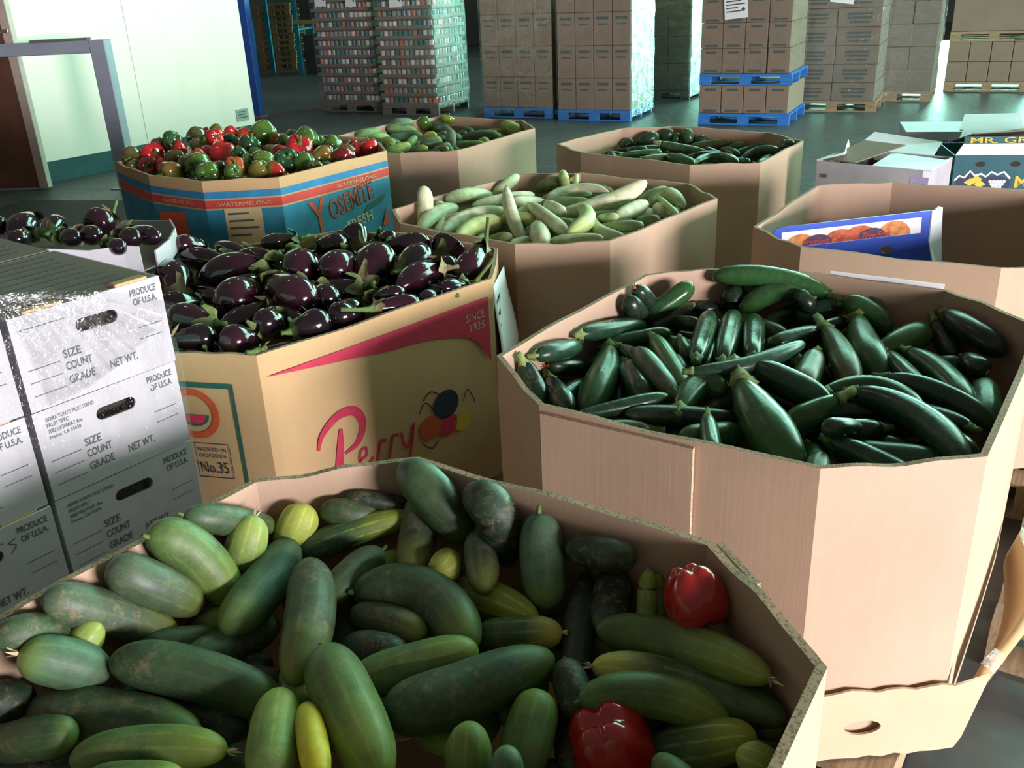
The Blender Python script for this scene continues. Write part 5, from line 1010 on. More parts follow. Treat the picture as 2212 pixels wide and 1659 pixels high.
def tube_mesh(pts, rad, mat, segs=8, cap=True, star=0.0, name='stem'):
    pts = [Vector(p) for p in pts]; n = len(pts); V = []; Fc = []
    for i in range(n):
        T = (pts[min(n - 1, i + 1)] - pts[max(0, i - 1)]).normalized()
        r = Vector((0, 0, 1)) if abs(T.z) < 0.8 else Vector((1, 0, 0)); u = (r - T * r.dot(T)).normalized(); v = T.cross(u)
        for j in range(segs):
            th = 2 * math.pi * j / segs; rr = rad[i] * (1 + star * math.cos(5 * th))
            V.append(pts[i] + (u * math.cos(th) + v * math.sin(th)) * rr)
    for i in range(n - 1):
        for j in range(segs):
            Fc.append((i * segs + j, i * segs + (j + 1) % segs, (i + 1) * segs + (j + 1) % segs, (i + 1) * segs + j))
    if cap: Fc.append(list(range((n - 1) * segs, n * segs))); Fc.append(list(range(segs - 1, -1, -1)))
    return mesh(name, V, Fc, mat, None, True)

# ------------------------------------------------------------------ produce materials
def cuc_mat(name, base, tip, stripe=0.25, scar=0.35, tippos=(0.60, 1.0), rough=0.5, speck=0.25):
    n = N(name); tc = n.new('ShaderNodeTexCoord'); sp = n.new('ShaderNodeSeparateXYZ'); n.l(tc.outputs['UV'], sp.inputs[0])
    oi = n.new('ShaderNodeObjectInfo'); rnd = n.math('MULTIPLY', oi.outputs['Random'], 37.0)
    va = n.new('ShaderNodeVectorMath', operation='ADD'); n.l(tc.outputs['Object'], va.inputs[0]); n.l(rnd, va.inputs[1])
    co = va.outputs[0]
    patch = n.noise(co, 26, 3)
    col = n.mix(n.ramp(patch, (0.35, 0.0), (0.7, 1.0)), tuple(x * 0.8 for x in base), tuple(x * 1.25 for x in base))
    # pale lengthwise stripes that are stronger towards the blossom end
    st = n.math('SINE', n.math('MULTIPLY', sp.outputs[1], 6.2832 * 10))
    wob = n.math('ADD', st, n.math('MULTIPLY', n.math('SUBTRACT', n.noise(co, 40, 2), 0.5), 1.6))
    stf = n.math('MULTIPLY', n.ramp(wob, (0.70, 0.0), (1.15, 1.0)), n.ramp(sp.outputs[0], (0.15, 0.08 * stripe), (0.95, 0.75 * stripe)))
    tipf = n.math('ADD', n.ramp(sp.outputs[0], (tippos[0], 0.0), (tippos[1], 0.85)), n.math('MULTIPLY', n.math('SUBTRACT', patch, 0.5), 0.3))
    tipf = n.ramp(tipf, (0.05, 0.0), (1.0, 1.0))
    col = n.mix(tipf, col, tip)
    col = n.mix(stf, col, tuple(min(1, x * 1.5 + 0.03) for x in tip))
    sc = n.noise(co, 60, 6, 0.75); sc2 = n.noise(co, 11, 2)
    scf = n.math('MULTIPLY', n.math('MULTIPLY', n.ramp(sc, (0.50, 0.0), (0.64, 1.0)), n.ramp(sc2, (0.40, 0.0), (0.60, 1.0))), scar)
    col = n.mix(scf, col, (0.26, 0.19, 0.10))
    if speck:
        vo = n.new('ShaderNodeTexVoronoi'); vo.inputs['Scale'].default_value = 190; n.l(co, vo.inputs['Vector'])
        col = n.mix(n.math('MULTIPLY', n.ramp(vo.outputs['Distance'], (0.12, 1.0), (0.32, 0.0)), speck), col, tuple(min(1, x * 2.2 + 0.02) for x in base))
    n.set(col, n.ramp(sc2, (0.3, rough - 0.08), (0.7, rough + 0.12)))
    n.b.inputs['Specular IOR Level'].default_value = 0.45
    n.bump(n.math('ADD', n.noise(co, 130, 3), n.math('MULTIPLY', n.noise(co, 30, 2), 2.0)), 0.16, 0.002)
    return n.m
CM = {
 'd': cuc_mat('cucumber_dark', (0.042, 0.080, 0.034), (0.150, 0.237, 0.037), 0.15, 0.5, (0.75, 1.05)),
 'm': cuc_mat('cucumber_green', (0.088, 0.158, 0.042), (0.250, 0.325, 0.044), 0.35, 0.35, (0.5, 1.1)),
 'l': cuc_mat('cucumber_light', (0.188, 0.300, 0.075), (0.375, 0.450, 0.094), 0.6, 0.15, (0.3, 1.1)),
 'y': cuc_mat('cucumber_lime', (0.288, 0.388, 0.075), (0.575, 0.600, 0.100), 0.5, 0.1, (0.3, 1.0)),
 'Y': cuc_mat('cucumber_overripe', (0.600, 0.525, 0.031), (0.600, 0.575, 0.037), 0.1, 0.15, (0.3, 1.0)),
 'g': cuc_mat('cucumber_scuffed', (0.062, 0.100, 0.053), (0.250, 0.300, 0.050), 0.25, 0.8, (0.62, 1.0)),
 't': cuc_mat('cucumber_bluegreen', (0.070, 0.140, 0.075), (0.188, 0.300, 0.062), 0.2, 0.35, (0.7, 1.05)),
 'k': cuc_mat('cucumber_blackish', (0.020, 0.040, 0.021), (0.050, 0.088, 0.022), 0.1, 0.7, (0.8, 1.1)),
 's': cuc_mat('cucumber_streaked', (0.040, 0.100, 0.043), (0.350, 0.425, 0.037), 0.75, 0.3, (0.4, 1.0)),
 'n': cuc_mat('cucumber_yellow_nosed', (0.050, 0.110, 0.033), (0.575, 0.525, 0.112), 0.3, 0.4, (0.62, 0.96)),
}
ZM = {
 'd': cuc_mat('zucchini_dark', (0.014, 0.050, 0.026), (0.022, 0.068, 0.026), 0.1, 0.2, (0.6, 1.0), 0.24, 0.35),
 'm': cuc_mat('zucchini_green', (0.026, 0.088, 0.026), (0.034, 0.100, 0.024), 0.12, 0.15, (0.5, 1.0), 0.25, 0.4),
 'l': cuc_mat('zucchini_light', (0.060, 0.150, 0.036), (0.085, 0.18, 0.035), 0.1, 0.1, (0.4, 1.0), 0.28, 0.4),
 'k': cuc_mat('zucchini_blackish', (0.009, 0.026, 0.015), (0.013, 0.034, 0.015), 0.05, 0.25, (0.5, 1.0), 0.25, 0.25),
 'g': cuc_mat('zucchini_dusty', (0.042, 0.082, 0.038), (0.05, 0.09, 0.035), 0.15, 0.5, (0.5, 1.0), 0.38, 0.5),
 's': cuc_mat('zucchini_waxy', (0.026, 0.078, 0.034), (0.036, 0.085, 0.032), 0.15, 0.4, (0.5, 1.0), 0.17, 0.5),
 'o': cuc_mat('zucchini_olive', (0.058, 0.082, 0.022), (0.085, 0.085, 0.022), 0.1, 0.4, (0.5, 1.0), 0.3, 0.4),
}
AM = {
 'w': cuc_mat('pale_cucumber_white', (0.58, 0.61, 0.38), (0.64, 0.65, 0.42), 0.0, 0.12, (0.6, 1.0), 0.5, 0.0),
 'g': cuc_mat('pale_cucumber_green', (0.40, 0.50, 0.26), (0.48, 0.55, 0.29), 0.0, 0.15, (0.6, 1.0), 0.5, 0.0),
 'y': cuc_mat('pale_cucumber_striped', (0.42, 0.50, 0.17), (0.50, 0.55, 0.20), 0.3, 0.1, (0.5, 1.0), 0.5, 0.0),
 'o': cuc_mat('pale_cucumber_olive', (0.19, 0.235, 0.095), (0.22, 0.25, 0.10), 0.0, 0.3, (0.5, 1.0), 0.55, 0.0),
}
def egg_mat(name, a, b):
    n = N(name); co = n.coord(); v = n.noise(co, 9, 3)
    n.set(n.mix(n.ramp(v, (0.35, 0.0), (0.7, 1.0)), a, b), 0.13)
    n.b.inputs['Specular IOR Level'].default_value = 0.6
    n.b.inputs['Coat Weight'].default_value = 0.5; n.b.inputs['Coat Roughness'].default_value = 0.05
    return n.m
EM = {'p': egg_mat('eggplant_purple', (0.010, 0.003, 0.006), (0.036, 0.0065, 0.016)), 'k': egg_mat('eggplant_black', (0.006, 0.003, 0.005), (0.013, 0.005, 0.010)), 'o': egg_mat('eggplant_dull', (0.022, 0.014, 0.010), (0.05, 0.035, 0.02))}
def pep_mat(name, a, b):
    n = N(name); tc = n.new('ShaderNodeTexCoord'); oi = n.new('ShaderNodeObjectInfo')
    va = n.new('ShaderNodeVectorMath', operation='ADD'); n.l(tc.outputs['Object'], va.inputs[0]); n.l(n.math('MULTIPLY', oi.outputs['Random'], 23.0), va.inputs[1])
    v = n.noise(va.outputs[0], 14, 2)
    n.set(n.mix(n.ramp(v, (0.42, 0.0), (0.6, 1.0)), a, b), 0.16)
    n.b.inputs['Specular IOR Level'].default_value = 0.6; n.b.inputs['Coat Weight'].default_value = 0.4; n.b.inputs['Coat Roughness'].default_value = 0.06
    return n.m
PM = {'red': pep_mat('pepper_red', (0.38, 0.012, 0.015), (0.50, 0.022, 0.020)), 'dred': pep_mat('pepper_dark_red', (0.14, 0.012, 0.014), (0.22, 0.018, 0.016)),
 'ro': pep_mat('pepper_orange_red', (0.48, 0.03, 0.012), (0.40, 0.10, 0.02)), 'rg': pep_mat('pepper_red_green', (0.36, 0.02, 0.015), (0.09, 0.13, 0.02)),
 'olive': pep_mat('pepper_olive', (0.070, 0.085, 0.022), (0.11, 0.085, 0.025)), 'oy': pep_mat('pepper_olive_yellow', (0.16, 0.15, 0.025), (0.20, 0.09, 0.02)),
 'green': pep_mat('pepper_green', (0.050, 0.120, 0.018), (0.085, 0.16, 0.022)), 'dgreen': pep_mat('pepper_dark_green', (0.014, 0.058, 0.020), (0.028, 0.085, 0.022)),
 'lime': pep_mat('pepper_lime', (0.16, 0.22, 0.02), (0.22, 0.25, 0.03))}
M['stem_pale'] = plain('stem_pale_green', (0.20, 0.26, 0.085), 0.6, 0.3, 60)
M['stem_green'] = plain('stem_green', (0.085, 0.15, 0.035), 0.55, 0.3, 50)
M['calyx'] = plain('calyx_green', (0.13, 0.17, 0.055), 0.65, 0.4, 60)
M['calyx_dry'] = plain('calyx_dry', (0.24, 0.20, 0.10), 0.8, 0.3, 60)
M['dry'] = plain('dried_blossom', (0.62, 0.50, 0.32), 0.9, 0.3, 80)
M['rust'] = plain('withered_blossom', (0.36, 0.15, 0.06), 0.9, 0.4, 80)
M['dot'] = plain('blossom_scar', (0.50, 0.46, 0.34), 0.8, 0.3, 120)

def blossom(par, p, T, R, mat, seed):
    rd = random.Random(seed); V = []; Fc = []
    T = T.normalized(); r = Vector((0, 0, 1)) if abs(T.z) < 0.8 else Vector((1, 0, 0)); u = (r - T * r.dot(T)).normalized(); v = T.cross(u)
    s = R * 0.30
    for k in range(5):
        th = 6.283 * k / 5 + rd.random() * 0.5; d = u * math.cos(th) + v * math.sin(th); q = u * -math.sin(th) + v * math.cos(th)
        b = len(V); l = s * (0.9 + 1.1 * rd.random())
        V += [p - T * s * 0.3 - q * s * 0.25, p - T * s * 0.3 + q * s * 0.25, p + T * l * 0.6 + d * s * 0.5 + q * s * 0.2, p + T * l * 0.6 + d * s * 0.5 - q * s * 0.2, p + T * l * (0.8 + rd.random() * 0.7) + d * s * (0.2 + rd.random())]
        Fc += [(b, b + 1, b + 2, b + 3), (b + 3, b + 2, b + 4)]
    return link('dried_blossom', mesh('dried_blossom', V, Fc, mat), par)

def cucumber(name, it, mats, group, cat, near=True, prof=prof_cuc, ribs=10, amp=0.010, seed=0, label=None):
    P0, C, P1, R, col, fl, lab = it
    sw = Sweep(P0, C, P1)
    me = sweep_mesh(sw, R, prof, mats[col], 22 if near else 14, 20 if near else 12, ribs, amp, seed, 0.018)
    o = link(name, me, None, sw.mid); tag(o, label or lab, cat, group)
    if 'f' in fl: blossom(o, sw.P1 - sw.mid, sw.tan(1), R, M['dry'], seed)
    elif near:
        p = sw.P0 - sw.mid; T = -sw.tan(0)
        link('stem', tube_mesh([p - T * 0.004, p + T * 0.004, p + T * 0.011 + Vector((0.002, 0, 0.003))], [R * 0.16, R * 0.12, R * 0.09], M['stem_green'], 6), o)
    return o

def zucchini(name, it, group, near=True, seed=0, label=None):
    P0, C, P1, R, col, fl, lab = it
    sw = Sweep(P0, C, P1); L = (sw.P1 - sw.P0).length
    pear = any(k in lab for k in ('pear-shaped', 'biggest', 'fat zucchini'))
    me = sweep_mesh(sw, R, prof_pear if pear else prof_zuc, ZM[col], 22 if near else 14, 20 if near else 12, 5, 0.014, seed, 0.016)
    o = link(name, me, None, sw.mid); tag(o, label or lab, 'zucchini', group)
    p = sw.P0 - sw.mid; T = -sw.tan(0); rd = random.Random(seed + 5)
    up = Vector((0, 0, 1)); side = Vector((rd.uniform(-1, 1), rd.uniform(-1, 1), rd.uniform(-0.2, 0.6)))
    if 'u' in fl: T = Vector((-0.1, -0.3, 1)).normalized(); side = Vector((0.3, 0, 0))
    s = R * (0.46 if pear else 0.40); ln = R * (0.8 + 0.5 * rd.random()) * (1.35 if pear or 'u' in fl or 'finger' in lab else 0.62)
    pts = [p - T * R * 0.42, p - T * R * 0.05, p + T * ln * 0.45 + side * ln * 0.04, p + T * ln + side * ln * 0.14]
    link('stem', tube_mesh(pts, [s * 1.25, s * 0.95, s * 0.62, s * 0.66], M['stem_pale'] if rd.random() < 0.7 or 'pale' in lab else M['stem_green'], 10, True, 0.16), o)
    if 'f' in fl: blossom(o, sw.P1 - sw.mid, sw.tan(1), R * 1.3, M['rust'], seed)
    if 't' in fl:
        q = sw.P1 - sw.mid; T1 = sw.tan(1)
        link('blossom_scar', tube_mesh([q - T1 * R * 0.08, q + T1 * 0.0012], [R * 0.24, R * 0.2], M['dot'], 10), o)
    return o

def eggplant(name, it, group, seed=0, label=None, segs=24):
    P0, C, P1, R, col, fl, lab = it
    sw = Sweep(P0, C, P1); L = (sw.P1 - sw.P0).length
    me = sweep_mesh(sw, R, prof_egg, EM[col], 26, segs, 0, 0, seed, 0.02)
    o = link(name, me, None, sw.mid); tag(o, label or lab, 'eggplant', group)
    rd = random.Random(seed + 3)
    V = []; Fc = []; ns, nt = 30, 6
    dry = 'dr' in lab and 'calyx' in lab
    big = 1.45 if 'c' in fl else 1.0
    for i in range(nt + 1):
        for j in range(ns):
            th = 2 * math.pi * j / ns
            lobe = (0.11 + 0.17 * max(0, math.cos(2.5 * th)) ** 2.0 + 0.02 * math.sin(7 * th)) * big
            t = min(0.5, lobe * i / nt + 0.004)
            T, u, v = sw.frame(t); d = u * math.cos(th) + v * math.sin(th)
            flare = 0.0022 + (0.012 * (i / nt) ** 3 * (1 + 0.8 * math.sin(3 * th + seed))) * big
            V.append(sw.at(t) - sw.mid + d * (R * prof_egg(t) * 1.02 + flare))
    for i in range(nt):
        for j in range(ns): Fc.append((i * ns + j, i * ns + (j + 1) % ns, (i + 1) * ns + (j + 1) % ns, (i + 1) * ns + j))
    Fc.append(list(range(ns - 1, -1, -1)))
    cx = link('calyx', mesh('calyx', V, Fc, M['calyx_dry'] if dry or rd.random() < 0.25 else M['calyx'], None, True), o)
    p = sw.P0 - sw.mid; T = -sw.tan(0); side = Vector((rd.uniform(-1, 1), rd.uniform(-1, 1), 0.6))
    long_ = 2.2 if 'long pale stem' in lab or 'upright' in lab else 1.0
    ln = 0.035 * long_ * (0.8 + 0.5 * rd.random())
    if 'upright' in lab: T = (T + Vector((0, 0, 1.2))).normalized()
    pts = [p - T * 0.012, p + T * 0.006, p + T * ln * 0.5 + side * ln * 0.06, p + T * ln + side * ln * 0.22]
    link('stem', tube_mesh(pts, [0.015, 0.0095, 0.0065, 0.0075], M['stem_green'] if not dry else M['calyx_dry'], 8), cx)
    return o

PEP_PROF = [(0.13, 0.02), (0.06, 0.20), (0.0, 0.42), (0.0, 0.60), (0.06, 0.80), (0.17, 0.94), (0.32, 1.0), (0.50, 0.98), (0.68, 0.90), (0.83, 0.77), (0.93, 0.60), (0.99, 0.42), (0.99, 0.26), (0.94, 0.10), (0.92, 0.01)]
def pepper(name, P0, P1, R, col, group, label, seed=0, segs=24):
    P0, P1 = Vector(P0), Vector(P1); rd = random.Random(seed + 1)
    mid = (P0 + P1) / 2; T = (P1 - P0).normalized(); L = (P1 - P0).length * 1.12; P0 = mid - T * L / 2
    r = Vector((0, 0, 1)) if abs(T.z) < 0.8 else Vector((1, 0, 0)); u = (r - T * r.dot(T)).normalized(); v = T.cross(u)
    nl = rd.choice((3, 4, 4)); ph = rd.random() * 6.28; ph2 = rd.random() * 6.28
    V = []; Fc = []; UV = []
    for i, (hh, rr) in enumerate(PEP_PROF):
        w = i / (len(PEP_PROF) - 1)
        for j in range(segs):
            th = 2 * math.pi * j / segs
            lb = abs(math.cos(nl * (th + ph) / 2))
            k = 0.86 + 0.16 * lb ** 0.6 + 0.03 * math.sin(th + ph2 + 3 * w)
            dip = 0.07 * (1 - lb) * (1 if i in (9, 10, 11, 12) else 0.35 if i in (2, 3, 4) else 0)
            h = hh + (dip * 0 if i < 5 else -dip) + (0.09 * (1 - lb) if i in (2, 3, 4) else 0)
            V.append(P0 - mid + T * (h * L) + (u * math.cos(th) + v * math.sin(th)) * (R * rr * k))
    n = len(PEP_PROF)
    for i in range(n - 1):
        for j in range(segs): Fc.append((i * segs + j, i * segs + (j + 1) % segs, (i + 1) * segs + (j + 1) % segs, (i + 1) * segs + j))
    Fc.append(list(range(segs - 1, -1, -1))); Fc.append(list(range((n - 1) * segs, n * segs)))
    o = link(name, mesh('body', V, Fc, PM[col], None, True), None, mid); tag(o, label, 'bell pepper', group)
    side = Vector((rd.uniform(-1, 1), rd.uniform(-1, 1), rd.uniform(-1, 1)))
    p = P0 - mid + T * L * 0.11
    link('stem', tube_mesh([p, p - T * L * 0.06, p - T * L * 0.16 + side * 0.004, p - T * L * 0.30 + side * 0.010], [R * 0.34, R * 0.16, R * 0.10, R * 0.13], M['stem_green'], 8), o)
    return o

# ------------------------------------------------------------------ the bins
make_bin('A', 'nearest kraft bin full of slicing cucumbers with two red peppers', pal_label='worn wooden pallet under the nearest cucumber bin', wav=0.005, t=0.015)
make_bin('B', 'kraft bin of dark zucchini, nearest after the cucumber bin', wav=0.004, t=0.014)
make_bin('C', 'kraft bin heaped with pale ribbed cucumbers behind the eggplants', pal_label='worn wooden pallet under the bin of pale ribbed cucumbers')
make_bin('E', 'kraft bin of pickling cucumbers behind the blue pepper bin')
make_bin('F', 'kraft bin of zucchini farthest back, nearest the blue double pallet stack')
make_bin('G', 'nearly empty kraft bin holding a blue fruit carton')
binH = make_bin('H', 'printed kraft bin of eggplants with red swoosh and script lettering', mats=[M['kraft_yellow'], M['kraft_yellow'], M['edge']])
binD = make_bin('D', 'blue printed watermelon bin heaped with red and green bell peppers', z1=0.99, mats=[M['kraft_yellow'], M['kraft'], M['edge']])

def roots(word): return next(o for o in COL.objects if o.parent is None and word in str(o.get('label', '')) and o.name.startswith('produce_bin'))
binA, binB = roots('nearest kraft bin full'), roots('dark zucchini, nearest')

# glued overlap seam of the front bin, its end standing proud at the near corner
A_ = [Vector(p) for p in BIN['A']]
def seam(root, key, k, f0, f1, z1, off, mat, name='seam_flap', dz=0.0):
    P = [Vector(p) for p in BIN[key]]; a, b = P[(k + 1) % 8], P[k]
    p, q = a.lerp(b, f0), a.lerp(b, f1); e = (q - p).normalized(); n_ = Vector((e.y, -e.x))
    V = [(*(pt + n_ * o), z) for o in (off, off + 0.011) for pt, z in ((p, BASE_Z + 0.02), (q, BASE_Z + 0.02), (q, z1 + dz), (p, z1 + dz))]
    me = mesh(name, V, [(0, 3, 2, 1), (4, 5, 6, 7), (0, 1, 5, 4), (2, 3, 7, 6), (1, 2, 6, 5), (3, 0, 4, 7)], [mat, M['edge']], [0, 0, 1, 1, 1, 1])
    return link(name, me, root)
seam(binA, 'A', 3, 0.62, 0.998, RIM, 0.007, M['kraft'], dz=-0.004)
seam(binB, 'B', 6, 0.02, 0.60, RIM, 0.007, M['kraft'], dz=-0.012)

# white sheet tucked behind the back wall of the zucchini bin, its edge showing above the rim
P = [Vector(p) for p in BIN['B']]
a, b = P[3].lerp(P[2], 0.02), P[3].lerp(P[2], 0.56); e = (b - a).normalized(); n_ = Vector((e.y, -e.x))
sh = link('paper_sheet', mesh('paper_sheet', [(*(p + n_ * o), z) for o in (0.010, 0.014) for p, z in ((a, 0.55), (b, 0.55), (b, RIM + 0.012), (a, RIM + 0.012))],
    [(0, 3, 2, 1), (4, 5, 6, 7), (0, 1, 5, 4), (2, 3, 7, 6), (1, 2, 6, 5), (3, 0, 4, 7)], M['white_paper']))
tag(sh, 'white sheet fixed behind the back wall of the zucchini bin', 'paper')
# white printed sheet hanging on the far side of the eggplant bin
P = [Vector(p) for p in BIN['H']]
ps = empty('paper_sheet', (0, 0, 0)); tag(ps, 'white printed sheet hanging off the far side of the eggplant bin', 'paper')
V = []; Fc = []
for i in range(7):
    for j in range(7):
        u, v = i / 6, j / 6
        p = P[4].lerp(P[3], 0.03 + 0.8 * u); V.append((p.x + 0.012 + 0.055 * u * (0.4 + 0.6 * (1 - v)) + 0.01 * math.sin(5 * v), p.y, 0.47 + 0.385 * v - 0.02 * u))
Fc = [(i * 7 + j, (i + 1) * 7 + j, (i + 1) * 7 + j + 1, i * 7 + j + 1) for i in range(6) for j in range(6)]
sm = link('sheet', mesh('sheet', V, Fc, M['white_paper'], None, True), ps)
so = sm.modifiers.new('thickness', 'SOLIDIFY'); so.thickness = 0.0015
for r in range(7): box('printed_line', (0, 0.0015, 0, 0.15 + 0.02 * (r % 3), 0, 0.012), M['ink_grey'], ps, (P[4].x + 0.020 + 0.001 * r, P[4].y + 0.06, 0.78 - 0.045 * r))

# ------- print on the eggplant bin
h5, h4, h6 = BIN['H'][5], BIN['H'][4], BIN['H'][6]
HB = 0.0085
fr = lambda u, z, off=HB, rise=0.0: frame_on(h5, h4, u, z, off, rise)
lower = smooth_pts([(0.0, 0.0), (0.30, 0.018), (0.55, 0.010), (0.70, -0.025), (0.80, -0.10), (0.845, -0.20)], 5)
top = [(0.845, 0.0), (0.0, 0.002)]
pts = [(0.0, 0.0)] + [(p.x, p.y - 0.075 * min(1, p.x / 0.30) if False else p.y - 0.11 * (p.x / 0.845)) for p in lower[1:]]
# swoosh: straight upper edge rising to the far corner, curved lower edge
V2 = []; up_line = lambda x: 0.012 * x / 0.845
low_line = lambda x: -0.055 * min(1, x / 0.45) - (0.0 if x < 0.45 else 0.05 * ((x - 0.45) / 0.30) ** 2 if x < 0.75 else 0.05 + 0.115 * ((x - 0.75) / 0.095) ** 1.6)
xs = [0.845 * i / 26 for i in range(27)]
for x in xs: V2 += [(x, up_line(x)), (x, low_line(x))]
flat('printed_swoosh', V2, M['ink_red'], binH, fr(0.015, 0.820), [(2 * i, 2 * i + 1, 2 * i + 3, 2 * i + 2) for i in range(26)])
text('SINCE', M['ink_cream'], binH, fr(0.757, 0.768, HB + 0.0008), 0.082, 0.026)
text('1925', M['ink_cream'], binH, fr(0.772, 0.732, HB + 0.0008), 0.066, 0.026)
# script lettering
def strokes(strk, mat, root, f, name='lettering'):
    for pts, wd in strk: 
        q = smooth_pts(pts, 7)
        if isinstance(wd, (list, tuple)): wd = [wd[0] + (wd[1] - wd[0]) * math.sin(math.pi * i / (len(q) - 1)) for i in range(len(q))]
        ribbon(name, q, wd, mat, root, f)
strokes([([(0.055, 0.16), (0.045, 0.10), (0.03, 0.03), (0.0, 0.0), (-0.02, 0.015)], (0.012, 0.030)),
         ([(-0.03, 0.12), (-0.01, 0.165), (0.05, 0.205), (0.11, 0.20), (0.135, 0.15), (0.11, 0.095), (0.06, 0.075)], (0.008, 0.030))], M['ink_red'], binH, fr(0.175, 0.420))
strokes([([(0.095, 0.035), (0.125, 0.045), (0.125, 0.07), (0.105, 0.065), (0.10, 0.03), (0.125, 0.01), (0.15, 0.03)], 0.010),
         ([(0.16, 0.0), (0.175, 0.05), (0.185, 0.07), (0.205, 0.065)], 0.011),
         ([(0.21, 0.0), (0.225, 0.05), (0.235, 0.07), (0.255, 0.065)], 0.011),
         ([(0.265, 0.07), (0.275, 0.02), (0.295, 0.015), (0.315, 0.075)], 0.010), ([(0.32, 0.085), (0.30, 0.0), (0.275, -0.06), (0.25, -0.05)], 0.010)], M['ink_red'], binH, fr(0.185, 0.415))
def disc(name, cx, cy, rx, ry, mat, root, f, n=22):
    return flat(name, [(cx + rx * math.cos(6.283 * i / n), cy + ry * math.sin(6.283 * i / n)) for i in range(n)], mat, root, f)
for nm, x, y, rr, mt_ in (('printed_fruit', 0.645, 0.515, 0.048, 'ink_navy'), ('printed_fruit', 0.57, 0.455, 0.040, 'ink_orange'), ('printed_fruit', 0.645, 0.440, 0.038, 'ink_red'), ('printed_fruit', 0.712, 0.428, 0.032, 'ink_yellow')):
    disc(nm, 0, 0, rr * 1.15, rr * 1.05, M[mt_], binH, fr(x, y, HB + 0.0004 * (1 + (mt_ == 'ink_orange'))))
for x0, y0, dx, dy in ((0.53, 0.52, 0.05, 0.03), (0.72, 0.50, 0.04, 0.035), (0.60, 0.40, -0.05, -0.02), (0.55, 0.56, 0.06, 0.02)):
    ribbon('printed_tendril', smooth_pts([(0, 0), (dx * 0.5, dy), (dx, dy * 0.3), (dx * 1.3, -dy * 0.6)], 5), 0.004, M['ink_navy'], binH, fr(x0, y0))
# cut corner: green frame with round watermelon seal and a small text box
gr = lambda u, z, off=HB: frame_on(h6, h5, u, z, off)
for b_ in ((0.0, 0.0, 0.215, 0.016), (0.205, -0.40, 0.010, 0.40), (0.0, -0.40, 0.010, 0.40)):
    flat('printed_frame', [(b_[0], b_[1]), (b_[0] + b_[2], b_[1]), (b_[0] + b_[2], b_[1] + b_[3]), (b_[0], b_[1] + b_[3])], M['ink_green'], binH, gr(0.0, 0.785))
ring = [(math.cos(6.283 * i / 28), math.sin(6.283 * i / 28)) for i in range(29)]
ribbon('printed_seal', [(0.068 * x, 0.068 * y) for x, y in ring], 0.020, M['ink_orange'], binH, gr(0.080, 0.703))
flat('printed_melon', [(0.045 * math.cos(math.pi + math.pi * i / 12), 0.036 * math.sin(math.pi + math.pi * i / 12)) for i in range(13)], M['ink_green'], binH, gr(0.080, 0.700))
flat('printed_melon', [(0.037 * math.cos(math.pi + math.pi * i / 12), 0.028 * math.sin(math.pi + math.pi * i / 12)) for i in range(13)], M['ink_red'], binH, gr(0.080, 0.700, HB + 0.0008))
ribbon('printed_box', [(0, 0), (0.11, 0), (0.11, 0.11), (0, 0.11), (0, 0)], 0.003, M['ink_navy'], binH, gr(0.06, 0.50))
text('PACKED IN', M['ink_navy'], binH, gr(0.068, 0.585), 0.09, 0.012)
text('CALIFORNIA', M['ink_navy'], binH, gr(0.068, 0.565), 0.09, 0.012)
text('No.35', M['ink_navy'], binH, gr(0.068, 0.515), 0.09, 0.036)

# ------- print on the blue pepper bin: bands all round, seal panel, big lettering
DB = 0.0085
Dp = BIN['D']
def band(k, z0, z1, mat, name):
    a, b = Dp[(k + 1) % 8], Dp[k]; L = math.hypot(b[0] - a[0], b[1] - a[1])
    pts = []
    nseg = 10
    V = []; 
    for i in range(nseg + 1):
        u = i / nseg
        V += [(u * L, z0), (u * L, z1)]
    o = flat(name, V, mat, binD, frame_on(a, b, 0, 0, 0.0012), [(2 * i, 2 * i + 2, 2 * i + 3, 2 * i + 1) for i in range(nseg)])
    for i, v in enumerate(o.data.vertices): v.co.z += 0.0078 * math.sin(math.pi * (i // 2) / nseg)
for k in (3, 4, 5, 6, 7):
    band(k, 0.905, 0.938, M['ink_blue'], 'printed_band')
    band(k, 0.858, 0.897, M['ink_redband'], 'printed_band')
    band(k, BASE_Z + 0.02, 0.850, M['ink_teal'], 'printed_band')
fd = lambda u, z, off=DB + 0.0014, rise=0.0: frame_on(Dp[5], Dp[4], u, z, off, rise)
text('-WATERMELONS-', M['ink_cream'], binD, frame_on(Dp[7], Dp[6], 0.09, 0.868, DB + 0.0012), 0.26, 0.020)
text('-WATERMELONS-', M['ink_cream'], binD, frame_on(Dp[6], Dp[5], 0.05, 0.868, DB + 0.0012), 0.27, 0.018)
text('-WATERMELONS-', M['ink_cream'], binD, fd(0.36, 0.866), 0.32, 0.020)
text('Y', M['ink_orange'], binD, fd(0.175, 0.665, rise=R_(6)), 0.12, 0.17, 0.0, bold=0.02)
text('OSEMITE', M['ink_navy'], binD, fd(0.306, 0.712, DB + 0.0012, R_(9)), 0.345, 0.105, 0.0, bold=0.03)
text('OSEMITE', M['ink_orange'], binD, fd(0.312, 0.718, rise=R_(9)), 0.335, 0.098, 0.0, bold=0.0)
flat('printed_ribbon', [(0, 0), (0.16, 0.035), (0.20, 0.075), (0.05, 0.045)], M['ink_green'], binD, fd(0.54, 0.695, DB + 0.0010))
text('FRESH', M['ink_cream'], binD, fd(0.42, 0.630, rise=R_(7)), 0.20, 0.055, 0.0, bold=0.01)
flat('printed_leaf', [(0, 0), (0.05, 0.10), (0.06, 0.0)], M['ink_orange'], binD, fd(0.69, 0.60))
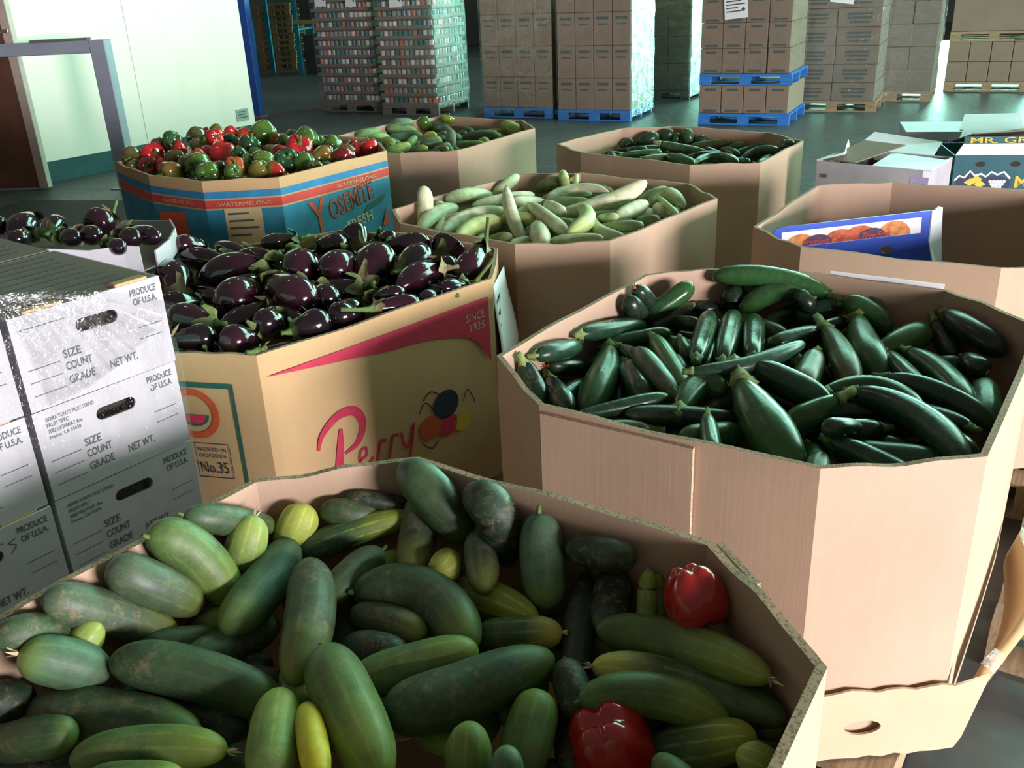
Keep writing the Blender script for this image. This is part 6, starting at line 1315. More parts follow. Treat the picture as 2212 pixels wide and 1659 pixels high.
flat('printed_panel', [(0, 0), (0.178, 0), (0.178, 0.185), (0, 0.185)], M['ink_cream'], binD, frame_on(Dp[6], Dp[5], 0.085, 0.67, DB + 0.0012))
for r in range(4):
    flat('printed_line', [(0, 0), (0.10 + 0.02 * (r % 3), 0), (0.10 + 0.02 * (r % 3), 0.010), (0, 0.010)], M['ink_grey'], binD, frame_on(Dp[6], Dp[5], 0.10, 0.825 - 0.035 * r, DB + 0.0018))
flat('printed_sign', [(0, 0), (0.24, 0.03), (0.23, 0.15), (0.02, 0.13)], M['ink_orange'], binD, frame_on(Dp[7], Dp[6], 0.03, 0.68, DB + 0.0012))

# ------------------------------------------------------------------ base tray of the zucchini bin, with its leaning side flap
tr = empty('base_tray', (0, 0, 0), 0, binB)
P = [Vector(p) for p in BIN['B']]
c_ = sum(P, Vector((0, 0))) / 8
Q = inset_poly(P, -0.018); Q2 = inset_poly(P, -0.010)
for k in (5, 6):
    j = (k + 1) % 8
    if k == 5:
        a, b = Q[j], Q[k]; L = (b - a).length
        hole = [(0.115 + 0.075 * 0.5 + 0.042 * math.cos(t) * (1 if math.cos(t) * math.sin(t) else 1), 0.082 + 0.020 * math.sin(t)) for t in [6.283 * i / 18 for i in range(18)]]
        outer = [(-0.01, 0.0)] + [(L * i / 12, 0.182 + 0.004 * math.sin(i * 1.9) + (0.004 if 2 < i < 6 else 0)) for i in range(13)] + [(L + 0.075, 0.20), (L + 0.035, 0.03), (L + 0.02, 0.0)] + [(L * (11 - i) / 12, -0.004 + 0.004 * math.sin(i * 2.7)) for i in range(11)]
        plate('tray_side', outer, [hole], 0.006, M['kraft_pale'], binB, frame_on(a, b, 0, BASE_Z + 0.010, 0.0))
    else:
        bin_panel('tray_side', Q[j], Q[k], Q2[j], Q2[k], BASE_Z, 0.32, [M['kraft_pale'], M['kraft_pale'], M['edge']], binB, 0.003, 3, 8, 3, 0.0)
bpy.data.objects.remove(tr)
# hidden hollow behind the hand hole
# leaning side flap: padded board that stands off the far long side
a, b = P[5].lerp(P[4], 0.13), P[5].lerp(P[4], 0.95); e = (b - a).normalized(); n_ = Vector((e.y, -e.x))
V = []; Fc = []; nu = 12
for i in range(nu + 1):
    u = i / nu; p = a.lerp(b, u); bow = 0.045 + 0.06 * math.sin(math.pi * min(1, u * 1.1)) 
    for (o, z) in ((bow * 0.6, BASE_Z + 0.06), (bow * 0.6 + 0.022, BASE_Z + 0.055), (bow + 0.030, 0.300 + 0.01 * math.sin(4 * u)), (bow + 0.008, 0.312 + 0.01 * math.sin(4 * u))):
        q = p + n_ * o; V.append((q.x, q.y, z))
for i in range(nu):
    for j in range(4): Fc.append((i * 4 + j, i * 4 + (j + 1) % 4, (i + 1) * 4 + (j + 1) % 4, (i + 1) * 4 + j))
Fc += [(3, 2, 1, 0), (nu * 4, nu * 4 + 1, nu * 4 + 2, nu * 4 + 3)]
fl_ = link('side_flap', mesh('side_flap', V, Fc, M['kraft_yellow'], None, True), binB)
for u0, u1 in ((0.0, 0.10), (0.52, 0.98)):
    V = []; Fc = []; m_ = 6
    for i in range(m_ + 1):
        u = u0 + (u1 - u0) * i / m_; p = a.lerp(b, u); bow = 0.045 + 0.06 * math.sin(math.pi * min(1, u * 1.1))
        for (o, z) in ((bow * 0.6 + 0.025, BASE_Z + 0.052), (bow + 0.034, 0.303), (bow + 0.006, 0.317)):
            q = p + n_ * o; V.append((q.x, q.y, z + 0.01 * math.sin(4 * u)))
    Fc = [(i * 3 + j, i * 3 + j + 1, (i + 1) * 3 + j + 1, (i + 1) * 3 + j) for i in range(m_) for j in range(2)]
    link('clear_tape', mesh('clear_tape', V, Fc, M['tape'], None, True), fl_)
# wooden pallet standing to the side
pr = empty('wooden_pallet', (2.00, 1.50, 0), R_(55)); tag(pr, 'wooden pallet on the floor at the picture edge beside the zucchini bin', 'pallet', 'loose wooden pallets')
pallet_parts(pr, 1.1, 0.9, M['wood'])

# ------------------------------------------------------------------ white cartons wrapped in film
CL, CQ = Vector((-1.0177, 1.7876)), Vector((-0.7977, 2.0725))
cang = math.atan2(CQ.y - CL.y, CQ.x - CL.x)
CW, CH, CD = 0.352, 0.2135, 0.46
def LM(u, z, off=0.0008, rise=0.0):
    cr, sr = math.cos(rise), math.sin(rise)
    return Matrix(((cr, -sr, 0, u), (0, 0, -1, -off), (sr, cr, 0, z), (0, 0, 0, 1)))
def rounded_slot(cx, cz, w_, h_, tilt, n=8):
    pts = []
    for s in (1, -1):
        for i in range(n + 1):
            t = -math.pi / 2 + math.pi * i / n
            x, y = s * (w_ / 2 - h_ / 2 + h_ / 2 * math.cos(t)), s * h_ / 2 * math.sin(t)
            pts.append((cx + x * math.cos(tilt) - y * math.sin(tilt), cz + x * math.sin(tilt) + y * math.cos(tilt)))
    return pts
def carton(u0, lvl, label, detail=True, full_addr=True, mark=None, top=False, v0=0.0):
    base = Vector((CL.x, CL.y)) + Vector((math.cos(cang), math.sin(cang))) * u0 + Vector((-math.sin(cang), math.cos(cang))) * v0
    jig = 0.004 * math.sin(lvl * 2.1 + u0 * 9)
    r = empty('produce_carton', (base.x + jig, base.y - jig, BASE_Z + CH * lvl), cang + 0.01 * math.sin(lvl * 3 + u0))
    tag(r, label, 'carton', 'white cartons wrapped in film')
    hgt = CH - 0.004
    if not detail:
        box('body', (0, CW, 0, CD, 0, hgt - (0.005 if top else 0)), M['white_carton'], r, bev=0.003)
        if top:
            box('lid_panel', (0.004, CW - 0.004, 0.004, CD - 0.004, hgt - 0.004, hgt + 0.001), M['carton_dull'], r)
            for i in range(8): box('lid_print_line', (0.03 + 0.006 * i, 0.30 + 0.004 * (i % 3), 0.05 + 0.045 * i, 0.062 + 0.045 * i, hgt + 0.0012, hgt + 0.002), M['ink_grey'], r)
        return r
    slot = rounded_slot(0.185, 0.152, 0.098, 0.030, R_(-1))
    p = plate('front_panel', [(0, 0), (CW, 0), (CW, hgt), (0, hgt)], [slot], 0.006, M['white_carton'], r, LM(0, 0, -0.003))
    box('side_panel', (0, 0.006, 0.0062, CD, 0, hgt), M['white_carton'], r); box('side_panel', (CW - 0.006, CW, 0.0062, CD, 0, hgt), M['white_carton'], r)
    box('back_panel', (0.006, CW - 0.006, CD - 0.006, CD, 0, hgt), M['white_carton'], r)
    box('bottom', (0.006, CW - 0.006, 0.0062, CD - 0.006, 0, 0.006), M['carton_dull'], r)
    box('inside_shade_block', (0.02, CW - 0.02, 0.05, CD - 0.02, 0.008, hgt - 0.03), M['dark_inside'], r)  # near-black block: the shade behind the hand slot put into colour
    lid = M['carton_dull']
    box('lid_panel', (0.004, CW - 0.004, 0.006, CD - 0.004, hgt - 0.005, hgt), lid, r)
    if top:
        for i in range(9): box('lid_print_line', (0.03 + 0.006 * i, 0.30 + 0.004 * (i % 3), 0.05 + 0.045 * i, 0.062 + 0.045 * i, hgt + 0.0002, hgt + 0.001), M['ink_grey'], r)
    box('torn_flap', (0.245, 0.325, 0.004, 0.034, hgt - 0.002, hgt + 0.006), M['kraft_yellow'], r, bev=0.002); box('torn_flap', (0.035, 0.12, 0.004, 0.030, hgt - 0.002, hgt + 0.005), M['kraft_yellow'], r, bev=0.002)
    k = M['ink_grey']
    text('PRODUCE', k, r, LM(0.272, 0.180), 0.066, 0.016, bold=0.02); text('OF U.S.A.', k, r, LM(0.276, 0.158), 0.060, 0.016, bold=0.02)
    text('SIZE', k, r, LM(0.095, 0.093), 0.040, 0.019, bold=0.02); text('COUNT', k, r, LM(0.095, 0.065), 0.060, 0.019, bold=0.02)
    text('GRADE', k, r, LM(0.095, 0.034), 0.060, 0.019, bold=0.02); text('NET WT.', k, r, LM(0.192, 0.036), 0.068, 0.019, bold=0.02)
    for u, z, l in ((0.015, 0.09, 0.07), (0.015, 0.062, 0.07), (0.015, 0.032, 0.07), (0.275, 0.105, 0.06), (0.275, 0.078, 0.06)):
        flat('printed_rule', [(0, 0), (l, 0), (l, 0.0018), (0, 0.0018)], k, r, LM(u, z))
    if full_addr:
        for i, s_ in enumerate(("SIERRA TONY'S FRUIT STAND", 'FRUIT SPEC', '7082 HIGHWAY Ave', 'Fresno, CA 93650')):
            text(s_, k, r, LM(0.025, 0.182 - 0.014 * i), (0.112, 0.05, 0.078, 0.072)[i], 0.0095, bold=0.012)
    else: flat('printed_rule', [(0, 0), (0.10, 0), (0.10, 0.0018), (0, 0.0018)], k, r, LM(0.015, 0.178))
    if mark:
        strokes([([(0.0, 0.02), (0.02, 0.022), (0.035, 0.02)], 0.0025), ([(0.017, 0.022), (0.014, 0.0), (0.012, -0.012)], 0.0025), ([(0.06, 0.02), (0.045, 0.014), (0.058, 0.004), (0.045, -0.01)], 0.0025)], k, r, LM(0.205, 0.155), 'hand_writing')
    return r
names_l = ['bottom', 'second', 'third', 'fourth', 'top']
for lvl in range(5):
    carton(0.0, lvl, 'white produce carton beside the eggplant bin, %s of its stack' % ('lowest' if lvl == 0 else names_l[lvl] + ' from the floor' if lvl < 4 else 'topmost'), lvl >= 2, lvl < 4, top=(lvl == 4))
for lvl in range(5):
    carton(-CW - 0.014, lvl, 'white produce carton cut by the picture edge, %s of its stack' % ('lowest' if lvl == 0 else names_l[lvl] + ' from the floor' if lvl < 4 else 'topmost'), lvl >= 2, lvl < 4, 'TS' if lvl == 2 else None, top=(lvl == 4))
for lvl in range(5):
    wh = ('lowest', 'second from the floor', 'third from the floor', 'fourth from the floor', 'topmost')[lvl]
    carton(0.0, lvl, 'white carton in the row behind, next to the small eggplant carton, %s' % wh, False, top=(lvl == 4), v0=CD + 0.012)
    carton(-CW - 0.014, lvl, 'white carton in the row behind, at the picture edge, %s' % wh, False, top=(lvl == 4), v0=CD + 0.012)
e_ = Vector((math.cos(cang), math.sin(cang))); g_ = Vector((-math.sin(cang), math.cos(cang)))
o_ = CL - e_ * (CW + 0.10)
pr = empty('wooden_pallet', (o_.x, o_.y, 0), cang); tag(pr, 'wooden pallet under the white cartons', 'pallet')
pallet_parts(pr, 0.86, 0.96, M['wood'])
# stretch film round the carton stack
fw = empty('stretch_wrap', (CL.x, CL.y, 0), cang); tag(fw, 'clear stretch film wrapped round the white cartons, bunched over the top', 'stretch film')
rd = random.Random(4)
def film_grid(name, f, nu, nv, mat, amp=0.004):
    V = []
    for i in range(nu + 1):
        for j in range(nv + 1):
            p = Vector(f(i / nu, j / nv)); V.append(p + Vector((0, -amp * (rd.random()), amp * (rd.random() - 0.5))))
    return link(name, mesh(name, V, [(i * (nv + 1) + j, (i + 1) * (nv + 1) + j, (i + 1) * (nv + 1) + j + 1, i * (nv + 1) + j + 1) for i in range(nu) for j in range(nv)], mat, None, True), fw)
ztop = BASE_Z + CH * 5
film_grid('front_layer', lambda u, v: (-0.37 + 0.725 * u, -0.010, 0.50 + (ztop - 0.53) * v - 0.12 * v * max(0, u - 0.55)), 46, 34, M['film_near'])
film_grid('side_layer', lambda u, v: (CW + 0.008 + 0.004 * math.sin(9 * v), -0.008 + 0.45 * u, 0.50 + 0.55 * v), 14, 18, M['film'])
# bunched strands fanning from the top edge across the top carton
src = Vector((-0.20, 0.10, ztop + 0.07))
for i in range(11):
    u = i / 10
    end = Vector((0.05 + 0.31 * u, -0.013, ztop - 0.205 + 0.12 * u * u)); mid_ = Vector((0.0 + 0.16 * u, -0.004 if u < 0.9 else -0.006, ztop - 0.012 + 0.006 * u))
    s0 = src + Vector((0.02 * i / 10, -0.03 + 0.05 * u, 0.0))
    pts = smooth_pts([tuple(s0), tuple(mid_ + Vector((0, -0.012, 0.012))), tuple(end)], 8)
    V = []; wv = 0.010 + 0.010 * rd.random()
    for q_, p in enumerate(pts):
        a_ = wv * (0.35 + 0.9 * q_ / len(pts)); V += [p + Vector((a_, -0.002 * rd.random(), 0.3 * a_)), p - Vector((a_, 0.002 * rd.random(), 0.3 * a_))]
    link('film_strand', mesh('film_strand', V, [(2 * k, 2 * k + 1, 2 * k + 3, 2 * k + 2) for k in range(len(pts) - 1)], M['film'], None, True), fw)
film_grid('top_layer', lambda u, v: (-0.36 + 0.50 * u, 0.0 + 0.30 * v, ztop + 0.012 + 0.06 * (1 - u) * (1 - abs(2 * v - 0.7)) * (0.6 + 0.4 * math.sin(7 * u))), 22, 14, M['film_near'])

# small white carton of eggplants behind the stack
EC = empty('eggplant_carton', (-1.84, 2.93, 0.0), R_(14)); tag(EC, 'open white carton of eggplants behind the stacked white cartons, flap torn', 'carton')
zc0, zc1 = 0.930, 1.04
V = []; Fc = []
def tray_wall(name, pts, z0, zf, mat, parent, t=0.006):
    n_p = len(pts); V = []; Fc = []
    for i, p in enumerate(pts):
        T = (Vector(pts[min(i + 1, n_p - 1)]) - Vector(pts[max(i - 1, 0)])).normalized(); nn = Vector((T.y, -T.x)) * t / 2; p = Vector(p)
        z1 = zf(i / (n_p - 1))
        V += [(*(p + nn), z0), (*(p - nn), z0), (*(p - nn), z1), (*(p + nn), z1)]
    for i in range(n_p - 1):
        for j in range(4): Fc.append((i * 4 + j, i * 4 + (j + 1) % 4, (i + 1) * 4 + (j + 1) % 4, (i + 1) * 4 + j))
    Fc += [(3, 2, 1, 0), tuple(range(4 * n_p - 4, 4 * n_p))]
    return link(name, mesh(name, V, Fc, mat), parent)
tray_wall('front_flap', [(0.22, -0.02), (0.34, -0.01), (0.46, 0.0), (0.57, 0.005), (0.62, 0.0)], zc0, lambda u: 1.05 - 0.03 * u + 0.008 * math.sin(9 * u), M['white_carton'], EC)
tray_wall('end_wall', [(0.66, 0.06), (0.70, 0.16), (0.715, 0.30), (0.69, 0.42)], zc0, lambda u: 0.99 + 0.03 * u, M['white_carton'], EC)
tray_wall('back_wall', [(0.69, 0.43), (0.50, 0.72), (0.1, 0.74), (-0.30, 0.74)], zc0, lambda u: 1.01 - 0.05 * min(1, u * 2.5), M['white_carton'], EC)
tray_wall('end_wall', [(-0.30, 0.73), (-0.30, 0.0)], zc0, lambda u: 0.99, M['white_carton'], EC)
tray_wall('front_wall', [(-0.30, -0.02), (0.20, -0.02)], zc0, lambda u: 1.0, M['white_carton'], EC)
plate('bottom', [(-0.29, 0.0), (0.62, 0.02), (0.66, 0.08), (0.70, 0.30), (0.67, 0.42), (0.49, 0.71), (-0.29, 0.72)], [], 0.006, M['carton_dull'], EC, Matrix.Translation((0, 0, zc0 + 0.003)))
for i in range(3):
    z0 = 0.14 + 0.263 * i
    c2 = box('brown_carton', (-0.34, 0.28, 0.0, 0.70, z0, z0 + 0.2615), M['carton_dull'], None, (-1.84, 2.93, 0), (0, 0, R_(14)), 0.004)
    tag(c2, 'brown carton under the eggplant carton, %s of three' % ('lowest', 'middle', 'topmost')[i], 'carton', 'brown cartons under the eggplant carton')
pr = empty('wooden_pallet', (-2.16, 2.85, 0), R_(14)); tag(pr, 'wooden pallet under the brown cartons and the eggplant carton', 'pallet'); pallet_parts(pr, 0.60, 0.68, M['wood'])

# ------------------------------------------------------------------ blue fruit carton inside the nearly empty bin
TL, TR = Vector((1.018, 3.475, 0.882)), Vector((1.66, 3.545, 0.905))
bb = empty('fruit_carton', TL); tag(bb, 'bright blue tree fruit carton with printed peaches, tipped inside the nearly empty bin', 'carton')
dx = TR - TL; bb.rotation_euler = (0, -math.asin(dx.z / dx.length), math.atan2(dx.y, dx.x)); BL = dx.length
M['white_gloss'] = plain('white_carton_gloss', (0.66, 0.68, 0.72), 0.4, 0.05)
def vent(cx, cz, a_, b_): return [(cx + a_ * math.cos(6.283 * i / 14), cz + b_ * math.sin(6.283 * i / 14)) for i in range(14)]
BM = lambda u, z, off=0.0, tilt=0.0: Matrix(((1, 0, 0, u), (0, -math.sin(tilt), -math.cos(tilt), -off * math.cos(tilt)), (0, math.cos(tilt), -math.sin(tilt), z - off * math.sin(tilt)), (0, 0, 0, 1)))
fp = plate('front_panel', [(0.0, -0.055), (0.02, -0.004), (0.07, 0.0), (BL, 0.0), (BL, -0.118), (0.0, -0.118)], [], 0.005, M['blue_print'], bb, BM(0, 0))
flat('printed_picture', [(0.045, -0.085), (BL - 0.035, -0.085), (BL - 0.035, -0.022), (0.045, -0.022)], M['white_paper'], fp, Matrix.Translation((0, 0, 0.0031)))
M['peach'] = plain('print_peach', (0.62, 0.22, 0.05), 0.5, 0.45, 30); M['plum'] = plain('print_plum', (0.075, 0.03, 0.085), 0.5, 0.3, 40); M['nect'] = plain('print_nectarine', (0.52, 0.10, 0.03), 0.5, 0.4, 30)
def half_fruit(cx, rx, ry, mat, dz):
    pts = [(cx + rx * math.cos(math.pi * i / 14), min(-0.024, -0.084 + ry * math.sin(math.pi * i / 14))) for i in range(15)]
    flat('printed_fruit', pts, mat, fp, Matrix.Translation((0, 0, dz)))
half_fruit(0.12, 0.065, 0.048, M['peach'], 0.0034); half_fruit(0.28, 0.07, 0.050, M['nect'], 0.0034); half_fruit(0.36, 0.075, 0.056, M['nect'], 0.0037); half_fruit(0.50, 0.070, 0.060, M['peach'], 0.0034)
half_fruit(0.19, 0.062, 0.040, M['plum'], 0.0040); half_fruit(0.41, 0.060, 0.042, M['plum'], 0.0043)
text('Premium California Tree Fruit', M['ink_redband'], fp, Matrix.Translation((0.13, -0.084, 0.0048)), 0.36, 0.026, 0.3, bold=0.012)
lp = plate('lower_panel', [(0, 0), (BL, 0), (BL, -0.20), (0, -0.20)], [vent(0.22, -0.028, 0.028, 0.014), vent(0.34, -0.024, 0.028, 0.014), vent(0.47, -0.020, 0.028, 0.014)], 0.005, M['blue_print'], bb, BM(0, -0.119, 0.001, R_(-28)))
flat('printed_window', [(0.36, -0.19), (BL - 0.05, -0.19), (BL - 0.05, -0.085), (0.36, -0.06)], M['white_paper'], lp, Matrix.Translation((0, 0, 0.0031)))
ribbon('printed_border', [(0.352, -0.195), (0.352, -0.055), (BL - 0.042, -0.078), (BL - 0.042, -0.195)], 0.003, M['ink_black'], lp, Matrix.Translation((0, 0, 0.0035)))
V = [(BL, -0.004, 0.0), (BL + 0.02, 0.012, -0.004), (BL + 0.045, 0.03, 0.004), (BL + 0.075, 0.05, -0.006), (BL + 0.085, 0.055, -0.12), (BL + 0.085, 0.02, -0.30), (BL, -0.095, -0.30), (BL, -0.004, -0.118)]
ef = link('end_flap', mesh('end_flap', V, [(0, 1, 2, 7), (2, 3, 4, 7), (7, 4, 5, 6)], M['white_gloss']), bb)
ef.modifiers.new('thickness', 'SOLIDIFY').thickness = 0.005
box('torn_edge', (BL - 0.02, BL + 0.05, -0.006, 0.01, -0.035, 0.006), M['kraft'], bb, (0, 0, 0), (0, 0.5, 0.5))
box('bottom', (0.26, BL, 0.02, 0.34, -0.26, -0.255), M['kraft'], bb); box('back_panel', (0.26, BL, 0.335, 0.34, -0.255, -0.12), M['kraft'], bb)
# crumpled cartons lower in the bin carry it
for i, (x, y, z, a) in enumerate(((1.46, 3.50, 0.155, 34), (1.50, 3.58, 0.39, 50))):
    q = box('kraft_carton', (-0.30, 0.30, -0.20, 0.20, 0.0, 0.12 if i else 0.232), M['carton_brown'], None, (x, y, z), (0, 0, R_(a)), 0.006)
    tag(q, ('flattened' if i == 0 else 'dented') + ' brown carton lying in the nearly empty bin under the blue one', 'carton')

# ------------------------------------------------------------------ pile of produce cartons behind the nearly empty bin
def simple_carton(name, loc, rz, L, W, H, mat, label, cat='carton', lid=True, group=None, t=0.006):
    r = empty(name, loc, rz); tag(r, label, cat, group)
    box('front_panel', (0, L, 0, t, 0, H), mat, r, bev=0.001); box('back_panel', (0, L, W - t, W, 0, H), mat, r, bev=0.001)
    box('side_panel', (0, t, t, W - t, 0, H), mat, r); box('side_panel', (L - t, L, t, W - t, 0, H), mat, r)
    box('bottom', (t, L - t, t, W - t, 0, t), mat, r)
    if lid: box('lid', (0.002, L - 0.002, 0.002, W - 0.002, H, H + 0.005), mat, r)
    return r
FL = lambda u, z, off=0.0008: Matrix(((1, 0, 0, u), (0, 0, -1, -off), (0, 1, 0, z), (0, 0, 0, 1)))
def flap(par, pts, mat, name='open_flap', t=0.005):
    o = link(name, mesh(name, pts, [list(range(len(pts)))], mat), par); o.modifiers.new('thickness', 'SOLIDIFY').thickness = t; return o
p1 = simple_carton('melon_carton', (1.69, 5.00, 0.56), R_(-43), 0.56, 0.42, 0.285, M['white_carton'], 'white carton with purple band and open flaps beside the far zucchini bin', lid=False)
flat('printed_band', [(0.02, 0.0), (0.45, 0.0), (0.45, 0.12), (0.02, 0.12)], M['ink_purple'], p1, FL(0.0, 0.02))
flat('printed_band', [(0, 0), (0.09, 0), (0.09, 0.22), (0, 0.22)], M['ink_lilac'], p1, FL(0.50, 0.03))
for i in range(6): flat('printed_line', [(0, 0), (0.06, 0), (0.06, 0.006), (0, 0.006)], M['ink_purple'], p1, FL(0.515, 0.06 + 0.03 * i, 0.0012))
for i in range(5): flat('printed_line', [(0, 0), (0.004, 0), (0.004, 0.02), (0, 0.02)], M['ink_grey'], p1, FL(0.025 + 0.008 * i, 0.20, 0.0012))
flap(p1, [(0.0, 0.0, 0.286), (0.0, 0.42, 0.286), (-0.02, 0.44, 0.33), (0.14, 0.02, 0.325)], M['white_gloss'])
flap(p1, [(0.02, 0.42, 0.287), (0.46, 0.42, 0.287), (0.44, 0.60, 0.33), (0.06, 0.60, 0.36)], M['white_gloss'])
flap(p1, [(0.30, 0.0, 0.287), (0.60, 0.0, 0.287), (0.60, 0.24, 0.300), (0.30, 0.26, 0.312)], M['white_gloss'])
flap(p1, [(0.02, 0.05, 0.292), (0.20, 0.02, 0.289), (0.34, 0.33, 0.345), (0.10, 0.36, 0.350)], M['carton_brown'])
for i, (x, y, a) in enumerate(((0.12, 0.10, 0), (0.22, 0.22, 0.6), (0.3, 0.16, 1.2))):
    q = box('onion_scrap', (-0.04, 0.04, -0.03, 0.03, 0, 0.05), plain('red_onion_skin%d' % i, (0.16, 0.035, 0.05), 0.5, 0.3, 30), p1, (x, y, 0.23), (0.2, 0.3, a), 0.018)
p2 = simple_carton('grape_carton', (2.40, 4.93, 0.58), R_(-13), 0.62, 0.42, 0.27, M['teal_carton'], 'dark teal carton with yellow lettering and open lid at the picture edge', lid=False)
flat('printed_emblem', [(0.02, 0.03), (0.28, 0.03), (0.29, 0.12), (0.22, 0.15), (0.15, 0.13), (0.08, 0.16), (0.02, 0.13)], M['ink_navy'], p2, FL(0, 0.02))
ribbon('printed_border', [(0.012, 0.12), (0.035, 0.145), (0.06, 0.135), (0.085, 0.17), (0.11, 0.145), (0.14, 0.155), (0.165, 0.14), (0.19, 0.165), (0.22, 0.15), (0.25, 0.165), (0.285, 0.13)], 0.010, M['white_paper'], p2, FL(0, 0.02, 0.0014))
for x, y in ((0.09, 0.11), (0.12, 0.125), (0.14, 0.10)): flat('printed_leaf', [(x - 0.03, y), (x, y + 0.022), (x + 0.03, y), (x, y - 0.018)], M['ink_yellow'], p2, FL(0, 0.02, 0.0018 + x * 0.002))
for r_ in range(5):
    for q_ in range(5 - r_): disc('printed_grape', 0, 0, 0.0085, 0.0085, M['white_paper'], p2, FL(0.19 + 0.017 * q_ + 0.0085 * r_, 0.135 - 0.015 * r_, 0.0018), 10)
text('MR.', M['ink_yellow'], p2, FL(0.31, 0.10), 0.15, 0.062, 0.0, bold=0.02); text('G', M['ink_yellow'], p2, FL(0.50, 0.10), 0.055, 0.062, 0.0, bold=0.02)
flat('printed_band', [(0.0, 0.0), (0.30, 0.0), (0.30, 0.03), (0.0, 0.03)], M['white_paper'], p2, FL(0.31, 0.03))
for x in (0.13, 0.30, 0.47): disc('painted_vent', 0, 0, 0.025, 0.014, M['dark_inside'], p2, FL(x, 0.225))  # flat dark discs on the closed panel, vent shade painted in
fl2 = flap(p2, [(0.0, 0.0, 0.272), (0.62, 0.0, 0.272), (0.60, -0.02, 0.33), (0.04, 0.015, 0.335)], M['white_gloss'])
text('MR. GRAPES', M['ink_yellow'], p2, Matrix.Translation((0.06, -0.022, 0.338)) @ Matrix.Rotation(R_(80), 4, 'X'), 0.46, 0.030, bold=0.015)
flat('printed_band', [(0, 0), (0.56, 0), (0.56, 0.036), (0, 0.036)], M['teal_carton'], p2, Matrix.Translation((0.03, -0.0195, 0.335)) @ Matrix.Rotation(R_(80), 4, 'X'))
flap(p2, [(0.05, 0.42, 0.272), (0.62, 0.42, 0.272), (0.66, 0.14, 0.39), (0.10, 0.10, 0.365)], M['carton_brown'])
flap(p2, [(0.10, 0.40, 0.30), (0.66, 0.42, 0.28), (0.64, 0.52, 0.36), (0.14, 0.50, 0.34)], M['white_gloss'])
p3 = simple_carton('vegetable_carton', (2.42, 5.62, 0.58), R_(-17), 0.60, 0.42, 0.29, M['white_carton'], 'white carton with purple lettering lying behind the purple-banded one')
text('radish', M['ink_purple'], p3, FL(0.13, 0.205), 0.17, 0.045, bold=0.02)
flat('printed_band', [(0, 0), (0.56, 0), (0.56, 0.030), (0, 0.030)], M['ink_purple'], p3, FL(0.02, 0.15))
flap(p3, [(0.30, 0.05, 0.30), (0.64, 0.0, 0.30), (0.66, 0.30, 0.36), (0.36, 0.34, 0.35)], M['white_gloss'])
for i, (x, y, a, zz) in enumerate(((1.69, 5.00, -43, 0.56), (2.40, 4.93, -13, 0.58), (2.42, 5.62, -17, 0.58), (3.22, 5.45, -17, 0.58))):
    q = box('brown_carton', (0.005, 0.58, 0.005, 0.41, 0.14, zz - 0.002), M['carton_brown'], None, (x, y, 0), (0, 0, R_(a)), 0.005)
    tag(q, 'tall brown carton supporting the %s' % ('purple-banded white carton', 'dark teal lettered carton', 'purple-lettered white carton', 'white carton with raised flaps')[i], 'carton', 'cartons under the open produce cartons')
    pr = empty('wooden_pallet', (x, y, 0), R_(a)); tag(pr, 'wooden pallet under the tall carton below the %s' % ('purple-banded carton', 'dark teal carton', 'purple-lettered carton', 'raised-flap carton')[i], 'pallet', 'pallets under the open produce cartons')
    pallet_parts(pr, 0.60, 0.42, M['wood'])

# ------------------------------------------------------------------ pallet loads in the background
def film_box(par, L, W, z0, z1, mat, off=0.012, seed=0, sides=('front', 'right')):
    rd = random.Random(seed)
    for sd in sides:
        V = []; nu, nv = 16, 16
        for i in range(nu + 1):
            for j in range(nv + 1):
                u, v = i / nu, j / nv; d = off + 0.012 * rd.random()
                if sd == 'front': V.append((-off + (L + 2 * off) * u, -d, z0 + (z1 - z0) * v))
                elif sd == 'right': V.append((L + d, -off + (W + 2 * off) * u, z0 + (z1 - z0) * v))
        link('stretch_film', mesh('stretch_film', V, [(i * (nv + 1) + j, (i + 1) * (nv + 1) + j, (i + 1) * (nv + 1) + j + 1, i * (nv + 1) + j + 1) for i in range(nu) for j in range(nv)], mat, None, True), par)
def sheet(par, u, z, w_, h_, rot, lines=5, off=0.03):
    m = Matrix.Translation((u, -off, z)) @ Matrix.Rotation(R_(90), 4, 'X') @ Matrix.Rotation(rot, 4, 'Z')
    o = flat('label_sheet', [(0, 0), (w_, 0), (w_, h_), (0, h_)], M['white_paper'], par, m)
    o.modifiers.new('thickness', 'SOLIDIFY').thickness = 0.001
    for i in range(lines):
        y = h_ * (0.84 - 0.7 * i / lines); l = w_ * (0.5 + 0.3 * ((i * 7) % 3) / 2)
        flat('printed_line', [(w_ * 0.08, y), (w_ * 0.08 + l, y), (w_ * 0.08 + l, y + h_ * 0.05), (w_ * 0.08, y + h_ * 0.05)], M['ink_grey'], o, Matrix.Translation((0, 0, 0.0015)))
    disc('printed_stamp', w_ * 0.8, h_ * 0.35, w_ * 0.08, h_ * 0.08, M['ink_grey'], o, Matrix.Translation((0, 0, 0.0015)), 10)
def load(name, corner, deg, label, L, W, pal, z0=0.0, group='pallet loads along the back of the hall'):
    r = empty(name, (corner[0], corner[1], z0), R_(deg)); tag(r, label, 'pallet load', group)
    if pal: pallet('pallet', L, W, pal, r, 0.0, 0.14, 6)
    return r
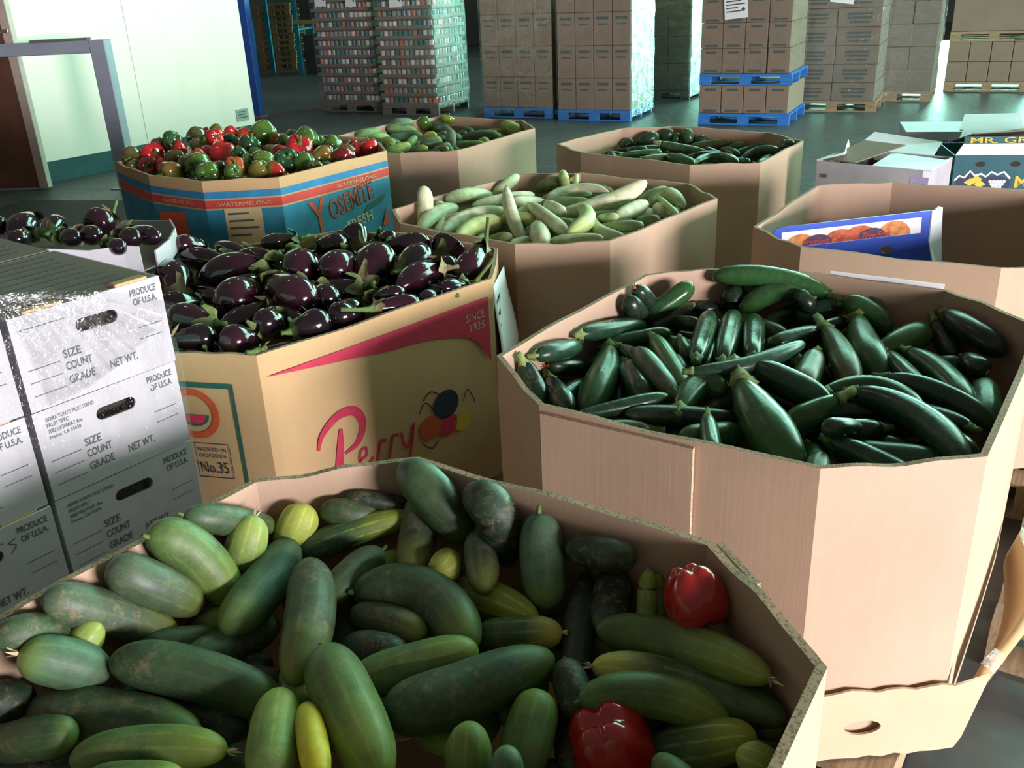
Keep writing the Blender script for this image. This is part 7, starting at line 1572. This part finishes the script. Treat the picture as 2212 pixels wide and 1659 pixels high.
def cartons(r, L, W, nx, ny, z0, h, layers, mat, texts=None, gap=0.004, jit=0.0, seed=0, sidecols=None):
    rd = random.Random(seed); cw, cdp = L / nx, W / ny
    me = box_mesh(gap, cw - gap, gap, cdp - gap, 0.002, h - 0.002, mat, 0.006)
    for k in range(layers):
        for i in range(nx):
            for j in range(ny):
                if 0 < j and i < nx - 1: continue          # only the sides that can be seen
                c = link('carton', me, r, (cw * i + rd.uniform(-jit, jit), cdp * j + rd.uniform(-jit, jit), z0 + h * k))
                if texts and j == 0:
                    for (tz, th, tw) in texts:
                        flat('printed_label', [(0, 0), (tw * cw, 0), (tw * cw, th), (0, th)], M['ink_grey'], c, FL(cw * (0.5 - tw / 2), h * tz, 0.0 - gap + 0.0025 if False else -gap + 0.001))
    if ny > 1 and nx > 2: 
        box('inner_cartons', (0.02, L - cw - 0.005, cdp + 0.005, W - 0.01, z0, z0 + h * layers - 0.01), mat, r)

# two loads of tinned food in cardboard trays
CANM = [plain('can_label_white', (0.60, 0.56, 0.50), 0.35, 0.2, 60), plain('can_label_teal', (0.05, 0.16, 0.15), 0.35, 0.3, 60), plain('can_label_orange', (0.42, 0.17, 0.09), 0.35, 0.3, 60), plain('can_label_grey', (0.26, 0.28, 0.27), 0.3, 0.3, 60)]
M['tin'] = plain('tin_metal', (0.55, 0.55, 0.55), 0.25, 0.1, 30, 1.0)
def can_mesh(mat):
    V = []; Fc = []; fm = []; s = 10; r0 = 0.039
    rings = [(0.0, r0 * 0.96), (0.004, r0), (0.106, r0), (0.110, r0 * 0.96), (0.107, r0 * 0.86)]
    for z, r in rings:
        for j in range(s): V.append((r * math.cos(6.2832 * j / s), r * math.sin(6.2832 * j / s), z))
    for i in range(len(rings) - 1):
        for j in range(s): Fc.append((i * s + j, i * s + (j + 1) % s, (i + 1) * s + (j + 1) % s, (i + 1) * s + j)); fm.append(0 if i == 1 else 1)
    Fc.append(list(range((len(rings) - 1) * s, len(rings) * s))); fm.append(1); Fc.append(list(range(s - 1, -1, -1))); fm.append(1)
    return mesh('can', V, Fc, [mat, M['tin']], fm, False)
CANS = [can_mesh(m) for m in CANM]
def can_load(corner, deg, L, W, label, side, seed):
    r = load('tinned_food_load', corner, deg, label, L, W, M['greywood'])
    rd = random.Random(seed); lay = 12; hz = 0.138
    pitch = 0.0855; nx = int(L / pitch); ny = int(W / pitch)
    for k in range(lay):
        z = 0.142 + hz * k
        t = empty('tray', (0, 0, z), 0, r)
        box('tray_lip', (0.0, L, 0.0, 0.004, 0, 0.045), M['carton_dull'], t); box('tray_lip', (L - 0.004, L, 0.004, W, 0, 0.045), M['carton_dull'], t)
        box('tray_floor', (0.0, L, 0.004, W, 0, 0.004), M['carton_dull'], t); box('tray_core', (0.0, L - 0.10, 0.10, W, 0.004, 0.130), M['carton_dull'], t)
        off = (L - nx * pitch) / 2 + pitch / 2
        for i in range(nx):
            link('can', CANS[rd.choice((0, 0, 1, 1, 1, 2, 3, 3))], r, (off + pitch * i, 0.048, z + 0.006), (0, 0, rd.random() * 6))
        if side:
            for j in range(1, ny): link('can', CANS[rd.choice((0, 1, 1, 2, 3, 3))], r, (L - 0.048, 0.048 + pitch * j, z + 0.006), (0, 0, rd.random() * 6))
    film_box(r, L, W, 0.10, 0.142 + hz * lay, M['film'], seed=seed, sides=('front', 'right') if side else ('front',))
    return r
c1 = can_load((-2.92, 15.91), -29, 1.18, 1.0, 'film-wrapped load of tinned food nearest the white wall', False, 1)
sheet(c1, 0.12, 1.60, 0.22, 0.26, 0.0, 3); sheet(c1, 0.72, 1.58, 0.20, 0.24, 0.0, 2)
c2 = can_load((-1.82, 15.05), -26, 1.0, 1.0, 'film-wrapped load of tinned food beside the brown carton loads', True, 2)
sheet(c2, 0.30, 1.55, 0.22, 0.28, 0.0, 3)
o = empty('x'); bpy.data.objects.remove(o)
# two loads of brown cartons on blue pallets
b1 = load('carton_load', (-0.22, 14.22), -30, 'wrapped brown carton load on blue pallet, right of the tinned food', 1.14, 1.0, M['bluewood'])
cartons(b1, 1.14, 1.0, 4, 3, 0.142, 0.42, 4, M['carton_brown'], [(0.78, 0.035, 0.62), (0.62, 0.02, 0.5)], seed=3); film_box(b1, 1.14, 1.0, 0.05, 1.82, M['film'], seed=3, sides=('front',))
b2 = load('carton_load', (0.83, 13.47), -26, 'wrapped brown carton load on blue pallet with shiny film side', 1.06, 1.0, M['bluewood'])
cartons(b2, 1.06, 1.0, 4, 3, 0.142, 0.42, 4, M['carton_brown'], [(0.78, 0.035, 0.62), (0.62, 0.02, 0.5)], seed=4); film_box(b2, 1.06, 1.0, 0.05, 1.82, M['film'], seed=4, sides=('front',)); film_box(b2, 1.06, 1.0, 0.05, 1.82, M['film_bright'], seed=5, sides=('right',))
b3 = load('carton_load', (2.02, 15.6), -28, 'dim film-wrapped load farther back behind the shiny film side', 1.1, 1.1, M['greywood'])
cartons(b3, 1.1, 1.1, 3, 2, 0.142, 0.40, 4, M['carton_dull'], seed=6); film_box(b3, 1.1, 1.1, 0.05, 1.75, M['film_bright'], seed=6)
# double stack with blue pallets
d1_ = load('carton_load', (2.60, 12.46), -27, 'single layer of brown cartons on lowest blue pallet of double stack', 1.16, 1.10, M['bluewood'])
cartons(d1_, 1.14, 1.10, 4, 3, 0.142, 0.345, 1, M['carton_brown'], [(0.80, 0.03, 0.5), (0.05, 0.03, 0.6)], seed=7)
d2 = load('carton_load', (2.60, 12.46), -27, 'film-wrapped brown cartons on the upper blue pallet of the double stack', 1.16, 1.10, M['bluewood'], 0.489)
cartons(d2, 1.12, 1.06, 4, 3, 0.142, 0.30, 4, M['carton_brown'], [(0.80, 0.028, 0.5), (0.06, 0.028, 0.6)], seed=8, jit=0.006); film_box(d2, 1.12, 1.06, 0.10, 1.34, M['film'], seed=8, sides=('front',)); film_box(d2, 1.12, 1.06, 0.10, 1.34, M['film_bright'], seed=9, sides=('right',))
sheet(d2, 0.30, 0.78, 0.29, 0.28, R_(5))
# wrapped loads of low cartons on bare wood
e1 = load('carton_load', (4.02, 13.30), -27, 'crumpled film load of low printed cartons behind the double stack', 1.16, 1.15, M['wood'])
cartons(e1, 1.12, 1.10, 2, 2, 0.142, 0.235, 7, M['carton_dull'], [(0.62, 0.028, 0.55), (0.42, 0.028, 0.55), (0.20, 0.028, 0.45)], seed=10, jit=0.012); film_box(e1, 1.12, 1.10, 0.05, 1.80, M['film'], seed=10, sides=('front',)); film_box(e1, 1.12, 1.10, 0.05, 1.80, M['film_bright'], seed=11, sides=('right',))
sheet(e1, 0.45, 1.40, 0.30, 0.20, R_(-8), 2)
e2 = load('carton_load', (5.20, 14.05), -27, 'glossy film load on wood pallet between crumpled load and plain cartons', 1.05, 1.1, M['wood'])
cartons(e2, 1.05, 1.1, 3, 3, 0.142, 0.30, 5, M['carton_dull'], seed=12, jit=0.01); film_box(e2, 1.05, 1.1, 0.05, 1.66, M['film_bright'], seed=12)
f1 = load('carton_load', (6.80, 14.66), -27, 'two layers of plain brown cartons on the lowest wood pallet at far right', 1.18, 1.1, M['wood'])
cartons(f1, 1.16, 1.1, 4, 3, 0.142, 0.285, 2, M['carton_brown'], seed=13)
f2 = load('carton_load', (6.80, 14.66), -27, 'large plain brown carton on the upper wood pallet at far right', 1.18, 1.1, M['wood'], 0.714)
cartons(f2, 1.14, 1.06, 1, 1, 0.142, 0.85, 1, M['carton_brown'], seed=14); sheet(f2, 0.66, 0.62, 0.30, 0.28, R_(6), off=0.004)

# storage rack and stacked pallets far back on the left
for i in range(11):
    r = empty('wooden_pallet', (-6.30 + 0.012 * (i % 3), 26.1, 0.145 * i), R_(-8 + (i % 3))); tag(r, 'wooden pallet by the blue rack, %s of its tall stack' % ('lowest', 'second from the floor', 'third from the floor', 'fourth from the floor', 'fifth from the floor', 'middle one', 'fifth from the top', 'fourth from the top', 'third from the top', 'second from the top', 'topmost')[i], 'pallet', 'pallets stacked by the blue rack')
    pallet('frame', 1.0, 1.0, M['wood'], r, 0.0, 0.143, 5)
rk = empty('storage_rack', (-7.5, 24.0, 0), R_(-8)); tag(rk, 'blue steel storage rack with pale beams at the far back', 'rack')
for x in (0.0, 1.62, 2.75, 3.6):
    for y in (0.0, 1.1): box('post', (x, x + 0.10, y, y + 0.08, 0, 3.4), M['rackblue'], rk)
for z in (1.15, 2.3): box('beam', (2.75 if z < 2 else 0.0, 3.7, -0.03, 0.0, z, z + 0.09), M['rackbeam'] if z < 2 else M['rackblue'], rk)
for z in (0.4, 1.0, 1.6): box('brace', (2.77, 2.83, 0.08, 1.10, z, z + 0.05), M['rackblue'], rk, (0, 0, 0), (0.0, 0, 0))
for i, (x, z, h_) in enumerate(((2.88, 0.0, 0.9), (2.88, 1.24, 0.8), (0.55, 2.39, 0.8))):
    q = box('dark_crate', (0, 0.68, 0.15, 0.95, 0, h_), plain('dark_crate%d' % i, (0.05, 0.055, 0.05), 0.7), None, Vector((-7.5, 24.0, z)) + Vector((math.cos(R_(-8)) * x, math.sin(R_(-8)) * x, 0)), (0, 0, R_(-8)), 0.01)
    tag(q, ('dark crate on the floor bay of the blue rack', 'dark crate on the beam of the blue rack', 'dark load above the stacked wooden pallets')[i], 'crate')
# ceiling lamps, outside the picture above
lm = N('lamp_glow'); lm.b.inputs['Emission Color'].default_value = (1.0, 0.80, 0.55, 1); lm.b.inputs['Emission Strength'].default_value = 60; lm.b.inputs['Base Color'].default_value = (1, 0.9, 0.8, 1)
for i, (x, y) in enumerate(((-2.6, 5.2), (-1.2, 9.5), (2.8, 6.5))):
    r = empty('high_bay_lamp', (x, y, 5.2)); tag(r, 'warm high bay lamp hanging from the roof over the %s' % ('pepper bin', 'aisle by the white wall', 'far zucchini bin')[i], 'lamp', 'high bay lamps')
    link('reflector', tube_mesh([(0, 0, 0.0), (0, 0, 0.20), (0, 0, 0.28)], [0.26, 0.16, 0.05], M['steel'], 16, False), r)
    link('bulb', tube_mesh([(0, 0, 0.02), (0, 0, 0.05), (0, 0, 0.10)], [0.05, 0.09, 0.04], lm.m, 12), r)
    link('hanger', tube_mesh([(0, 0, 0.28), (0, 0, 1.2)], [0.01, 0.01], M['steel'], 6), r)

# ------------------------------------------------------------------ produce
for i, it in enumerate(CUC): cucumber('cucumber', it, CM, 'cucumbers in the nearest bin', 'cucumber', True, seed=i)
for i, it in enumerate(PEPA): pepper('bell_pepper', it[0], it[2], it[3], it[4], 'red peppers among the cucumbers', it[6], 40 + i, 32)
for i, it in enumerate(ZUC): zucchini('zucchini', it, 'zucchini in the near bin', True, 100 + i)
for i, it in enumerate(EGG): eggplant('eggplant', it, 'eggplants in the printed bin', 200 + i)
for i, it in enumerate(EGX): eggplant('eggplant', it, 'eggplants in the small white carton', 250 + i, segs=18)
for i, it in enumerate(ARM): cucumber('ribbed_cucumber', it, AM, 'pale ribbed cucumbers', 'cucumber', True, prof_arm, 11, 0.042, 300 + i)
for i, it in enumerate(PIC): cucumber('pickling_cucumber', it, CM, 'pickling cucumbers', 'cucumber', False, seed=400 + i)
for i, it in enumerate(PEPE): pepper('bell_pepper', it[0], it[2], it[3], it[4], 'green peppers on the pickling cucumbers', it[6], 450 + i, 18)
for i, it in enumerate(ZUF): zucchini('zucchini', it, 'zucchini in the far bin', False, 500 + i)
rd = random.Random(9)
for i, it in enumerate(PEP):
    P0, P1, R = Vector(it[0]), Vector(it[2]), it[3]
    # turn each pepper about its own middle so that stems point every way
    m_ = (P0 + P1) / 2; L = (P1 - P0).length
    d = Vector((rd.uniform(-1, 1), rd.uniform(-1, 0.6), rd.uniform(-0.2, 1))).normalized()
    pepper('bell_pepper', m_ + d * L / 2, m_ - d * L / 2, R, it[4], 'bell peppers in the blue printed bin', it[6], 600 + i, 20)
# vegetables of the layer below, seen only in the gaps
for key, ls in FILL.items():
    for i, (a, c, b, r, col, idx, lab) in enumerate(ls):
        it = (a, c, b, r, col, 'x', '')
        if key == 'A': o = cucumber('cucumber', it, CM, 'cucumbers half buried in the nearest bin', 'cucumber', False, seed=700 + i, label=lab)
        elif key == 'B': o = zucchini('zucchini', it, 'zucchini half buried in the near bin', False, 800 + i, label=lab)
        elif key == 'H': o = eggplant('eggplant', it, 'eggplants half buried in the printed bin', 900 + i, label=lab, segs=16)
        elif key == 'C': o = cucumber('ribbed_cucumber', it, AM, 'pale ribbed cucumbers half buried', 'cucumber', False, prof_arm, 11, 0.03, 1000 + i, label=lab)
        elif key == 'E': o = cucumber('pickling_cucumber', it, CM, 'pickling cucumbers half buried', 'cucumber', False, seed=1100 + i, label=lab)
        elif key == 'F': o = zucchini('zucchini', it, 'zucchini half buried in the far bin', False, 1200 + i, label=lab)
        else: o = pepper('bell_pepper', a, b, r, col, 'bell peppers half buried in the blue bin', lab, 1300 + i, 16)
